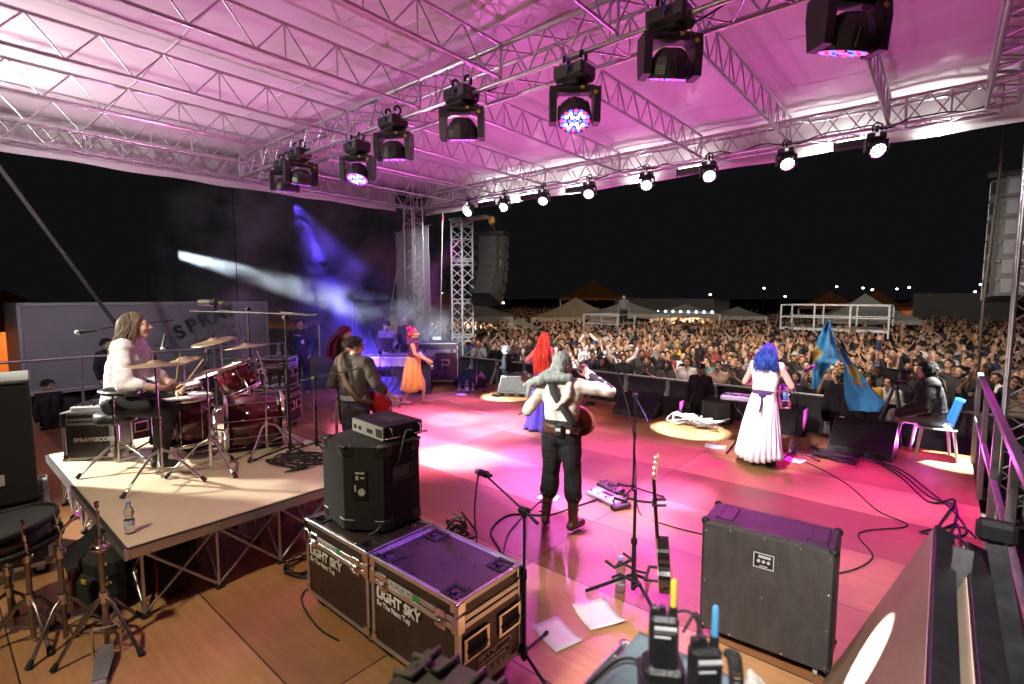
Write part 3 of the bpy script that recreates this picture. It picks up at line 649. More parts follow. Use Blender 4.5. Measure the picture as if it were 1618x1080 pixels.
for s in (-1, 1): b.tube([(-5.86 + s * .27, 2.52, .85), (-5.83 + s * .40, 2.64, RZ + .02)], .009)
b.build('spur', steel, bd)
b = MB(); b.tube([(-6.05, 2.42, 1.15), (-6.05, 2.42, 1.25), (-6.25, 2.45, 1.33)], .012); b.build('tom_mount', steel, bd)
# bass drum pedal
def pedal(x, y, z, rz, label, plate=mat('pedal_grey', (.16, .165, .17), .42, .5, .2, 20)):
    t = thing('foot_pedal', (x, y, z), rz, label, 'drum pedal')
    b = MB(); b.prism([(-.035, -.14), (.035, -.14), (.05, .05), (.035, .14), (-.035, .14), (-.05, .05)], 0, .012, 0, M.Translation((0, 0, .05)) @ M.Rotation(rad(10), 4, 'X')); b.build('footboard', plate, t)
    b = MB(); b.box((0, -.16, .02), (.08, .06, .03), 0); b.box((0, 0, .008), (.10, .3, .01), 0); b.build('heel_plate', steel, t)
    b = MB()
    for s in (-1, 1): b.cyl((s * .07, .15, 0), (s * .07, .15, .2), .009)
    b.cyl((-.08, .15, .19), (.08, .15, .19), .008); b.build_each('post', steel, t); return t
pedal(-6.10, 1.98, RZ, rad(-15), 'small kick pedal at the bass drum head')
cym_stand('cymbal_stand', -5.37, 1.36, RZ, 1.08, 'nearest chrome cymbal stand, at the riser edge', .9, spread=.36)
cym_stand('cymbal_stand', -5.40, 1.78, RZ, .98, 'chrome cymbal stand in front of the floor tom', 2.3, spread=.38)
cym_stand('cymbal_stand', -5.62, 2.42, RZ, .90, 'chrome cymbal stand with boom arm by the bass drum', 1.2, (-.62, .2, .16), spread=.38)
cym_stand('cymbal_stand', -6.91, 2.46, RZ, 1.12, 'cymbal stand hidden behind the tom under the highest cymbal', .4)
cym_stand('hihat_stand', -6.95, 2.05, RZ, .92, 'chrome stand behind the snare drum', .8)
cymbal(-5.37, 1.36, 1.68, .27, 'thin cymbal nearest the drummer arm on the closest stand', (rad(-1), rad(-4)))
cymbal(-5.72, 1.90, 1.50, .28, 'steeply tilted cymbal over the floor tom', (rad(13), rad(-14)))
cymbal(-6.91, 2.38, 1.74, .25, 'highest and broadest cymbal in front of the truck logo', (rad(12), rad(0)))
cymbal(-6.55, 2.62, 1.675, .25, 'cymbal beside the highest one above the tilted tom', (rad(3), rad(-6)))
cymbal(-6.95, 2.05, 1.53, .19, 'small lower cymbal behind the nearest one, above the snare', (rad(10), 0))
# drum stool
t = thing('drum_stool', (-6.24, 1.22, RZ), 0, 'black round drum stool with chrome tripod under the drummer', 'stool')
b = MB(); b.lathe([(0, .58), (.15, .58), (.175, .56), (.18, .50), (.165, .47), (0, .47)], 24); b.build('seat', blk, t)
b = MB(); b.cyl((0, 0, .05), (0, 0, .48), .02); b.cyl((0, 0, .2), (0, 0, .26), .03); b.build('tube', steel, t); leg_tripod(t, .24, .36, 2.9, r=.013)
# tambourine on its holder
t = thing('tambourine', (-5.84, 1.19, 1.41), .4, 'black half moon tambourine with jingles beside the drummer hip', 'tambourine')
b = MB(); b.tube([(.20 * math.cos(a), .12 * math.sin(a), 0) for a in [PI * 2 * k / 20 for k in range(21)]], .024, 8, caps=False); b.build('frame', blk, t)
b = MB()
for k in range(9): b.cyl((.205 * math.cos(k * .7), .125 * math.sin(k * .7), -.008), (.205 * math.cos(k * .7), .125 * math.sin(k * .7), .008), .026, n=10)
b.build('jingle', steel, t)
b = MB(); b.cyl((.05, -.1, -.02), (.06, -.12, -.3), .009); b.build('holder', steel, t)

# ------------------------------------------------------------------ microphones and stands
mesh_grey = mat('mic_grille', (.42, .42, .44), .4, .7, .2, 300, .8, 500)
def mic(tip, tail, label, ball=mesh_grey, big=False, group=None, m=blk):
    tip, tail = V(tip), V(tail); d = (tail - tip).normalized(); b = MB()
    o = MB(); r = .026
    o.tube([tip + d * .05, tip + d * .07, tip + d * .2], [.022, .019, .012], 10); x = o.build('microphone', m); tag(x, label, 'microphone', group)
    b.ell(tuple(tip + d * .028), r, 0, 12, 8); b.build('grille', ball, x); return x
def mic_stand(x, y, z, h, label, arm=None, tail=None, a0=0, m=blkmet, spread=.30, legs='tripod', lh=.10, rm=.011):
    "straight stand, arm = boom end relative to the top, tail = counter end"
    t = thing('microphone_stand', (x, y, z), 0, label, 'mic stand')
    if legs == 'tripod':
        for k in range(3):
            a = a0 + k * 2 * PI / 3; b = MB(); b.tube([(0, 0, lh), (math.cos(a) * spread, math.sin(a) * spread, .012)], .010, 7); l = b.build('leg', m, t)
            f = MB(); f.tube([(math.cos(a) * spread * .93, math.sin(a) * spread * .93, .018), (math.cos(a) * spread * 1.05, math.sin(a) * spread * 1.05, .010)], .014, 7); f.build('rubber_foot', rubber, l)
    else:
        b = MB(); b.lathe([(0, .03), (.05, .03), (.13, .012), (.135, 0)], 24); b.build('base', m, t)
    b = MB(); b.cyl((0, 0, .05), (0, 0, h * .6), rm * 1.25, n=9); b.cyl((0, 0, h * .58), (0, 0, h), rm * .8, n=9); b.cyl((0, 0, h * .57), (0, 0, h * .63), rm * 1.7, n=9); b.cyl((0, 0, lh - .03), (0, 0, lh + .03), .024, n=9); b.build('tube', m, t)
    if arm:
        a = V(arm); tl = V(tail) if tail else -a * .3
        b = MB(); b.tube([V((0, 0, h)) + tl, V((0, 0, h)) + a], .0075, 7); b.tube([V((0, 0, h)) + tl, V((0, 0, h)) + tl * .6], .012, 7); b.build('boom', m, t)
        b = MB(); b.cyl((-.03, 0, h), (.03, 0, h), .024, n=9); b.cyl((0, 0, h - .04), (0, 0, h + .01), .016); b.build('joint', m, t)
    return t
mic_stand(-5.33, 2.54, RZ, 1.50, 'tall black microphone stand with a long level boom beside the bass drum', (-1.75, -.35, .04), (.42, .14, .03), .3, spread=.36)
mic_stand(-6.55, 2.66, RZ, 1.56, 'black stand with the overhead microphone behind the drums', (-.35, -.22, -.02), (1.1, .16, -.04), .9)
x = MB(); x.tube([(-7.04, 2.28, 2.225), (-6.93, 2.38, 2.225)], .034, 14); o = x.build('microphone', mat('mic_olive', (.20, .20, .17), .4, .3)); tag(o, 'fat olive studio microphone above the highest cymbal', 'microphone')
x = MB(); x.tube([(-6.93, 2.38, 2.225), (-6.88, 2.42, 2.225)], .045, 12); x.tube([(-6.9, 2.4, 2.2), (-6.9, 2.42, 2.14)], .02); x.build('shock_mount', blkmet, o)
x = MB(); x.tube([(-6.86, 2.44, 2.22), (-6.82, 2.47, 2.22)], .014); x.build('plug', mat('plug_green', (.35, .7, .08), .4), o)
mic_stand(-6.75, 2.25, RZ, 1.06, 'black stand with a drooping boom over the snare drum', (-.12, -.50, .10), (.6, .35, -.14), 1.4)
mic((-6.72, 1.78, 1.68), (-6.70, 1.80, 1.80), 'small black microphone pointing down behind the drumsticks')
mic_stand(-6.72, 1.62, RZ, 1.39, 'black stand holding the white tipped vocal microphone behind the drummer', (-.05, -.38, -.01), (.24, .22, .07), .5, spread=.2)
mic((-6.91, 1.06, 1.92), (-6.74, 1.28, 1.95), 'white balled vocal microphone left of the drummer', mat('mic_white', (.8, .84, .8), .5))
mic_stand(-5.25, 2.80, RZ, .82, 'low black microphone stand at the front of the bass drum', (.45, .28, .12), None, 2.)
mic_stand(-7.55, 4.95, 0, .78, 'short black stand with a level boom on the floor past the riser', (.6, .3, .04), (-.5, -.2, -.03), .4)
# ------------------------------------------------------------------ bottles
pet = mat('bottle_plastic', (.86, .92, .95), .08, 0, trans=.92, spec=.5); cap_b = mat('bottle_cap', (.22, .45, .75), .4); lab = mat('bottle_label', (.55, .68, .85), .5, 0, .3, 40)
def bottle(x, y, z, label, s=1, capm=cap_b, group=None):
    b = MB(); b.lathe([(0, .002), (.028, 0), (.033, .01), (.031, .035), (.033, .06), (.03, .085), (.033, .105), (.022, .125), (.033, .15), (.03, .18), (.014, .205), (.0135, .225)], 18)
    o = b.build('water_bottle', pet, None, (x, y, z)); o.scale = (s,) * 3; tag(o, label, 'bottle', group)
    b = MB(); b.cyl((0, 0, .22), (0, 0, .24), .0165, n=14); b.build('cap', capm, o)
    b = MB(); b.lathe([(.0337, .06), (.0337, .105)], 18); b.build('label', lab, o); return o
bottle(-4.42, .90, RZ, 'plastic water bottle alone on the near corner of the riser')
# ------------------------------------------------------------------ flight cases
def corner_steel(b, x, y, z, sx, sy, sz): 
    for a in range(3):
        d = [.055, .055, .055]; d[a] = .004; c = [x - sx * .026, y - sy * .026, z - sz * .026]; c[a] = (x, y, z)[a] + (sx, sy, sz)[a] * .003
        b.box(tuple(c), tuple(d), 0, b=.001)
    b.ell((x, y, z), .014, 0, 8, 6)
def flight_case(loc, d, label, rz=0, wheels=True, lidh=.12, logo=None, latches=True, dishes=False, handles='front', m=lam, name='flight_case', detail=True, group=None):
    t = thing(name, loc, rz, label, 'flight case', group); w, l, h = d; z0 = .11 if wheels else .012
    b = MB(); b.box((0, 0, z0 + (h - lidh) / 2), (w - .01, l - .01, h - lidh - .012), 0); b.build('body', m, t)
    b = MB(); b.box((0, 0, z0 + h - lidh / 2), (w - .01, l - .01, lidh - .006), 0); ld = b.build('lid', m, t)
    b = MB(); e = .030; zs = [z0 + .004, z0 + h - lidh - .022, z0 + h - lidh + .022, z0 + h - .002]
    for sx in (-1, 1):
        for sy in (-1, 1):
            b.box((sx * (w / 2 - e / 2), sy * (l / 2 - e / 2), z0 + (h - lidh) / 2), (e, e, h - lidh - .03), 0); b.box((sx * (w / 2 - e / 2), sy * (l / 2 - e / 2), z0 + h - lidh / 2), (e, e, lidh - .03), 0)
    for z in zs:
        for s in (-1, 1):
            b.box((0, s * (l / 2 - .001), z), (w - .002, .006, e), 0); b.box((s * (w / 2 - .001), 0, z), (.006, l - .002, e), 0)
    for s in (-1, 1): b.box((0, s * (l / 2 - e / 2), z0 + h), (w, e, .005), 0); b.box((s * (w / 2 - e / 2), 0, z0 + h + .0005), (e, l - .06, .005), 0)
    b.build('edging', alu, t)
    b = MB()
    for sx in (-1, 1):
        for sy in (-1, 1):
            for sz in (-1, 1): corner_steel(b, sx * w / 2, sy * l / 2, z0 + (h if sz > 0 else 0), sx, sy, sz)
            b.box((sx * (w / 2 - .02), sy * (l / 2 + .003), z0 + h - lidh), (.055, .005, .10), 0, b=.001); b.box((sx * (w / 2 + .003), sy * (l / 2 - .02), z0 + h - lidh), (.005, .055, .10), 0, b=.001)
    b.build_each('corner', steel, t)
    def on_face(f, u, z):   # matrix on a side face, f = 'f','b','l','r'
        return {'f': frame((u, -l / 2, z), (1, 0, 0), (0, 0, 1)), 'b': frame((u, l / 2, z), (-1, 0, 0), (0, 0, 1)), 'r': frame((w / 2, u, z), (0, 1, 0), (0, 0, 1)), 'l': frame((-w / 2, u, z), (0, -1, 0), (0, 0, 1))}[f]
    if latches:
        for u in (-w * .33, w * .33):
            for f in 'fb':
                T = on_face(f, u, z0 + h - lidh - .005); b = MB()
                b.box((0, 0, .004), (.085, .115, .008), 0, b=.004, mtx=T); b.box((0, -.012, .013), (.05, .05, .010), 0, b=.006, mtx=T); b.cyl((0, -.014, .012), (0, -.014, .024), .017, n=12, mtx=T); b.box((0, -.014, .026), (.04, .010, .008), 0, mtx=T)
                for sx in (-1, 1):
                    for sy in (-1, 1): b.ell((sx * .034, sy * .048, .008), .005, 0, 6, 4, mtx=T)
                b.build('latch', steel, t)
    if handles:
        for f, us in handles if not isinstance(handles, str) else (('l', (-l * .25, l * .25)), ('r', (-l * .25, l * .25))):
            for u in us:
                T = on_face(f, u, z0 + (h - lidh) * .62); b = MB(); W_, H_ = .175, .125
                for s in (-1, 1): b.box((0, s * H_ / 2, .005), (W_ + .03, .022, .010), 0, b=.004, mtx=T); b.box((s * W_ / 2, 0, .005), (.024, H_, .010), 0, b=.004, mtx=T)
                hd = b.build('handle', steel, t)
                b = MB(); b.box((0, 0, .0035), (W_ - .02, H_ - .02, .003), 0, mtx=T); b.build('recess', blkmat, hd)
                b = MB(); b.tube([(-W_ * .42, -.012, .012), (-W_ * .3, -.018, .022), (W_ * .3, -.018, .022), (W_ * .42, -.012, .012)], .010, 8, mtx=T); b.build('grip', rubber, hd)
    if dishes:
        for sx in (-1, 1):
            for sy in (-1, 1):
                T = M.Translation((sx * (w / 2 - .10), sy * (l / 2 - .085), z0 + h + .001)); b = MB()
                for s in (-1, 1): b.box((0, s * .052, .0015), (.135, .026, .005), 0, mtx=T); b.box((s * .056, 0, .0015), (.024, .080, .005), 0, mtx=T)
                b.grid(lambda u, v: ((u - .5) * .09, (v - .5) * .08, -.006 + .034 * math.exp(-((u - .5) / .14) ** 2) * (1 - v) - .004 * math.sin(u * PI)), 12, 6, mtx=T)
                ds = b.build('wheel_dish', blkmet, t); b = MB()
                for a in (-1, 1):
                    for c in (-1, 1): b.ell((a * .075, c * .06, .003), .0055, 0, 6, 4, mtx=T)
                b.build_each('rivet', steel, ds)
    if wheels:
        for sx in (-1, 1):
            for sy in (-1, 1):
                x, y = sx * (w / 2 - .1), sy * (l / 2 - .085); b = MB(); b.cyl((x - .02, y, .05), (x + .02, y, .05), .05, n=18); b.build('wheel', rubber, t)
                b = MB(); b.box((x, y, .104), (.09, .07, .012), 0); b.box((x - .028, y, .07), (.008, .05, .07), 0); b.box((x + .028, y, .07), (.008, .05, .07), 0); b.build('caster_fork', galv, t)
    t['faces'] = 0; del t['faces']
    return t, on_face, z0
ink_w = mat('print_white', (.74, .74, .74), .6); sticker_g = mat('sticker_green', (.03, .35, .05), .5); sticker_w = mat('sticker_grey', (.45, .46, .48), .5, 0, .35, 50)
def light_case(x, label):
    t, of, z0 = flight_case((x, 2.03, 0), (.80, .545, .55), label, dishes=True, handles=[('r', (-.13, .15)), ('l', (0,))], group=None)
    T = of('f', -.335, .11 + .315); text('LIGHT SKY', .088, T @ M.Translation((0, 0, .002)), ink_w, t, .0028); text('®', .03, T @ M.Translation((.375, .06, .002)), ink_w, t)
    text('Be The Next Top', .046, T @ M.Translation((.0, -.052, .002)), ink_w, t, .0004, name='slogan')
    T = of('f', -.09, .11 + .455); b = MB(); b.box((0, 0, .005), (.23, .040, .003), 0, mtx=T); b.build('paper_strip', sticker_w, t)
    b = MB()
    for k in range(4): b.box((-.085 + k * .055, 0, .0075), (.03, .016, .001), 0, b=.0002, mtx=T)
    b.build('strip_print', mat('print_grey', (.2, .2, .21), .5), t)
    b = MB(); b.cyl((.15, 0, .004), (.15, 0, .0065), .022, n=16, mtx=T); b.build('round_sticker', sticker_g, t)
    return t, of
LC, lof = light_case(-3.105, 'black flight case with white lettering carrying the tall bass speaker')
RC, rof = light_case(-2.275, 'nearest black flight case with empty purple lit lid and wheel dishes')
T = rof('r', .02, .11 + .10); b = MB()
for s in (-1, 1): b.box((0, s * .065, .004), (.27, .004, .002), 0, b=.0003, mtx=T); b.box((s * .135, 0, .004), (.004, .134, .002), 0, b=.0003, mtx=T)
b.build('label_frame', ink_w, RC)
for k, s in enumerate(('QTY    4    PCS', 'N.W: 76 KGS G.W: 79 KGS', 'MEAS: 820X555X660MM')): text(s, .021, T @ M.Translation((-.125, .038 - .027 * k, .003)), ink_w, RC, .0005, name='shipping_lettering')
b = MB()
for k in range(5):
    for s in (-1, 1): b.box((-.1 + k * .05, -.042 + s * .017, .004), (.036, .003, .001), 0, b=.0002, mtx=T); b.box((-.1 + k * .05 + s * .017, -.042, .004), (.003, .036, .001), 0, b=.0002, mtx=T)
    b.prism([(-.009, -.008), (.009, -.008), (0, .011)], .003, .0045, 0, T @ M.Translation((-.1 + k * .05, -.042, 0)))
b.build('handling_symbols', ink_w, RC)
# record company case with the small mixer
t, of, z0 = flight_case((-6.93, 1.20, RZ), (.40, .46, .49), 'silver edged black case with white record company lettering beside the stool', rz=rad(-38), wheels=False, lidh=.09, handles=[('l', (0,)), ('f', (0,))])
text('SPRAYRECORDS', .058, of('r', -.13, .2) @ M.Translation((0, 0, .002)), ink_w, t, .003)

t = thing('mixer', (-6.93, 1.20, RZ + .505), rad(-38), 'small grey mixer full of knobs on top of the record company case', 'mixer')
b = MB(); b.box((0, 0, .03), (.34, .32, .06), 0, b=.01); b.build('body', ltgrey, t); b = MB()
for i in range(9):
    for j in range(5): b.cyl((-.14 + i * .035, -.12 + j * .055, .06), (-.14 + i * .035, -.12 + j * .055, .078), .010, n=7)
b.build_each('knob', blk, t); b = MB(); b.box((-.12, .1, .085), (.03, .03, .05), 0, b=.01); b.build('green_lamp', mat('lamp_green', (.1, .9, .1), .4, emit=2), t)
# cases behind the drummer
flight_case((-9.3, 2.0, 0), (1.0, .6, .62), 'low silver edged flight case behind the drummer in front of the rail', rz=.3)
flight_case((-8.85, 4.02, 0), (.62, .55, .60), 'silver edged flight case under the stacked one with bottles beside the riser', rz=rad(40), name='flight_case')
flight_case((-8.95, 4.1, .725), (.5, .45, .48), 'upper stacked flight case with a bottle on top near the smoke', rz=rad(40), wheels=False)
bottle(-8.9, 4.1, 1.225, 'single water bottle on the stacked case near the smoke')
for k in range(4): bottle(-8.62 + .06 * (k % 2), 3.75 + .08 * k, .725, 'one of four small water bottles standing together on the lower case', .9, white, 'water bottles on the lower case')
# drum mat papers
def sheet(x, y, z, w, l, rz, label, curl=.01):
    b = MB(); b.grid(lambda u, v: ((u - .5) * w, (v - .5) * l, .004 + curl * abs(u - .5) ** 2 * 4 + curl * .6 * v * v), 6, 6, th=.0012); o = b.build('paper_sheet', paper, None, (x, y, z), rz); return tag(o, label, 'paper')
sheet(-6.45, 1.5, RZ, .42, .3, .5, 'white sheet under the drummer feet on the riser')
# ------------------------------------------------------------------ left foreground: hardware, bag, speaker
b0 = thing('speaker_cabinet', (-6.0, .28, .62), rad(-6), 'tall black carpeted speaker at the left edge standing on a flight case', 'speaker')
b = MB(); b.box((0, 0, .49), (.72, .62, .98), 0, b=.02); b.build('cabinet', carpet, b0); b = MB(); b.box((0, 0, .995), (.74, .64, .03), 0, b=.012); b.build('top_cover', mat('dusty_cover', (.075, .09, .085), .9, 0, .3, 8), b0)
b = MB(); b.box((.365, -.1, .35), (.012, .14, .22), 0); b.build('handle', blkmet, b0); b = MB(); b.box((.368, .1, .22), (.012, .05, .09), 0); b.build('jack_plate', ltgrey, b0)
flight_case((-5.98, .28, 0), (.86, .74, .50), 'scuffed black flight case under the tall carpeted speaker at the left edge', rz=rad(-6), lidh=.16, latches=False, handles=None)
t = thing('backpack', (-4.62, .78, 0), .3, 'black backpack with yellow zip tags among the spare stands', 'backpack')
b = MB(); b.box((0, 0, .24), (.36, .24, .48), 0, b=.09); b.build('body', cloth_blk, t); b = MB(); b.box((.02, -.13, .18), (.26, .09, .26), 0, b=.04); b.build('front_pocket', cloth_blk, t)
yel = mat('yellow_trim', (.55, .33, .02), .6); b = MB(); b.box((.08, -.178, .30), (.055, .01, .03), 0); b.tube([(-.15, -.13, .3), (-.17, -.14, .15), (-.12, -.14, .02)], .012); b.build_each('zip_tag', yel, t)
b = MB(); b.tube([(-.1, .1, .46), (-.1, .05, .55), (.1, .05, .55), (.1, .1, .46)], .014); b.build('carry_loop', cloth_blk, t)
b = MB(); b.box((0, 0, .25), (.5, .3, .5), 0, b=.11); o = b.build('drum_bag', cloth_blk, None, (-4.55, 1.15, 0), .2); tag(o, 'round black drum bag with a red piping under the riser corner', 'bag')
b = MB(); b.tube([(.15, -.155, .06), (.16, -.157, .25), (.15, -.155, .44)], .006); b.build('piping', mat('red_piping', (.5, .02, .02), .6), o)
t = drum('spare_drum', M.Translation((-4.72, .30, .70)) @ M.Rotation(.12, 4, 'X'), .26, .14, 'dark snare in shade at the left edge on a spare stand', shell=mat('snare_shell'), head=mat('dark_head', (.035, .04, .04), .4), hoop=blkmet)
bz = mat('old_chrome', (.30, .28, .26), .25, .9, .3, 8)
def spare(x, y, h, label, top=None, a0=0, sp=.26, lh=.3):
    t = thing('spare_stand', (x, y, 0), 0, label, 'stand'); leg_tripod(t, lh, sp, a0, bz, .012)
    b = MB(); b.cyl((0, 0, .03), (0, 0, h * .72), .016, n=9); b.build('tube', bz, t)
    b = MB(); b.cyl((0, 0, h * .68), (0, 0, h * .78), .024, n=9); b.tube([(0, 0, h * .74), (.07, .02, h * .76)], .009); b.ell((.08, .02, h * .76), (.022, .007, .014)); b.cyl((0, 0, lh - .03), (0, 0, lh + .04), .025); b.build_each('clamp', steel, t)
    b = MB()
    if top == 'tilt': b.tube([(0, 0, h * .75), (.02, .02, h * .9), (.10, .07, h)], .010); b.tube([(.10, .07, h), (.13, .09, h + .03)], .02)
    elif top == 'clutch': b.cyl((0, 0, h * .7), (0, 0, h), .005); b.cyl((0, 0, h - .02), (0, 0, h + .02), .014); b.cyl((0, 0, h - .08), (0, 0, h - .05), .013); b.lathe([(0, h * .70), (.05, h * .70), (.055, h * .72), (.02, h * .735), (0, h * .735)], 14)
    else: b.cyl((0, 0, h * .7), (0, 0, h), .011); b.tube([(-.06, 0, h), (.06, 0, h)], .012)
    b.build('rod', steel, t); return t
spare(-4.03, .66, .98, 'spare hi-hat stand with a thin rod and grey footboard beside the riser corner', 'clutch', .5, .27, .36)
pedal(-3.82, .60, .0, rad(72), 'grey hi-hat footboard lying on the floor beside the spare stands')
spare(-4.34, .50, .86, 'spare bronze stand with a tilting top in front of the backpack', 'tilt', 1.2)
spare(-4.50, .36, .82, 'spare bronze stand left of the tilting one, near the dark snare', None, .2)
spare(-4.22, .70, .52, 'shortest spare stand folded in front of the backpack', None, 1.9, .2, .25)
spare(-4.72, .28, .62, 'spare stand carrying the dark snare at the left edge', None, .9, .28)
b = MB(); b.grid(lambda u, v: ((u - .5) * .9, (v - .5) * .7, .35 * math.exp(-((u - .5) ** 2 + (v - .5) ** 2) * 7) + .03 * NZ.noise(V((u * 5, v * 5, 2)))), 20, 16); o = b.build('black_tarp', cloth_blk, None, (-5.55, 1.0, 0)); tag(o, 'heap of black tarp beside the case at the left edge', 'tarp')
# ------------------------------------------------------------------ people
def eval_mesh(mb, voxel, it):
    me = mb.mesh('tmp', []); o = bpy.data.objects.new('tmp', me); COL.objects.link(o)
    r = o.modifiers.new('r', 'REMESH'); r.mode = 'VOXEL'; r.voxel_size = voxel; r.use_smooth_shade = True
    if it: s = o.modifiers.new('s', 'SMOOTH'); s.factor = .5; s.iterations = it
    dg = bpy.context.evaluated_depsgraph_get(); out = bpy.data.meshes.new_from_object(o.evaluated_get(dg))
    bpy.data.objects.remove(o); bpy.data.meshes.remove(me); return out
def fuse(prims, voxel=.012, it=4, wrinkle=0, cloth=(), seed=0, wf=14):
    "prims: ('c', p, q, r1, r2, mat) round cones or ('e', c, (rx,ry,rz), mat) -> vertices, faces, material indices of one skin"
    mb = MB()
    for p in prims:
        if p[0] == 'c':
            _, a, b, r1, r2, m = p; mb.tube([a, b], [r1, r2], 14); mb.ell(a, r1 * .995, 0, 14, 10); mb.ell(b, r2 * .995, 0, 14, 10)
        else: mb.ell(p[1], p[2], 0, 18, 12)
    me = eval_mesh(mb, voxel, it)
    n = len(me.vertices); co = np.empty(n * 3); me.vertices.foreach_get('co', co); co = co.reshape(-1, 3)
    F = [list(p.vertices) for p in me.polygons]; C = np.array([co[f].mean(0) for f in F]); D = []
    for p in prims:
        if p[0] == 'c':
            a, b = np.array(p[1], float), np.array(p[2], float); ab = b - a; L = max(1e-9, ab @ ab); t = np.clip((C - a) @ ab / L, 0, 1)
            D.append(np.linalg.norm(C - a - t[:, None] * ab, axis=1) - (p[3] + (p[4] - p[3]) * t))
        else:
            r = np.array(p[2], float); D.append((np.linalg.norm((C - np.array(p[1])) / r, axis=1) - 1) * r.min())
    mi = np.array([p[-1] for p in prims])[np.argmin(np.array(D), 0)]
    if wrinkle:
        nv = np.empty(n * 3); me.vertices.foreach_get('normal', nv); nv = nv.reshape(-1, 3); isc = np.zeros(n)
        for f, m in zip(F, mi):
            if m in cloth: isc[f] = 1
        for i in range(n):
            if isc[i]:
                x, y, z = co[i]; d = NZ.noise(V((x * wf + seed, y * wf, z * wf * .45))) + .6 * NZ.noise(V((x * wf * .5, y * wf + seed, z * wf * 1.7)))
                co[i] += nv[i] * d * wrinkle
    bpy.data.meshes.remove(me); return [tuple(c) for c in co], F, [int(m) for m in mi]
HEADS = {}
def head_geo(voxel):
    if voxel in HEADS: return HEADS[voxel]
    P = [('e', (0, -.015, .03), (.077, .098, .088), 0), ('e', (0, .028, -.03), (.061, .062, .085), 0), ('e', (0, .048, -.088), (.040, .038, .032), 0),
         ('c', (0, .088, .012), (0, .112, -.028), .009, .0145, 0), ('e', (0, .074, .024), (.053, .020, .014), 0), ('c', (-.012, .100, -.033), (.012, .100, -.033), .009, .009, 0)]
    for s in (-1, 1): P += [('e', (s * .037, .062, -.028), (.024, .024, .024), 0), ('e', (s * .078, -.005, -.008), (.012, .022, .032), 0)]
    P += [('e', (0, .087, -.062), (.023, .011, .009), 2)]
    v, f, mi = fuse(P, voxel, 2 if voxel < .01 else 1); b = MB(); b.add(v, f, 0, True); b.mi = mi[:]
    for s in (-1, 1):
        b.ell((s * .030, .080, .004), (.0135, .0105, .0075), 3, 8, 6); b.ell((s * .030, .088, .004), (.0065, .0045, .0065), 4, 8, 6)
        b.tube([(s * .014, .098, .024), (s * .030, .099, .030), (s * .048, .088, .026)], [.0045, .0055, .003], 5, 4)
    HEADS[voxel] = b; return b
def hand_geo(b, wrist, d, nrm, curl=.5, s=1, side=1, mi=0, n=6):
    "palm and five fingers; d = finger direction, nrm = palm facing, side +1 right hand"
    d = V(d).normalized(); nrm = V(nrm); nrm = (nrm - d * nrm.dot(d)).normalized(); x = d.cross(nrm) * side; w = V(wrist); lp = .085 * s
    R = M((x, d, nrm)).transposed(); b.ell(tuple(w + d * lp * .5), (.041 * s, .052 * s, .017 * s), mi, 10, 8, rot=R)
    for k, (o, L) in enumerate(((-.029, .068), (-.0095, .078), (.010, .073), (.028, .056))):
        p = w + d * lp * .9 + x * (o * s); dd = d.copy(); pts = [p - dd * .02 * s, p]
        for j in range(3):
            a = curl * (.55 + .25 * j) * (1 + .12 * k); dd = (d * math.cos(a * (j + 1) * .8) + nrm * math.sin(a * (j + 1) * .8) + x * (o * 1.8)).normalized(); p = p + dd * L * s * (.42, .32, .26)[j]; pts.append(p)
        b.tube(pts, [.0095 * s, .0092 * s, .0085 * s, .0078 * s, .006 * s], n, mi)
    p = w + d * lp * .25 - x * .034 * s; t1 = (d * .75 - x * .7 + nrm * .35).normalized(); t2 = (d * .95 - x * .15 + nrm * .4).normalized()
    b.tube([p, p + t1 * .04 * s, p + t1 * .04 * s + t2 * .032 * s, p + t1 * .04 * s + t2 * .055 * s], [.0125 * s, .011 * s, .0095 * s, .007 * s], n, mi)
skins = [mat('skin_light', (.52, .31, .22), .5, 0, .08, 9), mat('skin_tan', (.40, .23, .15), .5, 0, .08, 9), mat('skin_brown', (.24, .13, .085), .5, 0, .08, 9)]
lip = mat('lips', (.34, .12, .10), .45); eye_w = mat('eye_white', (.6, .58, .55), .25); eye_d = mat('eye_dark', (.02, .014, .01), .3)
def cloth(name, col, var=.12, bump=.8, bs=16, rough=.85): return mat(name, col, rough, 0, var, 7, bump, bs)
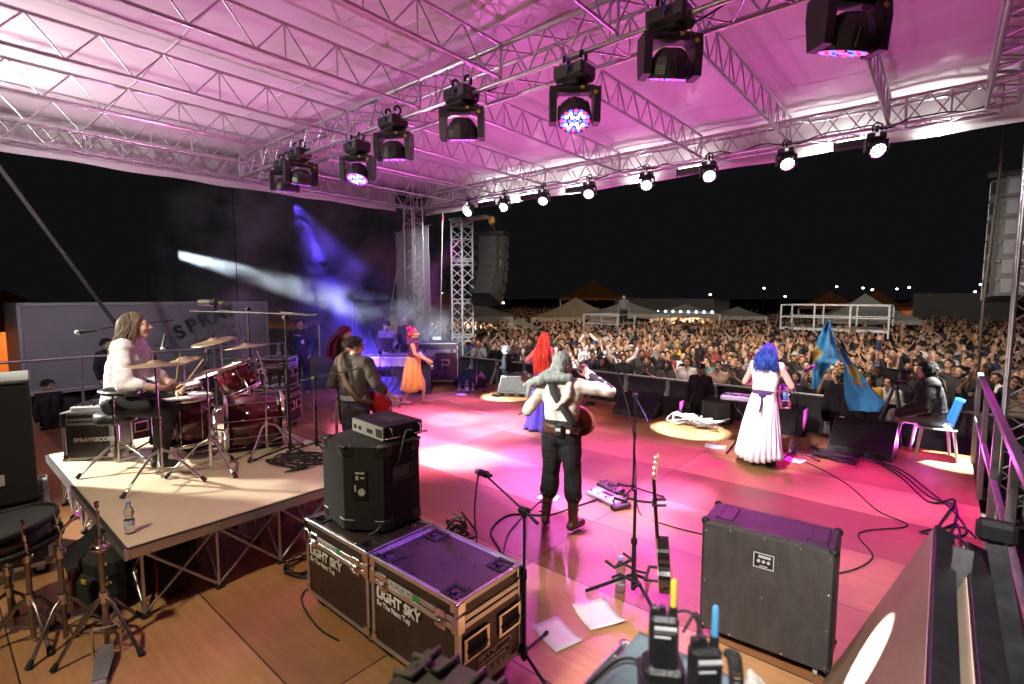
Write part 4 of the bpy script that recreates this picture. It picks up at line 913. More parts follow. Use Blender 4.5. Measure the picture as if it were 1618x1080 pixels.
def person(name, loc, rotz, label, H=1.75, J=None, lean=0, side=0, twist=0, head=(0, 0, 0), top=None, bottom=None, shoes=None, skin=None, sleeve='long', loose=.012, pants=.012, hands=((.5, None), (.5, None)),
           voxel=.012, hv=.007, wrinkle=.006, cat='person', group=None, belly=0, boots=False, shoulders=1, legs=True, waistz=1.0, seed=0, neckline=True, fn=6, extra=(), bare=False, link=True):
    k = H / 1.75; J = dict(J or {}); skin = skin or skins[0]
    hp = V(J.get('pelvis', (0, 0, .93)))
    RU = M.Translation(hp) @ M.Rotation(twist, 4, 'Z') @ M.Rotation(-lean, 4, 'X') @ M.Rotation(side, 4, 'Y') @ M.Translation((0, 0, -.93))
    u = lambda *p: RU @ V(p)
    sh = .165 * shoulders
    jl = {n: V(J[n]) for n in J}
    SL, SR = u(-sh, 0, 1.415), u(sh, 0, 1.415)
    el = RU @ jl['el'] if 'el' in jl else u(-.235, -.03, 1.14); er = RU @ jl['er'] if 'er' in jl else u(.235, -.03, 1.14)
    wl = RU @ jl['wl'] if 'wl' in jl else u(-.25, .07, .90); wr = RU @ jl['wr'] if 'wr' in jl else u(.25, .07, .90)
    P = []; TOP, SK, BOT, SHO = 1, 0, 5, 6
    T_ = SK if bare else TOP
    for s in (-1, 1):
        P += [('c', u(s * .05, 0, 1.02), u(s * .055, 0, 1.12), .098 + loose + belly * .5, .096 + loose + belly * .4, T_), ('c', u(s * .055, .0, 1.12), u(s * .082 * shoulders, .008, 1.31), .096 + loose + belly * .4, .100 + loose, T_),
              ('c', u(s * .13 * shoulders, -.004, 1.405), u(s * .02, -.004, 1.475), .058 + loose * .6, .050 + loose * .4, T_)]
        P += [('c', hp + V((s * .05, 0, 0)), u(s * .05, 0, 1.03), .108 + pants, .098 + pants, BOT if waistz >= 1 else T_)]
    if belly: P.append(('e', u(0, .06, 1.10), (.12 + belly, .08 + belly, .13), T_))
    P.append(('c', SL, SR, .060 + loose, .060 + loose, T_))
    P.append(('c', u(0, -.008, 1.44), u(0, .012, 1.545), .054, .050, SK))
    for S_, E_, W_ in ((SL, el, wl), (SR, er, wr)):
        m1 = SK if sleeve == 'none' else TOP; m2 = TOP if sleeve == 'long' else SK; lo = loose if m1 == TOP else 0; lo2 = loose if m2 == TOP else 0
        if sleeve == 'short':
            mid = S_.lerp(E_, .62); P += [('c', S_, mid, .052 + loose, .048 + loose, TOP), ('c', mid, E_, .043, .040, SK)]
        else: P.append(('c', S_, E_, .052 + lo, .043 + lo, m1))
        if sleeve == 'threeq': mid = E_.lerp(W_, .3); P += [('c', E_, mid, .042 + loose, .04 + loose, TOP), ('c', mid, W_, .037, .028, SK)]
        elif sleeve == 'long': P += [('c', E_, E_.lerp(W_, .9), .042 + lo2, .032 + lo2, m2), ('c', E_.lerp(W_, .9), W_, .028, .027, SK)]
        else: P.append(('c', E_, W_, .041, .028, SK))
    if legs:
        for s, n in ((-1, 'l'), (1, 'r')):
            h = hp + V((s * .085, 0, -.02)); kn = jl.get('k' + n, V((s * .10, .01, .50))); an = jl.get('a' + n, V((s * .105, -.02, .09))); fd = V(J.get('f' + n, (s * .12, 1, 0))).normalized()
            lm = BOT if bottom else SK; pa = pants if bottom else -.012
            P += [('c', h, kn, .088 + pa, .060 + pa, lm)]
            if boots: P += [('c', kn, kn.lerp(an, .42), .060 + pa, .060 + pa, lm), ('c', kn.lerp(an, .40), an, .060, .046, SHO)]
            else: P += [('c', kn, kn.lerp(an, .35), .058 + pa, .060 + pa, lm), ('c', kn.lerp(an, .35), an, .060 + pa, .042 + pa, lm)]
            zf = an.z - .05; P += [('c', V((an.x, an.y, zf + .005)) - fd * .035, V((an.x, an.y, zf)) + fd * .13, .044, .034, SHO), ('c', an, V((an.x, an.y, zf)) + fd * .02, .044, .04, SHO)]
    P += [p if p[0] == 'e' else p for p in extra]
    v, f, mi = fuse(P, voxel, 4, wrinkle, (TOP, BOT), seed)
    b = MB(); b.add(v, f, 0, True); b.mi = mi
    HC = u(0, .022, 1.605); HM = M.Translation(HC) @ M.Rotation(twist, 4, 'Z') @ M.Rotation(head[2], 4, 'Z') @ M.Rotation(head[0], 4, 'X') @ M.Rotation(head[1], 4, 'Y')
    g = head_geo(hv); o_ = len(b.v); b.v += [tuple(HM @ V(p)) for p in g.v]; b.f += [[i + o_ for i in q] for q in g.f]; b.mi += g.mi; b.sm += g.sm
    for (E_, W_, hd, sd) in ((el, wl, hands[0], -1), (er, wr, hands[1], 1)):
        d = hd[1] if hd[1] is not None else (W_ - E_); n = hd[2] if len(hd) > 2 else V((-sd, 0, 0)) + V((0, .2, 0)); hand_geo(b, W_ - V(d).normalized() * .012, d, n, hd[0], .98, sd, 0, fn)
    if k != 1: b.v = [(x * k, y * k, z * k) for x, y, z in b.v]
    M_ = [skin, top or skin, lip, eye_w, eye_d, bottom or skin, shoes or skin]
    if not link: return b, HM
    o = b.build(name, M_, None, loc, rotz); tag(o, label, cat, group)
    o_info = dict(HM=M.Scale(k, 4) @ HM, u=lambda *p: (RU @ V(p)) * k, k=k, el=el * k, er=er * k, wl=wl * k, wr=wr * k, SL=SL * k, SR=SR * k)
    return o, o_info
def hair_cap(parent, HM, m, grow=1.06, back=.35, name='hair', low=-.05, n=(22, 14), rough=.004):
    b = MB(); nu, nv = n; vs = []
    def fn(uu, vv):
        a = uu * 2 * PI; th = vv * 1.0
        face = max(0, math.sin(a))  # +y is the face
        lim = (.56 - .24 * face ** 1.2 + .10 * (1 - face) * (1 if low < 0 else .5)) * PI
        t = th * lim; x, y, z = math.sin(t) * math.cos(a), math.sin(t) * math.sin(a), math.cos(t)
        g = grow + .02 * NZ.noise(V((x * 5, y * 5, z * 5)))
        return (x * .079 * g, y * .10 * g - .016, .03 + z * .091 * g)
    b.grid(fn, nu, nv, th=-.004, mtx=HM); return b.build(name, m, parent)
def hair_short(parent, HM, m, n=420, L=.035, r=.0045, seed=1, name='hair_strands'):
    q = random.Random(seed); b = MB(); ms = m if isinstance(m, list) else [m]
    while n:
        a = q.uniform(0, 2 * PI); t = q.uniform(0, .66) * PI; f = max(0, math.sin(a))
        if t > (.54 - .24 * f ** 1.2 + .10 * (1 - f)) * PI: continue
        n -= 1; st = math.sin(t); p = V((st * math.cos(a) * .084, st * math.sin(a) * .105 - .016, .03 + math.cos(t) * .096)); d = V((p.x * 3, p.y * 2 + .02, 0)); d = (d.normalized() if d.length > 1e-4 else V((0, 1, 0))) + V((q.uniform(-.5, .5), q.uniform(-.5, .5), -.5 * st)); d.normalize()
        k = L * q.uniform(.6, 1.2); b.tube([HM @ p, HM @ (p + d * k * .5 + V((p.x, p.y, .03)) * .06), HM @ (p + d * k)], [r, r, r * .3], 4, q.randrange(len(ms)), caps=False)
    return b.build(name, ms, parent)
def hair_long(parent, HM, m, length, n=90, r=.008, spread=.10, back=.12, seed=1, name='hair', sides=True, front=0, flat=.5, wav=.012, kk=5, fall=V((0, 0, -1)), bmul=1.0):
    q = random.Random(seed); b = MB(); inv = HM.to_3x3()
    ms = m if isinstance(m, list) else [m]
    for i in range(n):
        a = q.uniform(PI * (1.02 - front), PI * (1.98 + front)); t = q.uniform(.03, .36 if math.sin(a) > .05 else .62) * PI; st = math.sin(t)
        p = V((st * math.cos(a) * .086, st * math.sin(a) * .107 - .016, .03 + math.cos(t) * .097)); p0 = HM @ p
        out = (inv @ V((p.x / .083, (p.y + .016) / .103, 0))); out = out.normalized() if out.length > .01 else V((0, -1, 0))
        c1 = HM @ V((p.x * 1.12, (p.y + .016) * 1.1 - .018, min(p.z, .01))) if math.sin(a) < .05 else HM @ V((math.copysign(.092, p.x), p.y * .25 - .005, .01))
        L = length * q.uniform(.78, 1.05); pts = [p0, p0.lerp(c1, .55) + out * .008]; base = c1; tgt = HM @ V((p.x * 1.3 * (spread / .08), -back * bmul - .02 + q.uniform(-.03, .03), -.16)) if math.sin(a) < .05 else HM @ V((math.copysign(q.uniform(.085, .11), p.x), q.uniform(-.07, -.01), -.15))
        for j in range(1, kk + 1):
            f = j / kk; c = base.lerp(tgt, min(1, f * 2.2)) if f < .5 else tgt + fall * 0
            z = base.z + fall.z * L * f; pts.append(V((c.x + fall.x * L * f + q.uniform(-1, 1) * wav, c.y + fall.y * L * f + q.uniform(-1, 1) * wav, z)))
        b.tube(smooth_path(pts, 2), [r * (1 - .5 * j / (2 * len(pts))) for j in range(2 * (len(pts) - 1) + 1)], 5, q.randrange(len(ms)), flat=flat)
    return b.build(name, ms, parent)
def skirt(parent, u, z0, z1, r0, r1, m, folds=14, amp=.03, name='skirt', cut=None, off=(0, 0), sq=.8, seed=0):
    b = MB()
    def fn(uu, vv):
        a = uu * 2 * PI; zz = z0 + (z1 - z0) * vv; rr = r0 + (r1 - r0) * vv ** .9; am = amp * vv
        rr += am * math.sin(folds * a + 2 * NZ.noise(V((math.cos(a) * 2 + seed, math.sin(a) * 2, vv)))) + am * .9 * NZ.noise(V((math.cos(a) * 3, math.sin(a) * 3 + seed, vv * 2)))
        c = u(0, 0, z0)
        return (c.x + rr * math.cos(a) + off[0] * vv, c.y + rr * sq * math.sin(a) + off[1] * vv, zz + .02 * vv * math.sin(a * 3 + seed))
    b.grid(fn, 96, 18, th=.004); return b.build(name, m, parent)
def band(parent, u, z, w, rx, ry, m, name='belt', tilt=0, n=36, th=.008, off=(0, 0, 0)):
    b = MB(); b.grid(lambda uu, vv: tuple(u(off[0] + rx * math.cos(-uu * 2 * PI), off[1] + ry * math.sin(-uu * 2 * PI), z + (vv - .5) * w + tilt * math.cos(uu * 2 * PI))), n, 3, th=-th); return b.build(name, m, parent)
def strap(parent, pts, w, m, name='strap', nrm=None, th=.004, mtx=None):
    P = smooth_path(pts, 6); b = MB(); k = len(P) - 1
    def fn(uu, vv):
        i = min(k, round(uu * k)); t = (P[min(i + 1, k)] - P[max(i - 1, 0)]).normalized(); nn = V(nrm) if nrm else V((0, -1, .1)); s = t.cross(nn).normalized(); return tuple(P[i] + s * (vv - .5) * w)
    b.grid(fn, k, 2, th=th); return b.build(name, m, parent)
# ------------------------------------------------------------------ instruments
def guitar(name, mtx, label, wood_m, face_m, L=.62, bl=.46, bw=.36, bd=.09, pegs=6, oval=False, head_m=None, electric=False, cat='guitar', neck_m=None):
    "local: X towards the headstock, Z out of the front, origin at the body centre"
    o = thing(name, (0, 0, 0), 0, label, cat); pts = []
    for i in range(48):
        a = 2 * PI * i / 48; c, s = math.cos(a), math.sin(a)
        w = bw / 2 * (1 if oval else (1 - .22 * c - .20 * math.exp(-((c - .15) / .28) ** 2)))
        pts.append((bl / 2 * c, w * s))
    b = MB(); b.prism(pts, -bd / 2, bd / 2 - .006, 0, mtx); b.build('body', wood_m, o)
    b = MB(); b.prism([(x * .985, y * .985) for x, y in pts], bd / 2 - .006, bd / 2, 0, mtx); fc = b.build('soundboard', face_m, o)
    b = MB(); b.lathe([(.001, bd / 2 + .001), (.045, bd / 2 + .001)], 20, 0, mtx @ M.Translation((.06, 0, 0))); b.box((-bl * .25, 0, bd / 2 + .004), (.03, .13, .012), 0, mtx=mtx); b.build('bridge', eye_d, fc)
    nm = neck_m or mat('neck_wood', (.12, .06, .03), .35, 0, .2, 20)
    b = MB(); b.box((bl / 2 + L / 2 - .07, 0, bd / 2 - .006), (L + .14, .05, .026), 0, mtx=mtx); b.build('neck', nm, o)
    T = mtx @ M.Translation((bl / 2 + L, 0, bd / 2 - .004)) @ M.Rotation(rad(-10), 4, 'Y').inverted()
    b = MB(); b.prism([(0, -.026), (.05, -.038), (.17, -.032), (.19, 0), (.17, .032), (.05, .038), (0, .026)], -.018, 0, 0, T); hd = b.build('headstock', head_m or nm, o)
    b = MB(); half = pegs // 2
    for i in range(half):
        for s in (-1, 1):
            x = .035 + .125 * i / max(1, half - 1); b.cyl((x, s * .03, -.008), (x, s * .062, -.008), .004, n=6, mtx=T); b.ell((x, s * .068, -.008), (.009, .011, .006), 0, 8, 6, mtx=T); b.cyl((x, s * .018, 0), (x, s * .018, .012), .005, n=6, mtx=T)
    b.build('tuning_peg', steel, hd); return o
# ------------------------------------------------------------------ the band
def wm(loc, rotz): return M.Translation(loc) @ M.Rotation(rotz, 4, 'Z')
def gmat(loc, rotz, c, x, z=(0, 1, 0)):
    x = V(x).normalized(); z = V(z); z = (z - x * z.dot(x)).normalized(); y = z.cross(x)
    return wm(loc, rotz) @ M(((x.x, y.x, z.x, c[0]), (x.y, y.y, z.y, c[1]), (x.z, y.z, z.z, c[2]), (0, 0, 0, 1)))
cream = cloth('cream_cotton', (.66, .60, .54)); blackw = cloth('black_wool', (.010, .010, .012)); brownl = mat('brown_leather', (.075, .034, .022), .42, 0, .3, 12, .3, 60)
greysc = cloth('grey_scarf', (.24, .27, .26), .15, .6, 70); jeans = cloth('dark_jeans', (.022, .028, .05)); brownsh = cloth('brown_shirt', (.052, .040, .033)); redg = mat('red_guitar', (.35, .01, .015), .15, 0, .1, 8, coat=.5)
whitec = cloth('white_cotton', (.72, .69, .68), .06); purple = cloth('dark_purple', (.035, .014, .06)); violet = cloth('violet_skirt', (.085, .07, .33), .1); orange = cloth('orange_skirt', (.80, .38, .12), .06)
maroon = cloth('maroon_top', (.12, .02, .06)); plum = cloth('plum_cowl', (.12, .05, .16)); wood_h = mat('honey_wood', (.19, .075, .026), .25, 0, .2, 14, coat=.4); wood_d = mat('dark_wood', (.07, .03, .02), .3, 0, .2, 14, coat=.4)
hair_dk = mat('hair_dark', (.012, .009, .008), .62, 0, .3, 40); hair_br = mat('hair_brown', (.095, .056, .032), .6, 0, .35, 40); hair_b3 = mat('hair_light_brown', (.20, .13, .08), .5, 0, .35, 40); hair_bl = mat('hair_blue', (.01, .05, .30), .4, 0, .4, 40); hair_b4 = mat('hair_cyan', (.02, .12, .42), .4, 0, .4, 40); hair_b2 = mat('hair_deep_blue', (.006, .015, .09), .4, 0, .4, 40)
hair_rd = mat('dread_red', (.75, .08, .06), .6, 0, .35, 50, .6, 220); hair_or = mat('dread_orange', (.80, .24, .12), .6, 0, .3, 50, .6, 220); hair_pu = mat('hair_purple', (.09, .012, .06), .38, 0, .4, 40); hair_mg = mat('hair_magenta', (.40, .01, .14), .5, 0, .3, 40)

# scarf wearing guitarist
lc, rz = (-2.79, 4.03, 0), .26
o, I = person('person', lc, rz, 'guitarist in cream shirt, grey headscarf, black trousers and brown boots, seen from behind', 1.79,
    dict(el=(-.33, -.06, 1.14), wl=(-.30, .24, 1.24), er=(.45, .06, 1.37), wr=(.20, .17, 1.50), kl=(-.12, .04, .52), kr=(.11, .02, .52), al=(-.15, -.02, .11), ar=(.14, -.04, .11), fl=(-.35, 1, 0), fr=(.45, 1, 0)),
    top=cream, bottom=blackw, shoes=brownl, sleeve='long', loose=.014, pants=.026, boots=True, head=(.0, 0, -.5), hands=((.9, V((.3, .5, .6)), V((.3, -.5, .2))), (.7, V((-.35, .25, .45)), V((-.2, -.6, .2)))), wrinkle=.010, voxel=.010, seed=3, fn=8)
b = MB(); b.tube([I['er'].lerp(I['wr'], -.05), I['er'].lerp(I['wr'], .5), I['er'].lerp(I['wr'], .88)], [.062, .057, .046], 16); b.build('arm_guard', cloth_blk, o)
HM = I['HM']; h = lambda x, y, z: HM @ V((x, y, z)); u = I['u']
P = [('e', h(0, -.018, .035), (.092, .108, .095), 0), ('c', h(-.03, -.06, -.03), h(.03, -.06, -.03), .06, .06, 0), ('c', h(0, -.10, -.03), h(-.05, -.115, -.07), .04, .035, 0),
     ('c', h(-.03, -.10, -.06), u(-.16, -.13, 1.47), .045, .055, 0), ('c', u(-.16, -.13, 1.47), u(-.30, -.10, 1.42), .052, .03, 0), ('c', u(-.10, -.11, 1.49), u(.10, -.09, 1.50), .055, .04, 0), ('c', u(-.27, -.11, 1.44), u(-.31, -.10, 1.30), .03, .02, 0)]
v, f, mi = fuse(P, .007, 2, .006, (0,), 5, 42); b = MB(); b.add(v, f, 0, True); b.build('headscarf', greysc, o)
P = [('c', u(-.09, -.125, 1.33), u(.0, -.15, 1.22), .035, .03, 0), ('c', u(.0, -.15, 1.22), u(.10, -.125, 1.33), .03, .035, 0), ('c', u(-.09, -.12, 1.35), u(-.10, -.07, 1.46), .035, .03, 0), ('c', u(.10, -.12, 1.35), u(.11, -.07, 1.46), .035, .03, 0)]
v, f, mi = fuse(P, .008, 3, .006, (0,), 2, 30); b = MB(); b.add(v, f, 0, True); b.build('hood', cream, o)
band(o, u, 1.005, .095, .178, .150, brownl); b = MB(); c = u(.03, -.165, 1.01); b.box(tuple(c), (.075, .035, .115), 0, b=.01); bp = b.build('belt_pack', blk, o); b = MB(); b.box(tuple(c + V((0, -.02, .01))), (.05, .006, .03), 0); b.build('pack_label', ltgrey, bp)
b = MB(); b.box(tuple(c + V((.09, .012, -.005))), (.035, .01, .035), 0); b.build('buckle_tag', white, o)
strap(o, [u(-.07, .06, 1.50), u(-.09, -.07, 1.505), u(-.03, -.150, 1.36), u(.08, -.160, 1.20), u(.165, -.11, 1.06), u(.20, .06, 1.00)], .06, cloth_blk)
for s in (-1, 1):
    b = MB()
    for k in range(3): b.cyl(V((s * .145 + .02, -.075, .18 + .09 * k)), V((s * .145 + .06 * s, -.06, .15 + .09 * k)), .008)
    b.build('boot_lace', brownl, o)
guitar('bouzouki', gmat(lc, rz, (.11, .215, 1.05), (-.80, .10, .47)), 'round bodied wooden bouzouki slung in front of the scarf wearing guitarist', wood_h, mat('spruce_face', (.42, .25, .10), .3, coat=.4), L=.44, bl=.33, bw=.28, bd=.08, pegs=8, oval=True, neck_m=wood_d, head_m=wood_d)

# brown shirted guitarist
lc, rz = (-5.60, 3.52, 0), .32
o, I = person('person', lc, rz, 'stocky guitarist in dark brown shirt and dark jeans, seen from behind', 1.82, dict(el=(-.30, -.05, 1.15), wl=(-.12, .27, 1.12), er=(.34, -.02, 1.17), wr=(.46, .16, .98), al=(-.13, -.05, .09), ar=(.14, .05, .09)),
    top=brownsh, bottom=jeans, shoes=blackw, sleeve='threeq', loose=.028, pants=.022, belly=.03, shoulders=1.16, head=(-.15, 0, -.75), hands=((.8, None), (.35, V((.4, .3, -.6)), V((-.6, .2, -.2)))), wrinkle=.012, seed=9)
u = I['u']; hair_cap(o, I['HM'], hair_dk, 1.05); hair_short(o, I['HM'], [hair_dk, hair_dk, hair_br])
P = [('c', u(s * .06, 0, .98), u(s * .06, 0, .86), .115, .13, 0) for s in (-1, 1)]; v, f, mi = fuse(P, .012, 3, .016, (0,), 4, 16); b = MB(); b.add(v, f, 0, True); b.build('shirt_tail', brownsh, o)
band(o, u, 1.0, .06, .188, .160, greysc, 'sash'); b = MB(); b.tube([u(-.16, -.12, 1.0), u(-.17, -.14, .8), u(-.19, -.12, .5), u(-.20, -.1, .38)], .022, 8, flat=.35); b.build('sash_end', mat('sash_khaki', (.14, .10, .07), .85, 0, .2, 20), o)
b = MB(); b.tube([(u(-.17, -.14, 1.0) + V((.03 * math.cos(a), 0, .03 * math.sin(a)))) for a in [k * PI / 6 for k in range(13)]], .006); b.build('buckle', steel, o)
strap(o, [u(-.11, .08, 1.50), u(-.12, -.08, 1.51), u(-.06, -.165, 1.34), u(.06, -.17, 1.14), u(.17, -.12, .98), u(.24, .06, .92)], .075, mat('strap_suede', (.085, .045, .02), .8, 0, .2, 18))
guitar('electric_guitar', gmat(lc, rz, (.24, .16, .92), (-.80, .20, .42), (.25, 1, 0)), 'glossy red guitar held low by the brown shirted guitarist', redg, redg, L=.52, bl=.44, bw=.34, bd=.06)

# bassist
lc, rz = (-8.12, 4.92, 0), -.28
o, I = person('person', lc, rz, 'long haired bassist in black sleeveless tunic, head bowed, behind the brown shirted guitarist', 1.80, dict(el=(-.30, .02, 1.17), wl=(-.34, .26, 1.06), er=(.32, -.04, 1.20), wr=(.20, .27, 1.14), al=(-.14, 0, .09), ar=(.12, .05, .09)),
    top=blackw, bottom=blackw, shoes=blackw, sleeve='none', loose=.016, pants=.05, shoulders=1.08, head=(-.55, 0, -.9), wrinkle=.010, skin=skins[0], seed=12)
u = I['u']; hair_cap(o, I['HM'], hair_pu, 1.0); hair_long(o, I['HM'], [hair_pu, hair_mg, hair_pu, hair_dk], .50, 480, .0052, .11, .13, 3, 'long_hair', front=.44, fall=V((-.12, -.10, -1)))
skirt(o, u, 1.02, .62, .15, .20, blackw, 9, .02, 'tunic_skirt', seed=2); band(o, u, 1.03, .05, .155, .13, brownl)
guitar('bass_guitar', gmat(lc, rz, (.20, .20, 1.02), (-.92, .12, .10)), 'pale headed bass guitar pointing left, held by the long haired bassist', wood_d, wood_d, L=.60, bl=.42, bw=.32, bd=.05, pegs=4, head_m=mat('maple', (.55, .42, .26), .35, 0, .1, 20), neck_m=mat('maple'))

# singer in the orange skirt
lc, rz = (-8.52, 6.78, 0), -.86
o, I = person('person', lc, rz, 'barefoot woman in orange wrap skirt and plum cowl with magenta hair bun', 1.66, dict(el=(-.20, .03, 1.18), wl=(-.16, .28, 1.0), er=(.23, .08, 1.16), wr=(.22, .38, 1.00), kl=(-.08, .20, .50), al=(-.08, .20, .09), kr=(.09, -.02, .49), ar=(.09, -.20, .11), pelvis=(0, 0, .93)),
    top=maroon, skin=skins[0], sleeve='none', loose=.002, shoulders=.86, head=(.08, 0, -.1), wrinkle=.004, seed=5, hands=((.5, None), (1.2, None)))
u = I['u']; hair_cap(o, I['HM'], hair_mg, 1.08)
HMo = I['HM']; b = MB()
for k in range(5): b.ell(tuple(HMo @ V((.02 * (k % 2), -.07 - .014 * k, .10 + .022 * (k % 3)))), (.045, .045, .04), 0, 10, 8)
b.build('hair_bun', hair_mg, o); hair_long(o, I['HM'], [hair_mg, hair_rd], .16, 26, .009, .08, .10, 5, 'loose_hair')
skirt(o, u, 1.03, .30, .135, .215, orange, 11, .035, seed=4, sq=1.0, off=(0, -.06))
P = [('c', u(-.12, -.03, 1.46), u(.12, -.03, 1.46), .05, .05, 0), ('c', u(-.12, .06, 1.40), u(.12, .06, 1.40), .05, .05, 0), ('c', u(-.15, 0, 1.43), u(-.12, -.09, 1.38), .045, .04, 0), ('c', u(.15, 0, 1.43), u(.12, -.09, 1.38), .045, .04, 0), ('c', u(-.08, -.10, 1.42), u(.08, -.10, 1.40), .05, .05, 0)]
v, f, mi = fuse(P, .010, 2, .012, (0,), 1, 24); b = MB(); b.add(v, f, 0, True); b.build('cowl', plum, o); band(o, u, 1.05, .035, .135, .12, cloth_blk); b = MB(); b.box(tuple(u(-.02, -.13, 1.0)), (.05, .03, .10)); b.build('belt_pack', blk, o)
q = wm(lc, rz) @ I['wr']; bottle(q.x + .03, q.y + .06, q.z - .16, 'small bottle held in the hand of the orange skirted woman', .8)

# red haired singer
lc, rz = (-5.19, 6.96, 0), .10
o, I = person('person', lc, rz, 'woman with long red dreadlocks and violet floor length skirt, back to camera', 1.70, dict(el=(-.33, -.06, 1.22), wl=(-.20, .24, 1.24), er=(.27, .0, 1.16), wr=(.14, .28, 1.16)), top=mat('pink_lace', (.55, .24, .26), .7, 0, .15, 30), sleeve='none', loose=.002, shoulders=.9, head=(-.05, 0, .1), seed=8, wrinkle=.003)
u = I['u']; hair_cap(o, I['HM'], hair_rd, 1.04); hair_long(o, I['HM'], [hair_rd, hair_or, hair_rd, hair_rd], .60, 110, .0105, .105, .135, 11, 'dreadlocks', flat=1, wav=.02)
skirt(o, u, 1.05, .01, .130, .33, violet, 10, .045, seed=7, sq=.95); band(o, u, 1.06, .13, .135, .118, maroon, 'waist_sash')
b = MB(); b.tube([(u(0, 0, .99) + V((.14 * math.cos(a), -.125 * abs(math.sin(a)) - .01, -.05 + .03 * math.sin(a * 5)))) for a in [PI + k * PI / 14 for k in range(15)]], .012, 6); b.build('cord_belt', maroon, o)
# singer in white
lc, rz = (-1.78, 7.32, 0), -.05
o, I = person('person', lc, rz, 'woman with blue hair in white sleeveless top and long white skirt, head bowed', 1.70, dict(el=(-.30, .10, 1.16), wl=(-.15, .34, 1.12), er=(.31, .10, 1.16), wr=(.17, .34, 1.10), al=(-.10, -.02, .09), ar=(.12, .0, .09)), lean=.20, top=whitec, shoes=blackw, sleeve='none', loose=.006, shoulders=1.02, head=(-.62, 0, .1), seed=6, wrinkle=.005)
u = I['u']; hair_cap(o, I['HM'], hair_bl, 1.02); hair_long(o, I['HM'], [hair_bl, hair_b2, hair_bl, hair_b2, hair_b4], .27, 620, .0048, .105, .12, 4, 'blue_hair', flat=.5, wav=.02, front=.44)
skirt(o, u, 1.0, .13, .145, .285, whitec, 23, .026, seed=3, sq=.95, off=(-.03, -.03)); band(o, u, 1.0, .13, .152, .138, purple, 'waist_sash'); b = MB(); b.ell(tuple(u(.02, -.145, 1.0)), (.05, .03, .04)); b.tube([u(.02, -.15, .99), u(.04, -.19, .88), u(.03, -.21, .76)], .014); b.build('sash_knot', purple, o)
for s, nm in ((-1, 0), (1, 0)): b = MB(); b.tube([(s * .115, 0, .06), (s * .115, 0, .13)], .052, 12); b.build('ankle_boot', blackw, o)
# drummer
lc, rz = (-6.22, 1.26, RZ), -.56
o, I = person('person', lc, rz, 'drummer with long brown hair in loose white shirt, seated at the drum kit', 1.96, dict(pelvis=(0, 0, .615), el=(-.30, .12, 1.15), wl=(-.12, .40, 1.08), er=(.27, .10, 1.13), wr=(.16, .40, 1.12), kl=(-.24, .40, .54), kr=(.20, .42, .54), al=(-.26, .46, .11), ar=(.20, .34, .11), fl=(-.3, 1, 0), fr=(.2, 1, 0)),
    lean=.20, top=whitec, bottom=blackw, shoes=blackw, sleeve='threeq', loose=.026, pants=.02, head=(.12, 0, .22), hands=((1.3, None), (1.3, V((.1, .5, .6)), V((-.6, .2, .3)))), wrinkle=.013, waistz=.5, seed=2, skin=skins[0])
u = I['u']; hair_cap(o, I['HM'], hair_br, 1.0); hair_long(o, I['HM'], [hair_br, hair_b3, hair_br], .46, 720, .0055, .105, .125, 8, 'long_hair', flat=.5, front=.46, wav=.018, fall=V((.0, -.10, -1)))
q = wm(lc, rz) @ I['wr']; q2 = wm(lc, rz) @ I['wl']
stickm = mat('stick_wood', (.60, .40, .20), .45, 0, .1, 20)
for p0, d, l_ in ((q, V((.15, .12, .95)), 'pale drumstick raised nearly upright in the drummer hand'), (q2, V((.2, .5, .75)), 'second pale drumstick beside the upright one')):
    b = MB(); d.normalize(); p0 = p0 + V((.03, .05, .03)); b.tube([p0 - d * .10, p0 + d * .22, p0 + d * .30, p0 + d * .315], [.008, .0075, .004, .006], 8); tag(b.build('drumstick', stickm), l_, 'drumstick')
# ------------------------------------------------------------------ crew
sec_b = cloth('crew_black', (.014, .014, .017)); grey_h = mat('hair_grey', (.25, .25, .25), .6)
def crew(lc, rz, label, H=1.78, hairm=hair_dk, top=sec_b, bottom=blackw, J=None, **k):
    k.setdefault('voxel', .015); k.setdefault('hv', .009)
    o, I = person('person', lc, rz, label, H, J, top=top, bottom=bottom, shoes=k.pop('shoes', blackw), **k)
    if hairm: hair_cap(o, I['HM'], hairm, 1.04, n=(16, 10)); hair_short(o, I['HM'], hairm, 200)
    return o, I
o, I = crew((-11.35, 5.75, 0), -1.9, 'bearded crew man in black long sleeved top standing in the smoke', 1.80, J=dict(wl=(-.16, .16, .92), wr=(.16, .16, .92)), shoes=mat('tan_shoe', (.35, .22, .14), .6), loose=.02)
b = MB(); c = I['u'](-.02, .145, 1.22); b.box(tuple(c), (.06, .012, .09), 0); b.build('pass_card', white, o); text('SECURITY', .035, frame(tuple(I['u'](.10, .142, 1.36)), (-1, 0, 0), (0, 0, 1)), ink_w, o, .001, 'CENTER')
crew((-10.75, 7.75, 0), 3.9, 'dark haired technician in grey top looking down behind the desk monitor', 1.72, top=cloth('grey_tee', (.16, .15, .17)), J=dict(wl=(-.16, .4, 1.1), wr=(.16, .4, 1.1)), lean=.25, head=(-.5, 0, -.3))
o, I = crew((-10.75, 8.35, 0), 3.6, 'balding technician with glasses and beard behind the desk', 1.80, hairm=None, lean=.1, head=(-.3, 0, .2))
b = MB(); HMc = I['HM']; b.tube([HMc @ V((.032 + .02 * math.cos(a), .095, .004 + .017 * math.sin(a))) for a in [k * PI / 5 for k in range(11)]], .003); b.tube([HMc @ V((-.032 + .02 * math.cos(a), .095, .004 + .017 * math.sin(a))) for a in [k * PI / 5 for k in range(11)]], .003); b.build('glasses', blk, o)
b = MB(); b.ell(tuple(HMc @ V((0, .045, -.085))), (.056, .055, .05), 0); b.build('beard', hair_dk, o)
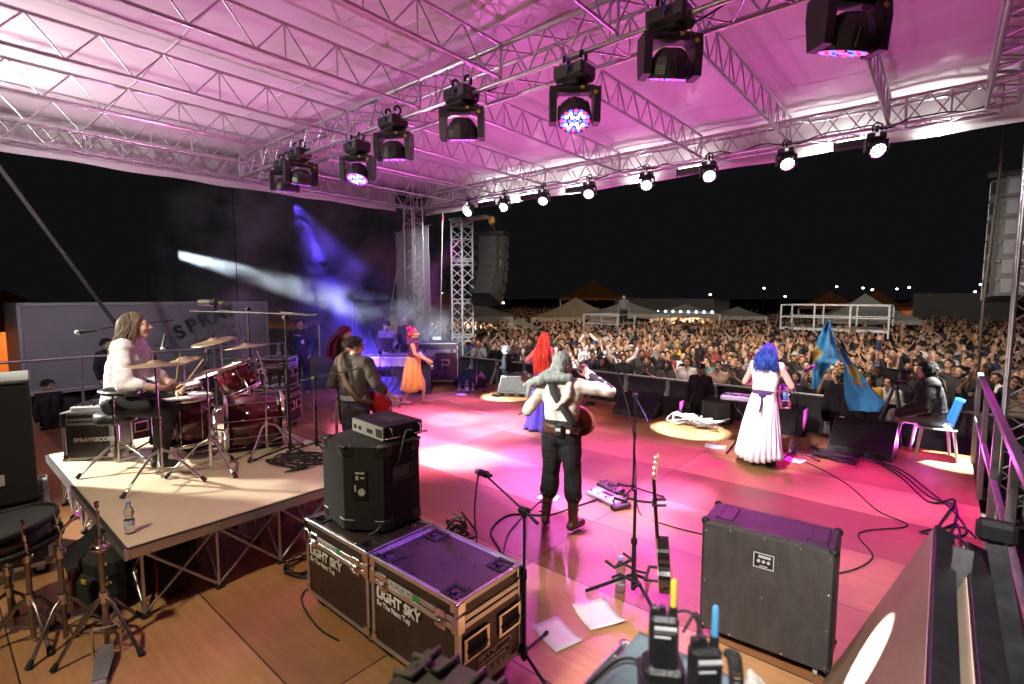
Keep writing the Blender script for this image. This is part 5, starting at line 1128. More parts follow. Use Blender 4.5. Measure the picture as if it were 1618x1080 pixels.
crew((-12.9, 2.45, -.25), -1.0, 'shadowed person standing behind the rail in front of the truck', 1.72)
crew((-12.7, 1.5, -.85), -1.2, 'shadowed crouching person low behind the rail near the truck wheel', 1.62, head=(-.2, 0, .3))
o, I = crew((-8.95, 10.3, GZ + .02), 2.0, 'grey haired security man in black jacket behind the floor monitors', 1.78, hairm=grey_h, J=dict(wr=(.05, .25, 1.2), wl=(-.05, .25, 1.15))); text('SECURITY', .05, frame(tuple(I['u'](.12, -.125, 1.38)), (-1, 0, 0), (0, 0, 1)) @ M.Rotation(PI, 4, 'Y'), ink_w, o, .001, 'CENTER')
o, I = crew((-3.7, 10.3, GZ + .02), 3.2, 'security man in black with cap standing in the pit by the barrier', 1.74, hairm=None)
b = MB(); HMc = I['HM']; b.ell(tuple(HMc @ V((0, -.015, .055))), (.084, .105, .075), 0); b.box((0, 0, 0), (.13, .10, .012), 0, b=.005, mtx=HMc @ M.Translation((0, .115, .05))); b.build('cap', cloth_blk, o); b = MB(); b.ell(tuple(HMc @ V((0, .082, .075))), (.022, .01, .016)); b.build('cap_badge', white, o)
o, I = crew((-1.22, 10.25, GZ + .02), -.1, 'crew person in black padded jacket and beanie facing the crowd under the flags', 1.80, hairm=None, loose=.05)
b = MB(); b.ell(tuple(I['HM'] @ V((0, -.015, .03))), (.088, .108, .10), 0); b.build('beanie', cloth_blk, o)
# camera operator on the chair
blu = mat('chair_blue', (.006, .055, .20), .4)
t = thing('plastic_chair', (.0, 9.36, 0), 1.75, 'blue and white plastic chair under the camera operator near the guard rail', 'chair')
b = MB(); b.grid(lambda u_, v_: ((u_ - .5) * .44, (v_ - .5) * .42, .44 + .02 * ((u_ - .5) * 2) ** 2), 8, 8, th=.02); b.build('seat', white, t)
b = MB(); b.grid(lambda u_, v_: ((u_ - .5) * (.42 - .06 * v_), -.21 - .10 * v_ + .05 * ((u_ - .5) * 2) ** 2, .46 + .40 * v_), 10, 8, th=.02); b.build('backrest', blu, t)
for sx in (-1, 1):
    for sy in (-1, 1): b = MB(); b.tube([(sx * .19, sy * .18, .43), (sx * .23, sy * .23, 0)], [.022, .016], 8); b.build('leg', white, t)
lc, rz = (.0, 9.38, 0), 1.72
o, I = crew(lc, rz, 'camera operator in black hooded jacket and headphones sitting on the plastic chair', 1.78, bottom=cloth('grey_trousers', (.13, .14, .15)), J=dict(pelvis=(0, 0, .56), el=(-.26, .14, 1.12), wl=(-.18, .42, 1.05), er=(.27, .12, 1.10), wr=(.14, .36, .98), kl=(-.14, .44, .54), kr=(.14, .46, .54), al=(-.15, .50, .10), ar=(.14, .55, .10)), lean=.18, loose=.045, waistz=.5, hairm=hair_dk)
b = MB(); HMc = I['HM']; b.ell(tuple(HMc @ V((0, -.025, .015))), (.095, .105, .115), 0); b.build('hood', sec_b, o); b = MB()
for s in (-1, 1): b.cyl(HMc @ V((s * .085, 0, -.01)), HMc @ V((s * .112, 0, -.01)), .042, n=14)
b.tube([HMc @ V((.1 * math.cos(a), -.01, .02 + .115 * math.sin(a))) for a in [k * PI / 10 for k in range(11)]], .010); b.build('headphones', blkmet, o)
t = thing('video_camera', (-.50, 9.85, GZ), .6, 'black video camera on a tripod in front of the seated operator', 'camera')
for k in range(3):
    b = MB(); a = k * 2.1 + .4; b.cyl((0, 0, 1.75), (math.cos(a) * .5, math.sin(a) * .5, 0), .022); b.build('leg', blk, t)
b = MB(); b.box((0, 0, 1.88), (.13, .34, .16), 0, b=.02); b.cyl((0, .17, 1.88), (0, .36, 1.88), .05); b.box((.1, -.05, 1.93), (.08, .1, .08)); b.build('body', blk, t); b = MB(); b.tube([(0, -.1, 1.80), (.1, -.5, 1.62)], .012); b.box((0, 0, 1.77), (.1, .14, .07)); b.build('pan_head', blkmet, t)
# ------------------------------------------------------------------ bass cabinet, amplifier, guitar cabinet
poly = [(-3.44, 1.88), (-3.10, 1.84), (-2.86, 2.00), (-2.86, 2.31), (-3.16, 2.52), (-3.48, 2.30)]; cx_, cy_ = -3.15, 2.12; zb = .668; hh = .60
t = thing('bass_cabinet', (cx_, cy_, zb), 0, 'tall black carpeted bass speaker with chamfered corners standing on the flight case', 'speaker')
pl = [(x - cx_, y - cy_) for x, y in poly]
b = MB(); b.prism(pl, .012, hh, 0); b.build('cabinet', carpet, t)
b = MB()
for i, (x, y) in enumerate(pl):
    n0, n1 = V(pl[i - 1]) - V((x, y)), V(pl[(i + 1) % 6]) - V((x, y))
    for z in (.045, hh - .03):
        for n_ in (n0, n1):
            d = n_.normalized(); T = frame((x + d.x * .035, y + d.y * .035, z), (d.x, d.y, 0), (0, 0, 1)); b.box((0, 0, 0), (.075, .075, .012), 0, b=.005, mtx=T); b.cyl((0, 0, -.009), (0, 0, .009), .018, n=12, mtx=T)
    b.box((x * .93, y * .93, hh - .0), (.07, .07, .016), 0, rot=math.atan2(y, x), b=.006)
b.build_each('corner_protector', blk, t)
d = V(pl[3]) - V(pl[2]); T = frame((pl[2][0] + d.x * .5, pl[2][1] + d.y * .5, hh * .66), (d.x, d.y, 0), (0, 0, 1)); b = MB()
for s in (-1, 1): b.box((0, s * .045, .006), (.17, .018, .014), 0, mtx=T); b.box((s * .076, 0, .006), (.018, .09, .014), 0, mtx=T)
b.box((0, 0, .002), (.14, .08, .004), 0, mtx=T); b.build('handle', blk, t)
d = V(pl[2]) - V(pl[1]); T = frame((pl[1][0] + d.x * .42, pl[1][1] + d.y * .42, hh * .55), (d.x, d.y, 0), (0, 0, 1)); b = MB(); b.box((0, 0, .003), (.105, .20, .006), 0, mtx=T); jp = b.build('jack_plate', blkmet, t); b = MB()
b.cyl((.012, -.045, .004), (.012, -.045, .012), .026, n=14, mtx=T); b.box((-.02, .055, .006), (.02, .03, .006), 0, mtx=T); b.box((.018, .055, .006), (.03, .012, .006), 0, mtx=T); b.box((-.035, -.02, .0065), (.012, .05, .003), 0, mtx=T); b.build_each('connector', ltgrey, jp)
text('SPEAKER', .017, T @ M.Translation((0, .083, .0065)), ink_w, jp, .0004, 'CENTER')
t = thing('bass_amplifier', (-3.14, 2.24, zb + hh + .012), rad(-4), 'flat grey and black amplifier head lying on top of the bass speaker', 'amplifier')
b = MB(); b.box((0, 0, .055), (.44, .33, .105), 0, b=.008); b.build('case', blkmet, t); b = MB(); b.box((0, -.167, .055), (.43, .006, .095), 0); rp = b.build('rear_panel', mat('amp_panel', (.40, .40, .38), .4, .3), t)
b = MB()
for x in (-.17, -.10, .02, .06): b.box((x, -.172, .05), (.03, .006, .03), 0)
for k in range(7): b.box((.13 + .012 * k, -.171, .055), (.005, .004, .06), 0, b=.001)
b.build_each('socket', blk, rp)
b = MB(); b.box((.04, .02, .109), (.2, .14, .004), 0); b.build('vent', blkmat, t); b = MB()
for y in (-.12, .12): b.tube([(.22, y - .05, .02), (.265, y - .05, .03), (.265, y + .05, .03), (.22, y + .05, .02)], .007); b.tube([(.22, y, .09), (.25, y, .09), (.25, y, .02)], .006)
b.build_each('handle', steel, t)
cable('speaker_cable', [(-2.90, 2.28, 1.33), (-2.865, 2.20, 1.34), (-2.855, 2.14, 1.2), (-2.87, 2.05, .95), (-2.88, 1.98, .72), (-2.9, 1.9, .675)], .006, 'grey cable hanging down the side of the bass speaker', mat('cable_grey', (.10, .09, .11), .5))
# guitar cabinet on the right
t = thing('guitar_cabinet', (-.775, 3.50, 0), rad(4), 'big black guitar speaker cabinet seen from behind with a screwed back panel', 'speaker'); wd, dp, ht = .76, .36, .76
b = MB(); b.box((0, 0, .07 + ht / 2), (wd, dp, ht), 0, b=.018); b.build('cabinet', tolex, t)
b = MB(); b.box((0, -dp / 2 - .002, .07 + ht / 2), (wd - .03, .012, ht - .03), 0, b=.004); bp_ = b.build('back_panel', mat('back_tolex', (.045, .045, .047), .36, 0, .3, 20, .9, 190, stretch=(1, 1, .3)), t)
b = MB(); y = -dp / 2 - .009
for x, z in [(-.35, .11), (-.35, .42), (-.35, .76), (.35, .11), (.35, .34), (.35, .56), (.35, .78), (-.18, .10), (.12, .10), (-.2, .80), (0, .805), (.2, .80), (.0, .42)]: b.ell((x, y, z), (.008, .004, .008), 0, 8, 6)
b.build_each('screw', steel, bp_)
T = frame((.0, y + .001, .66), (1, 0, 0), (0, 0, 1)); b = MB(); b.box((0, 0, .002), (.125, .105, .006), 0, mtx=T); jp = b.build('jack_plate', blkmet, bp_); b = MB()
for s in (-1, 1): b.box((0, s * .046, .006), (.12, .006, .004), 0, mtx=T); b.box((s * .056, 0, .006), (.006, .098, .004), 0, mtx=T)
b.box((.005, .026, .006), (.07, .016, .004), 0, mtx=T); b.box((0, -.034, .006), (.045, .006, .003), 0, mtx=T)
for k in range(3): b.cyl((-.028 + .028 * k, -.004, .005), (-.028 + .028 * k, -.004, .010), .010, n=10, mtx=T)
b.build('plate_print', ltgrey, jp)
b = MB()
for x in (-.26, .27):
    b.box((x, 0, .07 + ht + .002), (.11, .22, .008), 0); 
    for s in (-1, 1): b.box((x + s * .042, 0, .07 + ht + .008), (.022, .22, .008), 0)
b.build_each('top_handle', blk, t); b = MB()
for sx in (-1, 1):
    for sy in (-1, 1):
        for z in (.07, .07 + ht): b.ell((sx * (wd / 2 - .018), sy * (dp / 2 - .018), z + (.016 if z < .3 else -.016)), .028, 0, 10, 8)
b.build_each('corner_protector', blkmet, t); b = MB()
for sx in (-1, 1):
    for sy in (-1, 1): b.cyl((sx * .3 - .012, sy * .12, .032), (sx * .3 + .012, sy * .12, .032), .032, n=14); b.box((sx * .3, sy * .12, .062), (.05, .05, .012), 0)
b.build_each('caster', galv, t)
# ------------------------------------------------------------------ stands in the middle
mic_stand(-1.86, 2.30, 0, 1.01, 'nearest black boom stand with a microphone aimed at the flight case', (-.50, .16, .08), (.14, -.05, -.02), -.3, spread=.34)
mic((-2.43, 2.485, 1.075), (-2.33, 2.45, 1.09), 'black microphone with a silver ring on the nearest boom stand'); 
b = MB(); b.tube([(-2.43, 2.485, 1.072), (-2.30, 2.44, 1.093)], .0235, 12); tag(b.build('mic_clip', blkmet), 'microphone holder at the tip of the nearest boom', 'mic clip')
t = mic_stand(-2.62, 5.25, 0, 1.18, 'straight blue lit microphone stand beside the scarf wearing guitarist', (-.45, .30, .42), (.24, -.16, -.25), .5, spread=.33)
mic((-3.09, 5.56, 1.62), (-2.95, 5.46, 1.56), 'silver balled vocal microphone in front of the scarf wearing guitarist face', mat('mic_silver', (.65, .66, .7), .35, .6))
mic_stand(-8.23, 5.74, 0, 1.22, 'black stand with pink lit microphone between bassist and orange skirted woman', (-.25, .0, .32), (.1, 0, -.12), .2); mic((-8.55, 5.74, 1.60), (-8.4, 5.74, 1.50), 'pink lit vocal microphone beside the long haired bassist')
mic_stand(-8.40, 8.55, 0, 1.25, 'dark thin stand in front of the wedge near the three bottles', None, None, .6)
mic_stand(-6.05, 7.75, 0, 1.3, 'dark stand half hidden behind the violet skirt', (.1, .2, .1), None, .1)
mic_stand(-1.50, 8.0, 0, 1.05, 'black stand with upright shaft right of the woman in white', (.1, .15, .22), (-.04, -.06, -.1), 2.2); mic((-1.35, 8.22, 1.32), (-1.42, 8.1, 1.27), 'black microphone in front of the woman in white')
# guitar stand and mandola
t = thing('guitar_stand', (-1.66, 3.36, 0), 0, 'black multi guitar stand with padded yokes beside the speaker cabinet', 'guitar stand')
for a, L in ((-.5, .40), (1.7, .34), (3.5, .36)): b = MB(); b.tube([(0, 0, .22), (math.cos(a) * L, math.sin(a) * L, .014)], .013, 8); b.build('leg', blkmet, t)
b = MB(); b.cyl((0, 0, .1), (0, 0, .50), .017); b.cyl((0, 0, .46), (0, 0, .88), .012); b.cyl((0, 0, .46), (0, 0, .50), .024); b.build('tube', blkmet, t)
def yoke(z, a, L, w):
    c, s = math.cos(a), math.sin(a); T = M.Translation((0, 0, z)) @ M.Rotation(a, 4, 'Z'); b = MB(); b.tube([(0, 0, 0), (L, 0, .0), (L, -w, 0), (L + .09, -w, .012)], .010, 8, mtx=T); b.tube([(L, -w, 0), (L, w, 0), (L + .09, w, .012)], .012, 8, mtx=T); b.build('padded_yoke', rubber, t)
yoke(.80, 3.5, .06, .055); yoke(.79, .45, .13, .055); yoke(.26, 2.9, .10, .10); yoke(.25, .3, .10, .10); yoke(.20, -1.7, .05, .09)
gm = wm((0, 0, 0), 0) @ M.Translation((-1.475, 3.42, .50)); dx = V((-.115, .05, 1)).normalized(); zz = V((-.85, -.35, 0)); zz = (zz - dx * zz.dot(dx)).normalized(); yy = zz.cross(dx)
gm = M.Translation((-1.44, 3.40, .36)) @ M(((dx.x, yy.x, zz.x, 0), (dx.y, yy.y, zz.y, 0), (dx.z, yy.z, zz.z, 0), (0, 0, 0, 1)))
guitar('acoustic_guitar', gm, 'dark acoustic instrument with white pegs resting in the guitar stand', mat('black_lacquer', (.012, .010, .010), .12, coat=.5), mat('cedar_face', (.30, .13, .05), .25, coat=.5), L=.42, bl=.40, bw=.30, bd=.085, pegs=8, head_m=mat('maple'), neck_m=mat('black_lacquer'))
bottle(-1.80, 3.42, 0, 'water bottle on the floor behind the legs of the guitar stand', 1.2)
# papers
sheet(-1.77, 3.04, 0, .30, .27, -.55, 'curled white paper sheet in front of the guitar stand', .02); sheet(-1.88, 2.68, 0, .30, .22, -.35, 'white paper sheet beside the nearest microphone stand foot')
sheet(-2.54, 7.79, 0, .30, .21, .2, 'small white paper on the floor left of the white skirt'); sheet(-1.50, 7.86, 0, .30, .21, -.2, 'white paper on the floor right of the white skirt under a bottle'); sheet(-8.45, 8.15, 0, .3, .2, .3, 'white paper in front of the three bottles'); sheet(-3.32, 4.55, 0, .24, .17, .3, 'white paper between the boots of the scarf wearing guitarist')
sheet(-1.75, 2.02, .0, .12, .08, .5, 'scrap of yellow tape by the case caster') ; bottle(-1.56, 8.06, 0, 'water bottle standing on the floor behind the white paper', 1)
for k, (x, y, s) in enumerate(((-8.72, 8.30, .95), (-8.55, 8.38, 1.25), (-8.45, 8.5, .95))): bottle(x, y, 0, ('small bottle nearest the desk in the row of three by the wedge', 'tallest of three bottles in front of the wedge', 'third bottle of the row, beside the dark thin stand')[k], s)
# pedals
def pedalboard(x, y, w, d, rz, label, m=mat('pedal_silver', (.40, .41, .45), .35, .5), n=4):
    t = thing('pedal_board', (x, y, 0), rz, label, 'effects pedal'); b = MB(); b.box((0, 0, .03), (w, d, .05), 0, b=.01, rot=M.Rotation(.12, 3, 'X')); b.build('housing', m, t); b = MB()
    for i in range(n): b.cyl((-w * .4 + w * .8 * i / max(1, n - 1), -d * .28, .045), (-w * .4 + w * .8 * i / max(1, n - 1), -d * .28, .07), .013, n=10)
    b.build('footswitch', steel, t); b = MB(); b.box((0, d * .2, .065), (w * .35, d * .3, .008), 0); b.build('display', blk, t); return t
pedalboard(-2.80, 4.93, .46, .20, rad(-18), 'silver multi effects pedal on the floor beside the scarf wearing guitarist'); pedalboard(-2.90, 5.22, .36, .16, rad(-24), 'black pedal row behind the silver multi effects', blk, 5)
pedalboard(-2.55, 4.82, .10, .22, rad(-30), 'black foot pedal at the end of the silver multi effects', blk, 1)
pedalboard(-7.72, 5.45, .50, .26, rad(-10), 'blue lit pedalboard near the brown shirted guitarist', mat('pedal_blue', (.12, .14, .30), .4, .3), 5); pedalboard(-3.42, 4.78, .12, .10, .2, 'small silver tuner pedal on the floor', n=1)
pedalboard(-7.75, 8.55, .2, .13, .3, 'small black box on the floor near the wedge', blk, 2); pedalboard(-5.6, 9.15, .22, .16, .3, 'black pedal beside the white mic stand monitor', blk, 1)
# monitors
def wedge(x, y, rz, w, label, m=tolex, h=.42, d=.55, lit=None):
    "front (sloped grille) faces local -Y"
    t = thing('stage_monitor', (x, y, 0), rz, label, 'stage monitor'); prof = [(-d / 2, 0), (d / 2, 0), (d / 2, h * .62), (d * .28, h), (-d / 2 + .02, .10)]
    b = MB(); T = M(((0, 0, 1, -w / 2), (1, 0, 0, 0), (0, 1, 0, 0), (0, 0, 0, 1))); b.prism(prof, 0, w, 0, T); b.build('cabinet', m, t)
    a = V((0, -d / 2 + .02, .10)); c = V((0, d * .28, h)); mid = (a + c) / 2; T = frame(tuple(mid), (1, 0, 0), c - a)
    b = MB(); b.box((0, 0, .006), (w - .04, (c - a).length - .03, .014), 0, b=.005, mtx=T); b.build('grille', grille, t)
    b = MB(); b.box((-w / 2 + .09, (c - a).length / 2 - .05, .016), (.07, .025, .004), 0, mtx=T); b.build('badge', mat('badge_green', (.55, .72, .25), .5), t)
    b = MB(); b.box((0, -d / 2 - .002, .05), (.14, .008, .05), 0); b.box((-w * .33, -d / 2 - .002, .05), (.12, .006, .06), 0); b.box((w * .33, -d / 2 - .002, .05), (.12, .006, .06), 0); b.build_each('jack_plate', blkmat, t)
    b = MB()
    for s in (-1, 1): b.box((s * (w / 2 + .002), .08, .2), (.008, .12, .04), 0, rot=M.Rotation(.5, 3, 'X'))
    b.build_each('side_handle', blkmat, t); return t
wedge(-9.15, 9.05, rad(-16), .78, 'purple lit floor monitor beside the big flight case near the bottles')
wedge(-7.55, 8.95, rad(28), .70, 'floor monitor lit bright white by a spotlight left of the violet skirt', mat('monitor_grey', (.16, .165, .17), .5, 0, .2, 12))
wedge(-4.45, 9.05, rad(4), .82, 'black floor monitor behind the blue lit microphone stand'); wedge(-.80, 8.95, rad(-3), .78, 'large floor monitor with a blue plug in front of the camera operator', d=.62, h=.48)
b = MB(); b.cyl((-.72, 8.60, .06), (-.70, 8.50, .08), .022); tag(b.build('power_plug', mat('plug_blue')), 'blue power plug on the front of the large floor monitor', 'plug')
def frontfill(x, y, w, h, rz, label, z=0, m=carpet):
    t = thing('fill_speaker', (x, y, z), rz, label, 'speaker'); b = MB(); b.box((0, 0, h / 2), (w, .42, h), 0, b=.012); b.build('cabinet', m, t); b = MB(); b.box((0, -.213, h / 2), (.10, .008, h * .4), 0); b.cyl((0, -.213, h * .2), (0, -.222, h * .2), .05, n=14); b.build('rear_panel', blkmat, t); b = MB(); b.box((0, -.214, h * .8), (w * .5, .01, .07), 0); b.build('handle', blkmat, t)
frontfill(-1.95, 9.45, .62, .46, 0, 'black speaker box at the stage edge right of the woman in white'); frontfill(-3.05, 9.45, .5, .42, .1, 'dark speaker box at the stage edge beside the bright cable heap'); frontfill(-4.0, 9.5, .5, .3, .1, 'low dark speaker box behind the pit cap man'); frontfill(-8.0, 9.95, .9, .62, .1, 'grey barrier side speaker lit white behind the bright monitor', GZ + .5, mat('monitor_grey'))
# percussion of the singer in white
t = thing('keyboard_stand', (-2.02, 7.78, 0), .1, 'purple lit electronic percussion on a black stand in front of the woman in white', 'percussion')
b = MB(); b.box((-.12, 0, .82), (.62, .3, .07), 0, b=.015); b.build('instrument', mat('pad_grey', (.22, .22, .26), .4, .2), t); b = MB()
for k in range(8): b.box((-.38 + .075 * k, -.06 + .05 * (k % 2), .86), (.06, .08, .01), 0)
b.build_each('pad', blk, t); b = MB(); b.tube([(-.3, 0, .78), (.2, 0, .02)], .014); b.tube([(.2, 0, .78), (-.3, 0, .02)], .014); b.tube([(-.3, -.2, .015), (-.3, .2, .015)], .014); b.tube([(.2, -.2, .015), (.2, .2, .015)], .014); b.build('stand', blkmet, t)
drum('hand_drum', M.Translation((-1.60, 7.68, .93)) @ M.Rotation(.25, 4, 'Z') @ M.Rotation(1.5, 4, 'Y'), .16, .10, 'round blue frame drum held in front of the woman in white', shell=mat('blue_shell', (.05, .12, .35), .35), head=mat('blue_head', (.25, .38, .70), .5))
# ------------------------------------------------------------------ desk area
flight_case((-10.15, 8.95, 0), (1.05, .75, .98), 'big black flight case with silver edges beside the singer in the orange skirt', rz=rad(42), lidh=.2, handles=[('r', (-.1,)), ('f', (-.2, .2))], name='flight_case')
t = thing('lighting_case', (-10.2, 9.0, 1.12), rad(42), 'small dimmer with a white display on the big black flight case', 'dimmer'); b = MB(); b.box((0, 0, .07), (.5, .35, .14), 0); b.build('body', blkmet, t); b = MB(); b.box((-.05, -.178, .08), (.22, .008, .08), 0); b.build('display', mat('display_white'), t); b = MB(); b.tube([(-.1, .05, .14), (0, .05, .19), (.12, 0, .14)], .012); b.build('cable_loop', rubber, t)
t = thing('desk', (-10.0, 7.15, 0), rad(45), 'long black covered mixing desk with a silver edge behind the singer in orange', 'mixing desk')
b = MB(); b.box((0, 0, .86), (2.3, .75, .14), 0, b=.02); b.build('console', blk, t); b = MB(); b.box((.05, -.385, .80), (1.0, .03, .22), 0, b=.01); b.build('front_panel', mat('case_silver', (.42, .38, .42), .35, .5, .15, 6), t); b = MB(); b.box((0, .05, .39), (2.1, .6, .76), 0); b.build('drape', cloth_blk, t); b = MB()
for i in range(26):
    for j in range(3): b.box((-1.0 + .08 * i, -.22 + .16 * j, .94), (.02, .04, .02), 0)
b.build('fader', ltgrey, t)
def screen(x, y, z, rz, w, label):
    t = thing('monitor_screen', (x, y, z), rz, label, 'monitor'); b = MB(); b.box((0, 0, .22), (w, .04, w * .62), 0, b=.008); b.build('panel', blk, t); b = MB(); b.box((0, .03, .08), (.05, .03, .2), 0); b.box((0, .03, .008), (.22, .18, .016), 0); b.build('stand', ltgrey, t)
screen(-10.2, 7.2, .94, rad(60), .48, 'dark computer monitor on the mixing desk'); screen(-10.6, 6.8, .94, rad(30), .4, 'smaller screen tilted away at the end of the mixing desk nearest the bassist')
flight_case((-9.75, 6.15, 0), (.7, .55, .78), 'black rack case with patch cables under the desk near the bassist', rz=rad(45), wheels=False, handles=None)
for k in range(6):
    q = random.Random(k); cable('patch_cable', [(-9.55 + .10 * k, 6.35 + .08 * k, .80), (-9.45 + .10 * k, 6.25 + .09 * k, .45), (-9.45 + q.uniform(-.1, .2), 6.3 + .1 * k, .12), (-9.1 + q.uniform(-.2, .2), 6.3 + .1 * k, .02), (-8.8 + q.uniform(-.3, .2), 6.4 + q.uniform(-.1, .2), .014)], .011, 'blue lit loom cable hanging from the desk to the floor, ' + ('nearest the rack case', 'second from rack case', 'third from rack case', 'third from orange skirt', 'second from orange skirt', 'nearest the orange skirt')[k])
# ------------------------------------------------------------------ cables on the floor
Z = .009
cable('floor_cable', [(-3.40, 4.75, .03), (-3.3, 4.3, Z), (-3.1, 3.6, Z), (-2.75, 3.1, Z), (-2.62, 2.85, Z), (-2.7, 2.6, Z)], .0075, 'black cable from the tuner pedal to the flight case')
cable('floor_cable', [(-2.62, 2.9, Z), (-2.9, 3.25, Z), (-3.25, 3.5, Z), (-3.35, 3.9, Z), (-3.05, 4.15, Z), (-2.95, 4.5, Z), (-2.85, 4.85, .02)], .011, 'thick blue lit cable looping behind the scarf wearing guitarist')
cable('floor_cable', [(-2.43, 2.49, 1.06), (-2.6, 2.62, .7), (-2.85, 2.9, .25), (-2.9, 3.0, Z), (-2.6, 3.0, Z), (-2.2, 2.6, Z), (-1.9, 2.35, Z)], .006, 'thin black cable dropping from the nearest microphone')
cable('floor_cable', [(-3.05, 5.5, 1.55), (-2.7, 5.3, .9), (-2.6, 5.25, .4), (-2.35, 4.85, .02), (-2.0, 4.75, Z), (-1.6, 4.78, Z), (-1.45, 4.72, Z), (-1.1, 4.62, Z), (-.6, 4.75, Z), (-.35, 5.3, Z), (-.5, 5.8, Z), (-.15, 6.3, Z), (-.42, 6.55, Z), (-.75, 7.2, Z), (-1.15, 7.7, Z), (-1.5, 7.95, Z)], .0065, 'long thin cable winding across the floor behind the speaker cabinet')
for k in range(3):
    cable('floor_cable', [(-.65, 8.55, .03), (-.3, 8.3 - .15 * k, Z), (.0, 7.6 - .2 * k, Z), (.22, 7.0 + .2 * k, Z + .01 * k), (.28 - .1 * k, 6.4, Z), (-.05 + .14 * k, 6.2 + .2 * k, Z + .01 * k), (.25, 6.6 - .35 * k, Z), (.36, 6.4 - .5 * k, Z)], .011, 'black power cable looping on the floor near the guard rail, ' + ('outermost', 'middle', 'innermost') [k] + ' of three')
t = thing('power_coupler', (.30, 5.55, .03), .9, 'white and blue power coupler lying on the floor at the guard rail', 'plug'); b = MB(); b.tube([(-.09, 0, 0), (-.02, 0, 0), (0, 0, .005), (.08, 0, 0)], [.022, .028, .03, .03], 12); b.build('socket', white, t); b = MB(); b.tube([(-.15, 0, 0), (-.08, 0, 0)], [.018, .026], 12); b.build('plug', mat('plug_blue'), t)
cable('floor_cable', [(.26, 5.5, .03), (.12, 5.2, Z), (.02, 4.9, Z), (.06, 4.6, Z)], .014, 'thick black cable leading from the white power coupler')
b = MB(); q = random.Random(4); P = []
for k in range(60): a = k * .55; P.append((-3.98 + .17 * math.cos(a) * q.uniform(.8, 1.1), 1.98 + .15 * math.sin(a) * q.uniform(.8, 1.1), Z + .0009 * k))
b.tube(smooth_path(P + [(-3.75, 1.95, Z), (-3.6, 1.75, Z), (-3.2, 1.66, Z), (-2.95, 1.68, Z)], 3), .0065, 6); tag(b.build('coiled_cable', rubber), 'coiled black cable on the floor between riser and flight cases', 'cable')
t = thing('power_box', (-3.95, 2.22, 0), .2, 'small black power box by the coiled cable under the riser edge', 'power box'); b = MB(); b.box((0, 0, .07), (.26, .18, .14), 0, b=.015); b.build('body', blkmet, t); b = MB(); b.box((.135, 0, .07), (.01, .10, .06), 0); b.build('socket', blk, t)
b = MB(); q = random.Random(9)
for n_ in range(9):
    P = [(-3.2 + q.uniform(-.55, .45), 8.85 + q.uniform(-.15, .3), .02 + q.uniform(0, .03)) for _ in range(6)]; P = [(x, y, z + (.13 if i % 2 else 0)) for i, (x, y, z) in enumerate(P)]; b.tube(smooth_path(P, 5), .012, 6)
tag(b.build('cable_heap', mat('cable_white', (.62, .62, .62), .5)), 'heap of looped cables lit white by a spotlight at the stage edge', 'cable')
b = MB()
for n_ in range(8):
    P = [(-1.05 + q.uniform(-.35, .3), 8.35 + q.uniform(-.2, .2), .02 + q.uniform(0, .05)) for _ in range(6)]; b.tube(smooth_path(P, 5), .011, 6)
tag(b.build('cable_heap', rubber), 'heap of black cables beside the large floor monitor', 'cable')
b = MB()
for n_ in range(7):
    P = [(-5.05 + q.uniform(-.3, .3), 2.45 + q.uniform(-.25, .35), RZ + .01 + q.uniform(0, .03)) for _ in range(6)]; b.tube(smooth_path(P, 5), .008, 6)
tag(b.build('cable_heap', rubber), 'tangle of black cables around the boom stand foot on the riser', 'cable')
b = MB()
for n_ in range(6):
    P = [(-2.9 + q.uniform(-.15, .15), 2.62 + q.uniform(-.1, .1), .35 + q.uniform(0, .2)) for _ in range(5)]; b.tube(smooth_path([(x - .0, y + .12, z) for x, y, z in P], 5), .008, 6)
o = b.build('cable_coil', rubber); tag(o, 'coil of purple lit cable behind the flight case at the bass speaker', 'cable'); o.location = (0.02, -.05, .0)
for x, y, w, rz, l in ((-6.95, 7.15, .55, -.05, 'strip of white tape on the floor between the orange and violet skirts'), (-7.9, 7.45, .5, -.1, 'strip of white tape on the floor near the three bottles'), (-5.05, 4.75, .20, .9, 'short white tape mark behind the bass speaker')):
    b = MB(); b.box((x, y, .0035), (w, .035, .003), 0, rot=rz, b=.0008); tag(b.build('tape_strip', paper), l, 'tape')
# ------------------------------------------------------------------ right edge
steelp = mat('rail_steel', (.33, .32, .35), .38, .75, .25, 9, .1, 60)
guard_rail('guard_rail', [(.43, 9.33), (.43, 7.7), (.43, 6.2), (.43, 4.75), (.43, 3.2), (.43, 1.6)], 1.24, 'purple lit square steel guard rail along the right stage edge', mids=(.52,), r=.027, square=True, m=steelp)
brn = mat('deck_panel_board', (.20, .135, .10), .4, 0, .25, 1.6, .2, 30)
def leaning(y0, y1, xt, zt, xb, off, label, front=brn):
    d = V((xt - xb, 0, zt)); L = d.length; T = frame((xb + off, y1, .012), (0, -1, 0), d); w = y1 - y0
    t = thing('wooden_deck', (0, 0, 0), 0, label, 'deck board'); b = MB(); b.box((w / 2, L / 2, -.012), (w - .04, L - .04, .024), 0, mtx=T); b.build('board', front, t)
    b = MB()
    for z in (0, L): b.box((w / 2, z - (.02 if z else -.02), -.045), (w, .045, .085), 0, mtx=T)
    for x in (0.022, w - .022): b.box((x, L / 2, -.045), (.045, L - .09, .085), 0, mtx=T)
    b.build('edge_frame', blkmet, t)
leaning(1.2, 3.38, .03, 1.10, -.42, 0, 'brown deck board leaning at bottom right with a white light spot on it'); leaning(1.15, 3.3, .05, 1.08, -.32, .10, 'second dark framed deck panel leaning behind the brown one', tan)
dk = mat('dark_channel', (.09, .09, .10), .4, .8, .3, 8)
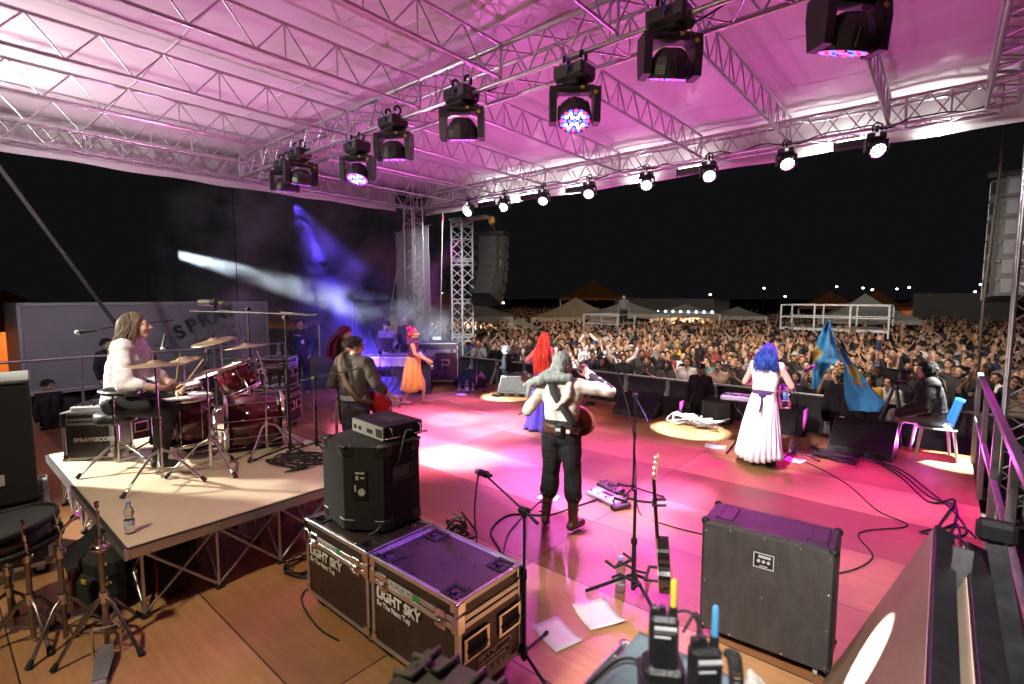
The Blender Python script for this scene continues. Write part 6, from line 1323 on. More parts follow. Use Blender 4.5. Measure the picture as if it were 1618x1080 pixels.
for p, q_, l in (((.13, 2.98, 1.17), (.10, 2.80, .55), 'dark steel box beam standing nearest the leaning deck boards'), ((.24, 3.06, 1.2), (.36, 2.98, .55), 'dark steel box beam tilted towards the guard rail'), ((.10, 2.76, .54), (.14, 2.6, .02), 'short dark steel beam under the nearest upright beam'), ((.36, 2.9, .54), (.37, 2.75, .02), 'short dark steel beam under the tilted beam')):
    P_, Q_ = V(p), V(q_); d = Q_ - P_; T = frame(tuple((P_ + Q_) / 2), (d.x, d.y, d.z), (0, 1, 0)); b = MB()
    for a in (-1, 1): b.box((0, a * .032, 0), (d.length, .006, .07), 0, b=.001, mtx=T); b.box((0, 0, a * .032), (d.length, .058, .006), 0, b=.001, mtx=T)
    o = b.build('steel_beam', dk); tag(o, l, 'beam')
    b = MB(); b.cyl((d.length * .42, .04, 0), (d.length * .42, -.04, 0), .012, mtx=T); b.build('bolt', steel, o)
b = MB(); b.box((.24, 3.1, 1.24), (.14, .08, .10), 0, b=.02); tag(b.build('beam_bracket', blkmet), 'black bracket block on top of the dark steel beams', 'bracket')
# ------------------------------------------------------------------ foreground: hard case, radios
pel = mat('hard_case_plastic', (.085, .085, .065), .55, 0, .12, 10, .35, 220)
t = thing('hard_case', (-.905, .815, 1.02), .14, 'olive plastic hard case with grey lettering at the bottom of the photo', 'hard case')
b = MB(); b.box((0, 0, .09), (.52, .42, .18), 0, b=.02); b.build('lid', pel, t); b = MB()
for x in (-.17, .0, .17):
    for s in (1,): b.tube([(x - .035, .215, .10), (x - .035, .20, .185), (x - .035, .11, .190), (x + .035, .11, .190), (x + .035, .20, .185), (x + .035, .215, .10)], .012, 8)
for y in (-.1, .1): b.tube([(-.262, y - .04, .10), (-.25, y - .04, .186), (-.19, y - .04, .19), (-.19, y + .04, .19), (-.25, y + .04, .186), (-.262, y + .04, .10)], .010, 8)
b.build_each('rib', pel, t); b = MB(); b.box((.0, -.02, .1815), (.40, .13, .004), 0, b=.0015); b.build('recess', mat('hard_case_dark', (.06, .06, .048), .6), t)
text('sprayrec', .115, M.Translation((-.20, -.055, .1845)), mat('print_pale', (.36, .38, .37), .6), t, .002)
b = MB(); b.box((.06, .10, .184), (.16, .06, .005), 0, b=.002); bd_ = b.build('badge', mat('badge_black', (.015, .012, .014), .3), t); text('EXPLORER', .026, M.Translation((-.01, .104, .187)), mat('badge_red', (.45, .03, .03), .5), bd_, .0008); text('CASES', .026, M.Translation((.045, .078, .187)), mat('badge_red'), bd_, .0008)
flight_case((-.9, .80, 0), (.62, .5, .98), 'dark road case carrying the olive hard case', rz=.14, latches=False, wheels=False, handles=None)
flight_case((-.25, .78, 0), (.62, .62, 1.42), 'tall dark road case under the radio chargers', wheels=False, latches=False, handles=None)
clo = mat('slate_cloth', (.135, .19, .225), .85, 0, .1, 6, .4, 70); b = MB()
b.grid(lambda u, v: (-.575 + .64 * u, .46 + .68 * v, 1.445 + .006 * NZ.noise(V((u * 7, v * 7, 1))) + .010 * NZ.noise(V((u * 3 + v * 2, v * 3, 4))) - (.10 * max(0, .04 - u) / .04)), 40, 40, th=.006); tag(b.build('table_cloth', clo), 'blue grey cloth under the two radio chargers', 'cloth')
b = MB(); b.grid(lambda u, v: (-.28 + .36 * u, 1.06 + .10 * v, 1.46 + .025 * math.sin(u * 9 + v * 3) * (.4 + v) + .012 * NZ.noise(V((u * 9, v * 9, 0)))), 30, 10, th=.008); tag(b.build('white_towel', mat('towel_check', (.46, .44, .40), .9, 0, .5, 16, .6, 120)), 'crumpled pale checked towel in front of the speaker cabinet', 'towel')
def radio(x, y, rz, antm, label):
    z = 1.455; t = thing('radio_charger', (x, y, z), rz, 'black charger cup holding the radio with the ' + label + ' antenna', 'charger'); b = MB(); b.prism([(-.048, -.04), (.048, -.04), (.048, .045), (-.048, .045)], 0, .055, 0); b.box((0, .005, .06), (.082, .07, .045), 0, b=.01); b.build('cup', blk, t); b = MB()
    for k in (-1, 1): b.box((k * .026, -.041, .048), (.02, .003, .006), 0); 
    b.box((0, -.0415, .025), (.06, .002, .004), 0); b.build('trim', ltgrey, t)
    t = thing('two_way_radio', (x, y, z + .062), rz, 'black handheld radio with ' + label + ' antenna standing in its charger', 'radio'); b = MB(); b.box((0, .005, .06), (.058, .036, .125), 0, b=.008); b.box((0, -.016, .055), (.05, .012, .09), 0, b=.004); b.box((-.02, .005, .13), (.014, .014, .018), 0); b.cyl((-.004, .005, .12), (-.004, .005, .14), .007); b.build('body', blk, t)
    b = MB(); b.tube([(-.022, -.02, .105), (.022, -.02, .105)], .005, 8); b.tube([(-.022, -.022, .088), (.010, -.022, .088)], .003, 8); b.build('trim', ltgrey, t)
    b = MB(); b.tube([(.018, .005, .12), (.018, .005, .135), (.018, .005, .195), (.018, .005, .20)], [.0075, .0068, .0062, .004], 10); b.build('antenna', antm, t); b = MB(); b.cyl((.018, .005, .118), (.018, .005, .142), .0085, n=10); b.build('antenna_base', blk, t)
radio(-.405, .965, .55, mat('antenna_yellow', (.62, .50, .06), .45), 'yellow'); radio(-.305, .925, .75, mat('antenna_blue', (.08, .30, .55), .45), 'blue')
b = MB(); b.tube([(-.262 + .03 * s_ + .011 * math.cos(s_ * 150), .93 - .03 * s_ + .011 * math.sin(s_ * 150), 1.64 + .03 * math.sin(s_ * 3) - .22 * s_ * s_) for s_ in [k / 260 for k in range(260)]], .0028, 6); tag(b.build('microphone_cable', rubber), 'coiled black microphone cord beside the blue antenna radio', 'cord')
cable('charger_cable', [(-.45, .95, 1.47), (-.49, 1.02, 1.465), (-.53, .98, 1.462), (-.54, .80, 1.462)], .004, 'thin black cable lying on the blue grey cloth'); cable('charger_cable', [(-.36, .95, 1.63), (-.345, .985, 1.66), (-.335, .96, 1.58), (-.34, .94, 1.47)], .003, 'thin black cable loop between the two radios'); cable('charger_cable', [(-.40, .98, 1.64), (-.36, 1.0, 1.645), (-.31, .95, 1.615)], .0032, 'thin black cable bridging the tops of the two radios')
# ------------------------------------------------------------------ crowd barrier, flags
bar_s = mat('barrier_sheet', (.05, .05, .052), .6, .3, .35, 5, .3, 30); YBAR = 11.0
bar0 = thing('crowd_barrier', (0, 0, 0), 0, 'x', 'crowd barrier')
b = MB(); b.box((0, 0, .62), (1.03, .012, 1.14), 0); b.build('front_sheet', bar_s, bar0); b = MB(); b.tube([(-.52, -.02, 1.22), (.52, -.02, 1.22)], .028, 10); b.build('top_bar', galv, bar0); b = MB()
for x in (-.5, .5): b.box((x, -.03, .6), (.045, .045, 1.2), 0); b.cyl((x, -.05, 1.0), (x, -.62, .04), .016)
b.build_each('post', galv, bar0); b = MB(); b.box((0, -.35, .02), (1.02, .64, .02), 0); b.build('foot_plate', galv, bar0)
posw = ['at the lift tower end', 'behind the security man with grey hair', 'behind the bright white monitor', 'left of the dreadlocked singer', 'behind the dreadlocked singer', 'between the dreadlocked singer and the scarf wearing guitarist', 'behind the scarf wearing guitarist', 'behind the vocal mic of the guitarist', 'behind the straight mic stand', 'left of the pit man in a cap', 'right of the pit man in a cap', 'behind the woman in white', 'left of the blue flags', 'under the blue flags', 'behind the video camera', 'behind the plastic chair', 'beside the right column']
for i, nm in enumerate(posw):
    o = bar0 if i == 0 else dup(bar0); o.location = (-13.6 + 1.05 * i, YBAR, GZ + .005); o['label'] = 'dark sheeted crowd barrier panel ' + nm; o['group'] = 'crowd barrier panels along the pit'
flagb = mat('flag_blue', (.05, .30, .66), .75, 0, .06, 5, .2, 60); flagy = mat('flag_yellow', (.55, .42, .03), .75, 0, .3, 40); flagr = mat('flag_red', (.5, .03, .05), .7)
def inpoly(x, y, P):
    c = False; j = len(P) - 1
    for i in range(len(P)):
        if (P[i][1] > y) != (P[j][1] > y) and x < (P[j][0] - P[i][0]) * (y - P[i][1]) / (P[j][1] - P[i][1]) + P[i][0]: c = not c
        j = i
    return c
EAG = [(.40, .92), (.50, .98), (.58, .92), (.56, .82), (.66, .86), (.80, .94), (.84, .84), (.92, .82), (.86, .72), (.94, .66), (.84, .60), (.88, .50), (.76, .50), (.76, .40), (.66, .44), (.62, .30), (.70, .22), (.58, .24), (.52, .04), (.44, .24), (.32, .20), (.38, .32), (.32, .44), (.22, .38), (.22, .50), (.10, .50), (.15, .60), (.05, .66), (.14, .72), (.08, .82), (.17, .84), (.20, .94), (.34, .86), (.45, .82), (.43, .88), (.36, .86)]
def eagle(u0, v0, su, sv):
    def f(u, v):
        x, y = (u - u0) / su + .5, (v - v0) / sv + .5
        if inpoly(x, y, EAG): return 0 if (abs(math.sin((x - .5) * 34 + (y - .5) * 10)) > .94 and abs(x - .5) > .1) else 1
        if abs(x - .72) < .06 and abs(y - .2) < .05 or abs(x - .30) < .06 and abs(y - .2) < .05: return 2
        return 0
    return f
def flag(name, c00, c10, c11, c01, em, label, amp=.06, sd=0, fold=7):
    c00, c10, c11, c01 = map(V, (c00, c10, c11, c01))
    def fn(u, v):
        p = (c00 * (1 - u) + c10 * u) * (1 - v) + (c01 * (1 - u) + c11 * u) * v; e = min(1, 3 * min(u, 1 - u, v * 2 + .1, 1.2 - v))
        return tuple(p + V((.03 * math.sin(v * 9 + sd), amp * e * math.sin(fold * u + 4 * v + sd) + .03 * NZ.noise(V((u * 4, v * 4, sd))), .025 * math.sin(u * 8 + sd))))
    b = MB(); b.grid(fn, 84, 84, mi=em, th=.003); return tag(b.build(name, [flagb, flagy, flagr]), label, 'flag')
fy = 11.35
f1 = flag('flag', (-1.86, fy, .42), (-1.70, fy, .56), (-1.655, fy, 1.82), (-1.72, fy, 1.74), eagle(.5, .5, .2, .2) if 0 else (lambda u, v: 0), 'x', .02)
bpy.data.objects.remove(f1)
def fl1(u, v):   # v from hanging tail (0) to apex (1)
    pts = [(-1.90, .46, -1.73, .52), (-1.90, .75, -1.74, .80), (-1.91, 1.02, -1.56, 1.00), (-1.90, 1.26, -1.46, 1.10), (-1.80, 1.56, -1.54, 1.48), (-1.68, 1.84, -1.655, 1.83)]
    s = v * (len(pts) - 1); i = min(len(pts) - 2, int(s)); t = s - i; a = [pts[i][k] * (1 - t) + pts[i + 1][k] * t for k in range(4)]
    return (a[0] * (1 - u) + a[2] * u, fy + .05 * math.sin(7 * u + 5 * v) + .04 * NZ.noise(V((u * 4, v * 6, 1))), a[1] * (1 - u) + a[3] * u)
b = MB(); b.grid(fl1, 60, 110, mi=eagle(.10, .50, .75, .36), th=.003); tag(b.build('flag', [flagb, flagy, flagr]), 'blue flag held up to a point with half a yellow eagle at its edge', 'flag')
def fl2(u, v):
    pts = [(x_ * .885, 2.3 + (z_ - 2.3) * .885, x2 * .885, 2.3 + (z2 - 2.3) * .885) for x_, z_, x2, z2 in ((-1.24, .14, -.78, .20), (-1.33, .42, -.70, .40), (-1.36, .75, -.92, .62), (-1.36, .98, -1.10, .88), (-1.43, 1.15, -1.28, 1.10), (-1.47, 1.32, -1.42, 1.31))]
    s = v * (len(pts) - 1); i = min(len(pts) - 2, int(s)); t = s - i; a = [pts[i][k] * (1 - t) + pts[i + 1][k] * t for k in range(4)]
    return (a[0] * (1 - u) + a[2] * u, fy - 1.35 + .04 * math.sin(6 * u - 4 * v) + .04 * NZ.noise(V((u * 4, v * 6, 5))), a[1] * (1 - u) + a[3] * u)
b = MB(); b.grid(fl2, 80, 110, mi=eagle(.52, .52, .80, .44), th=.003); tag(b.build('flag', [flagb, flagy, flagr]), 'blue flag draped over the barrier with a whole yellow eagle emblem', 'flag')
b = MB(); b.cyl((-1.55, fy + .03, -.3), (-1.66, fy + .02, 1.84), .012); tag(b.build('flag_pole', galv), 'thin pole holding up the pointed blue flag', 'flagpole')

# ------------------------------------------------------------------ crowd
top_c = mat('crowd_top', (.1, .1, .1), .85, 0, .12, 9, .4, 50, objcol=True); hair_c = mat('crowd_hair', (.03, .02, .02), .5, 0, .35, 45, objcol=True); jeans_c = mat('crowd_trousers', (.02, .022, .03), .85)
FD = [V((-.1, -.2, 1)), V((.1, -.2, 1))]
POSES = {'arms down': (dict(wl=(-.12, .26, 1.02), wr=(.12, .26, 1.02)), ((.8, None), (.8, None))),
         'clapping': (dict(el=(-.24, .12, 1.16), wl=(-.05, .30, 1.36), er=(.24, .12, 1.16), wr=(.05, .30, 1.36)), ((.2, V((0, .3, 1)), V((1, 0, 0))), (.2, V((0, .3, 1)), V((-1, 0, 0))))),
         'clapping overhead': (dict(el=(-.27, .12, 1.62), wl=(-.06, .20, 1.86), er=(.27, .12, 1.62), wr=(.06, .20, 1.86)), ((.2, V((.2, 0, 1)), V((1, 0, 0))), (.2, V((-.2, 0, 1)), V((-1, 0, 0))))),
         'both arms up': (dict(el=(-.34, .08, 1.56), wl=(-.40, .14, 1.84), er=(.34, .08, 1.56), wr=(.40, .14, 1.84)), ((.2, V((-.1, 0, 1)), V((0, 1, 0))), (.2, V((.1, 0, 1)), V((0, 1, 0))))),
         'one arm up': (dict(er=(.30, .06, 1.62), wr=(.26, .14, 1.90), wl=(-.12, .26, 1.02)), ((.8, None), (.2, V((0, 0, 1)), V((0, 1, 0))))),
         'hands at face': (dict(el=(-.22, .16, 1.22), wl=(-.10, .22, 1.50), er=(.22, .16, 1.22), wr=(.10, .22, 1.50)), ((.5, V((.5, 0, .8)), V((0, -1, 0))), (.5, V((-.5, 0, .8)), V((0, -1, 0)))))}
PW = [30, 22, 12, 10, 16, 10]; pn = list(POSES)
VAR = {}
rc = random.Random(21)
def variant(pose, sk, slv):
    k = (pose, sk, slv)
    if k not in VAR:
        J, hd = POSES[pose]; b, HM = person('v', (0, 0, 0), 0, '', 1.75, J, hands=hd, sleeve=slv, voxel=.026, hv=.0125, wrinkle=.006, loose=.018, fn=5, link=False, seed=len(VAR), head=(.06, 0, 0))
        VAR[k] = b.mesh('person', [skins[sk], top_c, lip, eye_w, eye_d, jeans_c, rubber]); VAR['HM'] = HM
    return VAR[k]
def hair_mesh(kind):
    k = 'hair' + kind
    if k not in VAR:
        HM = VAR['HM']; tmp = MB().build('t', []) 
        if kind == 'long':
            b = MB()
            def fn(u, v):
                a = PI * (.86 + 1.28 * u); w = 1 + .25 * v; return (.086 * w * math.cos(a) * (1 + .04 * math.sin(u * 60)), .105 * math.sin(a) * (1 - .15 * v) - .018 - .03 * v, .06 - .36 * v + .02 * math.sin(u * 23))
            b.grid(fn, 26, 8, th=.012, mtx=HM); o = hair_cap(tmp, HM, hair_c, 1.09, n=(14, 8)); c = MB()
            c.add([tuple(v.co) for v in o.data.vertices], [list(p.vertices) for p in o.data.polygons], 0, True); c.add(b.v, b.f, 0, True); VAR[k] = c.mesh('hair', hair_c)
        elif kind == 'cap':
            b = MB(); b.ell(tuple(HM @ V((0, -.015, .052))), (.085, .106, .076), 0, 12, 8); b.box((0, 0, 0), (.13, .10, .012), 0, b=.005, mtx=HM @ M.Translation((0, .115, .05))); VAR[k] = b.mesh('cap', hair_c); bpy.data.objects.remove(tmp); return VAR[k]
        else: o = hair_cap(tmp, HM, hair_c, 1.05 if kind == 'short' else 1.10, n=(14, 8)); VAR[k] = o.data
        if kind != 'cap':
            bpy.data.objects.remove(o); bpy.data.objects.remove(tmp)
    return VAR[k]
TOPS = [('black', (.012, .012, .014), 44), ('charcoal', (.035, .035, .038), 12), ('grey', (.16, .16, .17), 8), ('white', (.62, .60, .58), 9), ('olive', (.10, .10, .05), 6), ('dark red', (.16, .02, .025), 4), ('navy', (.02, .03, .08), 7), ('beige', (.36, .28, .20), 4), ('mustard', (.50, .28, .02), 2), ('teal', (.03, .16, .17), 2), ('pale green', (.26, .40, .28), 1)]
HAIRS = [('black', (.010, .008, .007), 40), ('dark brown', (.028, .016, .010), 34), ('brown', (.07, .04, .022), 14), ('blond', (.28, .18, .08), 8), ('reddish', (.16, .05, .02), 4)]
def pick(L): return rc.choices(L, [x[-1] for x in L])[0]
from bpy_extras.object_utils import world_to_camera_view as w2c
def shown(p):
    bpy.context.view_layer.update() if 0 else None
    d = V(p) - cam.location; R = CR; x, y, z = d @ R[0], d @ R[1], -(d @ R[2]); return z > 0 and -.30 < x / z < 1.03
CR = [V((math.cos(rad(40.4)), math.sin(rad(40.4)), 0)), V((0, 0, 1)), -V((-math.sin(rad(40.4)), math.cos(rad(40.4)), 0))]
slots = []
row = 0; y = YBAR + .42
while y < 44:
    sp = .54 if y < 20 else .66; x = -46 + rc.uniform(0, .4)
    while x < 6:
        q = (x + rc.uniform(-.13, .13), y + rc.uniform(-.15, .15))
        if shown((*q, 0)) and not (y > 24.6 and y < 26.6 and -6.2 < q[0] < -1.2) and not (19.3 < y < 20.9 and -13.2 < q[0] < -10.4) and rc.random() < (.97 if y < 20 else .88 if y < 30 else .62) and q[0] > -1.32 * y + 1: slots.append((row, *q))
        x += sp
    row += 1; y += .60 if y < 20 else .78
near = slots[:300]; far = slots[300:]
ORD = ['front', 'second', 'third', 'fourth', 'fifth', 'sixth', 'seventh', 'eighth', 'ninth', 'tenth', 'eleventh', 'twelfth', 'thirteenth', 'fourteenth', 'fifteenth']
CNT = ['first', 'second', 'third', 'fourth', 'fifth', 'sixth', 'seventh', 'eighth', 'ninth', 'tenth', 'eleventh', 'twelfth', 'thirteenth', 'fourteenth', 'fifteenth', 'sixteenth', 'seventeenth', 'eighteenth', 'nineteenth', 'twentieth', 'twenty first', 'twenty second', 'twenty third', 'twenty fourth', 'twenty fifth', 'twenty sixth', 'twenty seventh', 'twenty eighth', 'twenty ninth', 'thirtieth', 'thirty first', 'thirty second']
cnt = {}
def place(o, x, y, s):
    a = math.atan2(x + 3.5 + rc.uniform(-2, 2), 6 - y) + rc.uniform(-.15, .15); o.location = (x, y, GZ); o.rotation_euler = (rc.uniform(-.03, .03), rc.uniform(-.04, .04), a if 0 else math.atan2(-(-3.5 - x), (5 - y)) + rc.uniform(-.25, .25)); o.scale = (s, s, s)
for r, x, y in near:
    cnt[r] = cnt.get(r, 0) + 1
    pose = rc.choices(pn, PW)[0] if r else rc.choices(pn, [34, 30, 8, 4, 10, 14])[0]
    tn, tcx, _ = pick(TOPS); hn, hc, _ = pick(HAIRS); kind = rc.choices(['short', 'long', 'cap', 'bushy', 'bald'], [46, 30, 8, 10, 6])[0]; slv = rc.choices(['short', 'long'], [70, 30])[0]
    o = bpy.data.objects.new('person', variant(pose, rc.choices([0, 1, 2], [60, 32, 8])[0], slv)); COL.objects.link(o); s = rc.uniform(.92, 1.06) - (.04 if kind == 'long' else 0); place(o, x, y, s)
    v = rc.uniform(.75, 1.25); o.color = (*[c * v for c in tcx], 1)
    hd = {'short': f'short {hn} hair', 'long': f'long {hn} hair', 'cap': 'a cap', 'bushy': f'bushy {hn} hair', 'bald': 'bald head'}[kind]
    lab = f'{tn} {"shirt" if slv == "short" else "top"}, {hd}, {pose}, {ORD[min(r, 14)]} row, {CNT[min(31, cnt[r] - 1)]} from left'
    tag(o, lab, 'person', 'audience behind the barrier')
    if kind != 'bald':
        h = bpy.data.objects.new('cap' if kind == 'cap' else 'hair', hair_mesh(kind)); COL.objects.link(h); h.parent = o; h.color = (*(rc.choice([(.02, .02, .025), (.3, .28, .26), (.12, .02, .02), (.02, .04, .1)]) if kind == 'cap' else hc), 1)
# the rest of the crowd: one mass
def low(pose, slv):
    J, hd = POSES[pose]; b, HM = person('v', (0, 0, 0), 0, '', 1.75, J, hands=hd, sleeve=slv, voxel=.040, hv=.022, wrinkle=0, loose=.02, fn=3, legs=False, link=False)
    g = MB(); g.ell(tuple(HM @ V((0, -.02, .045))), (.086, .104, .088), 0, 10, 6); o = len(b.v); b.v += g.v; b.f += [[i + o for i in f] for f in g.f]; b.mi += [9] * len(g.f)
    T = [f if len(f) == 4 else (f + [f[-1]] if 0 else f) for f in b.f]; return np.array(b.v), T, np.array(b.mi)
lows = []
for p_ in pn:
    v, F, mi = low(p_, 'short'); ls = np.array([len(f) for f in F]); lows.append((v, np.concatenate([np.array(f) for f in F]), ls, mi))
AV, AL, AS, AC = [], [], [], []; off = 0; sk_c = np.array([(.50, .30, .21), (.40, .23, .15), (.24, .13, .085)])
for r, x, y in far:
    v, L, ls, mi = lows[rc.choices(range(6), PW)[0]]; s = rc.uniform(.92, 1.06); a = math.atan2(-(-3.5 - x), 5 - y) + rc.uniform(-.3, .3); c, sn_ = math.cos(a), math.sin(a)
    AV.append(np.stack([(v[:, 0] * c - v[:, 1] * sn_) * s + x, (v[:, 0] * sn_ + v[:, 1] * c) * s + y, v[:, 2] * s + GZ], 1)); AL.append(L + off); AS.append(ls); off += len(v)
    col = np.tile(sk_c[rc.choices([0, 1, 2], [60, 32, 8])[0]], (len(ls), 1)); col[mi == 1] = np.array(pick(TOPS)[1]) * rc.uniform(.75, 1.25); col[mi == 9] = pick(HAIRS)[1]; col[(mi == 4)] = .02; col[(mi == 5) | (mi == 6)] = .02; AC.append(col)
AV = np.concatenate(AV); AL = np.concatenate(AL); AS = np.concatenate(AS); AC = np.concatenate(AC)
me = bpy.data.meshes.new('crowd'); me.vertices.add(len(AV)); me.vertices.foreach_set('co', AV.ravel()); me.loops.add(len(AL)); me.loops.foreach_set('vertex_index', AL.astype(np.int32)); me.polygons.add(len(AS)); me.polygons.foreach_set('loop_start', (np.cumsum(AS) - AS).astype(np.int32)); me.polygons.foreach_set('use_smooth', np.ones(len(AS), bool))
at = me.attributes.new('tint', 'FLOAT_COLOR', 'FACE'); at.data.foreach_set('color', np.concatenate([AC, np.ones((len(AC), 1))], 1).ravel()); me.update(calc_edges=True); me.validate()
cm = bpy.data.materials.new('crowd_clothes_and_skin'); cm.use_nodes = True; a_ = cm.node_tree.nodes.new('ShaderNodeAttribute'); a_.attribute_name = 'tint'; cm.node_tree.links.new(a_.outputs['Color'], cm.node_tree.nodes['Principled BSDF'].inputs['Base Color']); cm.node_tree.nodes['Principled BSDF'].inputs['Roughness'].default_value = .7
me.materials.append(cm); o = bpy.data.objects.new('crowd', me); COL.objects.link(o); tag(o, 'far mass of the audience filling the field', kind='stuff')
print('crowd', len(near), len(far), len(AS))
# ------------------------------------------------------------------ railed platforms, tents and lamps in the field
def platform(x0, x1, y, z, h, d, label, bays, m=galv):
    t = thing('railed_platform', ((x0 + x1) / 2, y, GZ), 0, label, 'platform'); w = x1 - x0; zz = z - GZ
    b = MB(); b.box((0, d / 2, zz), (w, d, .12), 0); b.build('deck', m, t); b = MB()
    for i in range(bays + 1):
        x = -w / 2 + w * i / bays
        for yy in (0, d): b.box((x, yy, (zz + h) / 2), (.07, .07, zz + h), 0)
    b.build_each('post', m, t); b = MB()
    for yy in (0, d):
        for z_ in (h, h * .5): b.box((0, yy, zz + z_), (w, .05, .05), 0)
    for x in (-w / 2, w / 2):
        for z_ in (h, h * .5): b.box((x, d / 2, zz + z_), (.05, d, .05), 0)
    b.build('rail', m, t); b = MB()
    n = bays * 4
    for i in range(n): x = -w / 2 + w * i / n; b.cyl((x, 0, zz - .06), (x + w / n * (.5 if i % 2 else 1), 0, zz - .5), .018); b.cyl((x, 0, zz - .06), (x, 0, zz - .5), .018)
    b.cyl((-w / 2, 0, zz - .5), (w / 2, 0, zz - .5), .025); b.build('truss', m, t); return t
brt = mat('bright_galv', (.62, .63, .65), .4, .3, .1, 8)
platform(-5.62, -1.66, 25.5, .86, 1.06, 2.2, 'long silver railed platform rising from the crowd behind the blue flags', 3, brt); platform(-12.65, -10.9, 20, .66, .82, 1.6, 'small silver railed platform in the crowd beside the beige tent', 1, brt)
o, I = crew((-11.1, 20.9, .70), 3.6, 'person standing on the small railed platform', 1.7, top=cloth('grey_tee', (.16, .15, .17)))
lamp('field_light', (-3.4, 18.0, 6.0), (-3.6, 26, 1.2), 420, (.95, .98, 1), 60, .8, .2); lamp('field_light', (-9.8, 14.5, 6.0), (-11.8, 21, 1.0), 260, (.95, .98, 1), 50, .8, .2)
ten_w = mat('tent_white', (.42, .39, .35), .8, 0, .08, 1, .1, 8); ten_o = mat('tent_orange', (.32, .12, .035), .8, 0, .08, 1); ten_b = mat('tent_beige', (.60, .45, .32), .8, 0, .08, 1)
bulb_w = mat('bulb_warm', (1, .62, .28), .4, emit=16); bulb_c = mat('bulb_cool', (.75, .85, 1), .4, emit=11)
def tent(x, y, w, d, h, roof_, m, rz, label, walls=False, light=0, lc=(1, .7, .42), zb=GZ):
    t = thing('festival_tent', (x, y, zb), rz, label, 'tent'); b = MB()
    P = [(-w / 2, -d / 2, h), (w / 2, -d / 2, h), (w / 2, d / 2, h), (-w / 2, d / 2, h)]
    def fn(k):
        a, c = V(P[k]), V(P[(k + 1) % 4]); top = V((0, 0, h + roof_))
        return lambda u, v: tuple((a * (1 - u) + c * u).lerp(top, v) - V((0, 0, .12 * roof_ * math.sin(v * PI))))
    for k in range(4): b.grid(fn(k), 6, 6)
    b.build('roof', m, t); b = MB()
    for k in range(4): a, c = V(P[k]), V(P[(k + 1) % 4]); b.grid(lambda u, v: tuple(a * (1 - u) + c * u - V((0, 0, .28 * v * (1 - .25 * abs(math.sin(u * 12)))))), 14, 2)
    b.build('valance', m, t); b = MB()
    for x_, y_, _ in P: b.box((x_ * .98, y_ * .98, h / 2), (.07, .07, h), 0)
    b.build_each('pole', galv, t)
    if walls:
        b = MB(); b.grid(lambda u, v: (-w / 2 + w * u, d / 2 - .05 * math.sin(u * 14), h * v), 16, 2); b.grid(lambda u, v: (-w / 2 + .03 * math.sin(u * 14), -d / 2 + d * u, h * v), 16, 2); b.build('wall', m, t)
    if light:
        b = MB(); b.ell((0, 0, h - .15), .10, 0, 8, 6); b.build('bulb', bulb_w, t); l = lamp('tent_light', (0, 0, h - .35), (0, 0, 0), light, lc, kind='POINT', rad_=.1); l.parent = t
    return t
tent(-17.2, 17.2, 4.0, 3.2, 2.2, .85, ten_w, .7, 'white pyramid tent lit from inside, directly behind the white lift tower', light=110, lc=(1, .9, .75)); tent(-20.6, 17.2, 3.4, 3.0, 2.1, .7, ten_w, .7, 'dim white tent left of the lift tower', True, 25)
tent(-24.0, 21.7, 3.2, 3.2, 2.6, .8, ten_o, .7, 'small orange tent roof beside the lift tower', light=60); tent(-15.4, 18.6, 2.6, 2.2, 1.55, .55, ten_w, .7, 'low dark pale canopy in the crowd right of the hanging speakers')
tent(-16.9, 25.8, 5.2, 4, 1.9, 1.15, ten_b, .62, 'beige marquee with warm lit walls behind the crowd', True, 60); tent(-14.0, 26.6, 4.6, 3, 2.15, .7, ten_w, .5, 'grey peaked canopy joined to the beige marquee', False, 0)
tent(-24.1, 39.6, 6, 5, 3.0, 1.6, ten_o, .6, 'orange peaked tent glowing far behind the beige marquee', light=70); tent(-11.9, 30.2, 4.0, 3, 2.1, .55, ten_w, .3, 'bright vendor stall with a row of bulbs behind the crowd', True, 230)
tent(-9.3, 31.5, 3.0, 3, 2.0, .5, ten_w, .3, 'dim grey umbrella tent right of the bright vendor stall'); tent(-3.1, 31.6, 4.2, 4, 2.0, 1.25, ten_w, .2, 'dim grey pointed tent behind the long railed platform')
tent(-6.6, 45.0, 4.2, 4, 2.4, 1.1, ten_o, .2, 'orange lit tent behind the long railed platform, left of the grey peak', light=70); tent(-3.9, 47.0, 3.6, 4, 2.3, 1.3, ten_o, .2, 'orange tent peak right of the dim grey pointed tent', light=45); tent(-.9, 52.0, 4.6, 4, 2.3, 1.2, ten_o, .1, 'warm lit orange stall near the hanging speakers on the right', True, 110)
tent(-22.9, 1.85, 4.6, 4, 2.3, 1.0, ten_o, 1.3, 'glowing orange tent at the left edge beyond the truck', True, 420, (1, .55, .22)); tent(-24.2, 10.95, 3.6, 3.4, 1.9, .75, ten_o, .9, 'orange tent roof behind the overhead stands, right of the truck', light=90)
b = MB(); b.box((-14.5, 34, .7), (7, 3, 2.9), 0); tag(b.build('box_trailer', mat('dim_box', (.12, .115, .11), .6)), 'pale box trailer behind the grey peaked canopy', 'trailer'); b = MB(); b.box((.9, 45, .9), (5, 3, 3.2), 0); tag(b.build('box_trailer', mat('dim_box')), 'pale box trailer behind the hanging grey speakers', 'trailer')
bulb0 = None
for k in range(9):
    x, y = -13.4 + .42 * k, 28.6 + .1 * k; b = MB(); b.ell((0, 0, 0), .055, 0, 8, 6); o = b.build('light_bulb', bulb_c, None, (x, y, 1.42)); tag(o, 'small white bulb in the string along the vendor stall', 'bulb', 'bulb string at the vendor stall'); 
    b = MB(); b.tube([(0, 0, .05), (.21, .05, .10), (.42, .1, .05)], .01, 4); b.build('wire', rubber, o)
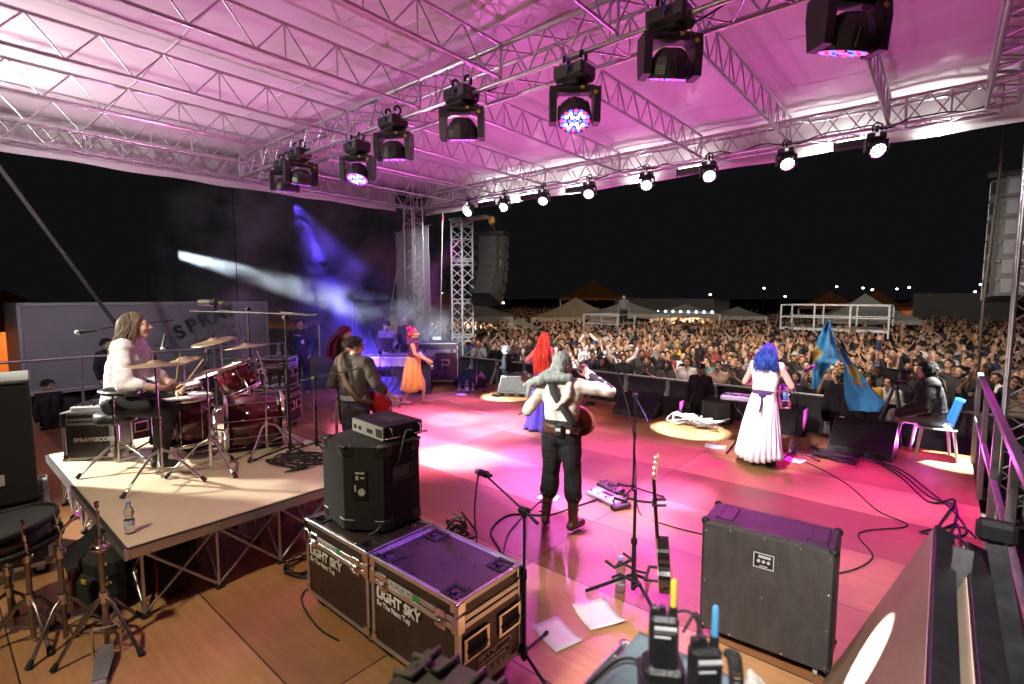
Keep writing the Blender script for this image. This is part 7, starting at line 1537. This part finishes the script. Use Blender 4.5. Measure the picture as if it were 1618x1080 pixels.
LP = [(-15.0, 59.9, 3.18, 1, 'above the vendor stall'), (-19.4, 56, 2.5, 0, 'low, left of the vendor stall'), (-13.2, 61.3, 2.29, 0, 'over the gap left of the long railed platform'), (-6.8, 66.8, 3.2, 1, 'above the dim grey pointed tent'), (-9.0, 65, 3.35, 1, 'above the orange lit tent behind the platform'), (-4.0, 69.3, 3.1, 1, 'in the pair right of the platform, platform side'), (-3.0, 70.1, 3.25, 1, 'in the pair right of the platform, far side'), (2.5, 74.7, 2.8, 1, 'lower one beside the hanging grey speakers'), (2.9, 75.2, 3.6, 1, 'higher one beside the hanging grey speakers'), (-41.5, 37.2, 2.6, 1, 'left of the white lift tower'), (-36.5, 41.4, 1.6, 0, 'right of the hanging black speakers'), (-44.5, 34.4, .6, 0, 'behind the mixing desk'), (-5.9, 66.0, 3.0, 0, 'just right of the grey peak')]
for x, y, z, c, l in LP:
    t = thing('street_lamp', (x, y, GZ), 0, ('white' if c else 'amber') + ' point of a far street lamp ' + l, 'street lamp', 'far lamps behind the festival'); b = MB(); b.cyl((0, 0, 0), (0, 0, z - GZ), .05); b.build('post', blkmet, t); b = MB(); b.ell((0, 0, z - GZ), (.12, .12, .09) if c else (.12, .12, .09), 0, 8, 6); b.build('lamp_head', bulb_c if c else bulb_w, t)
# ------------------------------------------------------------------ smoke
sm = bpy.data.materials.new('stage_smoke'); sm.use_nodes = True; nt = sm.node_tree; L = nt.links
for n in list(nt.nodes):
    if n.type == 'BSDF_PRINCIPLED': nt.nodes.remove(n)
out = [n for n in nt.nodes if n.type == 'OUTPUT_MATERIAL'][0]; pv = nt.nodes.new('ShaderNodeVolumePrincipled'); pv.inputs['Color'].default_value = (.9, .92, 1, 1); pv.inputs['Anisotropy'].default_value = .25
tc = nt.nodes.new('ShaderNodeTexCoord'); n = nt.nodes.new('ShaderNodeTexNoise'); n.inputs['Scale'].default_value = 1.15; n.inputs['Detail'].default_value = 4; n.inputs['Distortion'].default_value = .6; L.new(tc.outputs['Object'], n.inputs['Vector'])
mr = nt.nodes.new('ShaderNodeMapRange'); mr.inputs[1].default_value = .45; mr.inputs[2].default_value = .74; mr.inputs[3].default_value = .0; mr.inputs[4].default_value = .36; L.new(n.outputs[0], mr.inputs[0])
sp = nt.nodes.new('ShaderNodeSeparateXYZ'); L.new(tc.outputs['Object'], sp.inputs[0]); mz = nt.nodes.new('ShaderNodeMapRange'); mz.inputs[1].default_value = 4.4; mz.inputs[2].default_value = 1.2; mz.inputs[3].default_value = .45; mz.inputs[4].default_value = 1; L.new(sp.outputs['Z'], mz.inputs[0])
mu = nt.nodes.new('ShaderNodeMath'); mu.operation = 'MULTIPLY'; L.new(mr.outputs[0], mu.inputs[0]); L.new(mz.outputs[0], mu.inputs[1]); L.new(mu.outputs[0], pv.inputs['Density']); L.new(pv.outputs[0], out.inputs['Volume'])
b = MB(); b.box((-11.62, 6.2, 2.26), (4.96, 5.3, 4.5), 0, b=.01); o = b.build('smoke', sm); tag(o, 'drifting stage smoke lit by a blue and a white beam', kind='stuff')
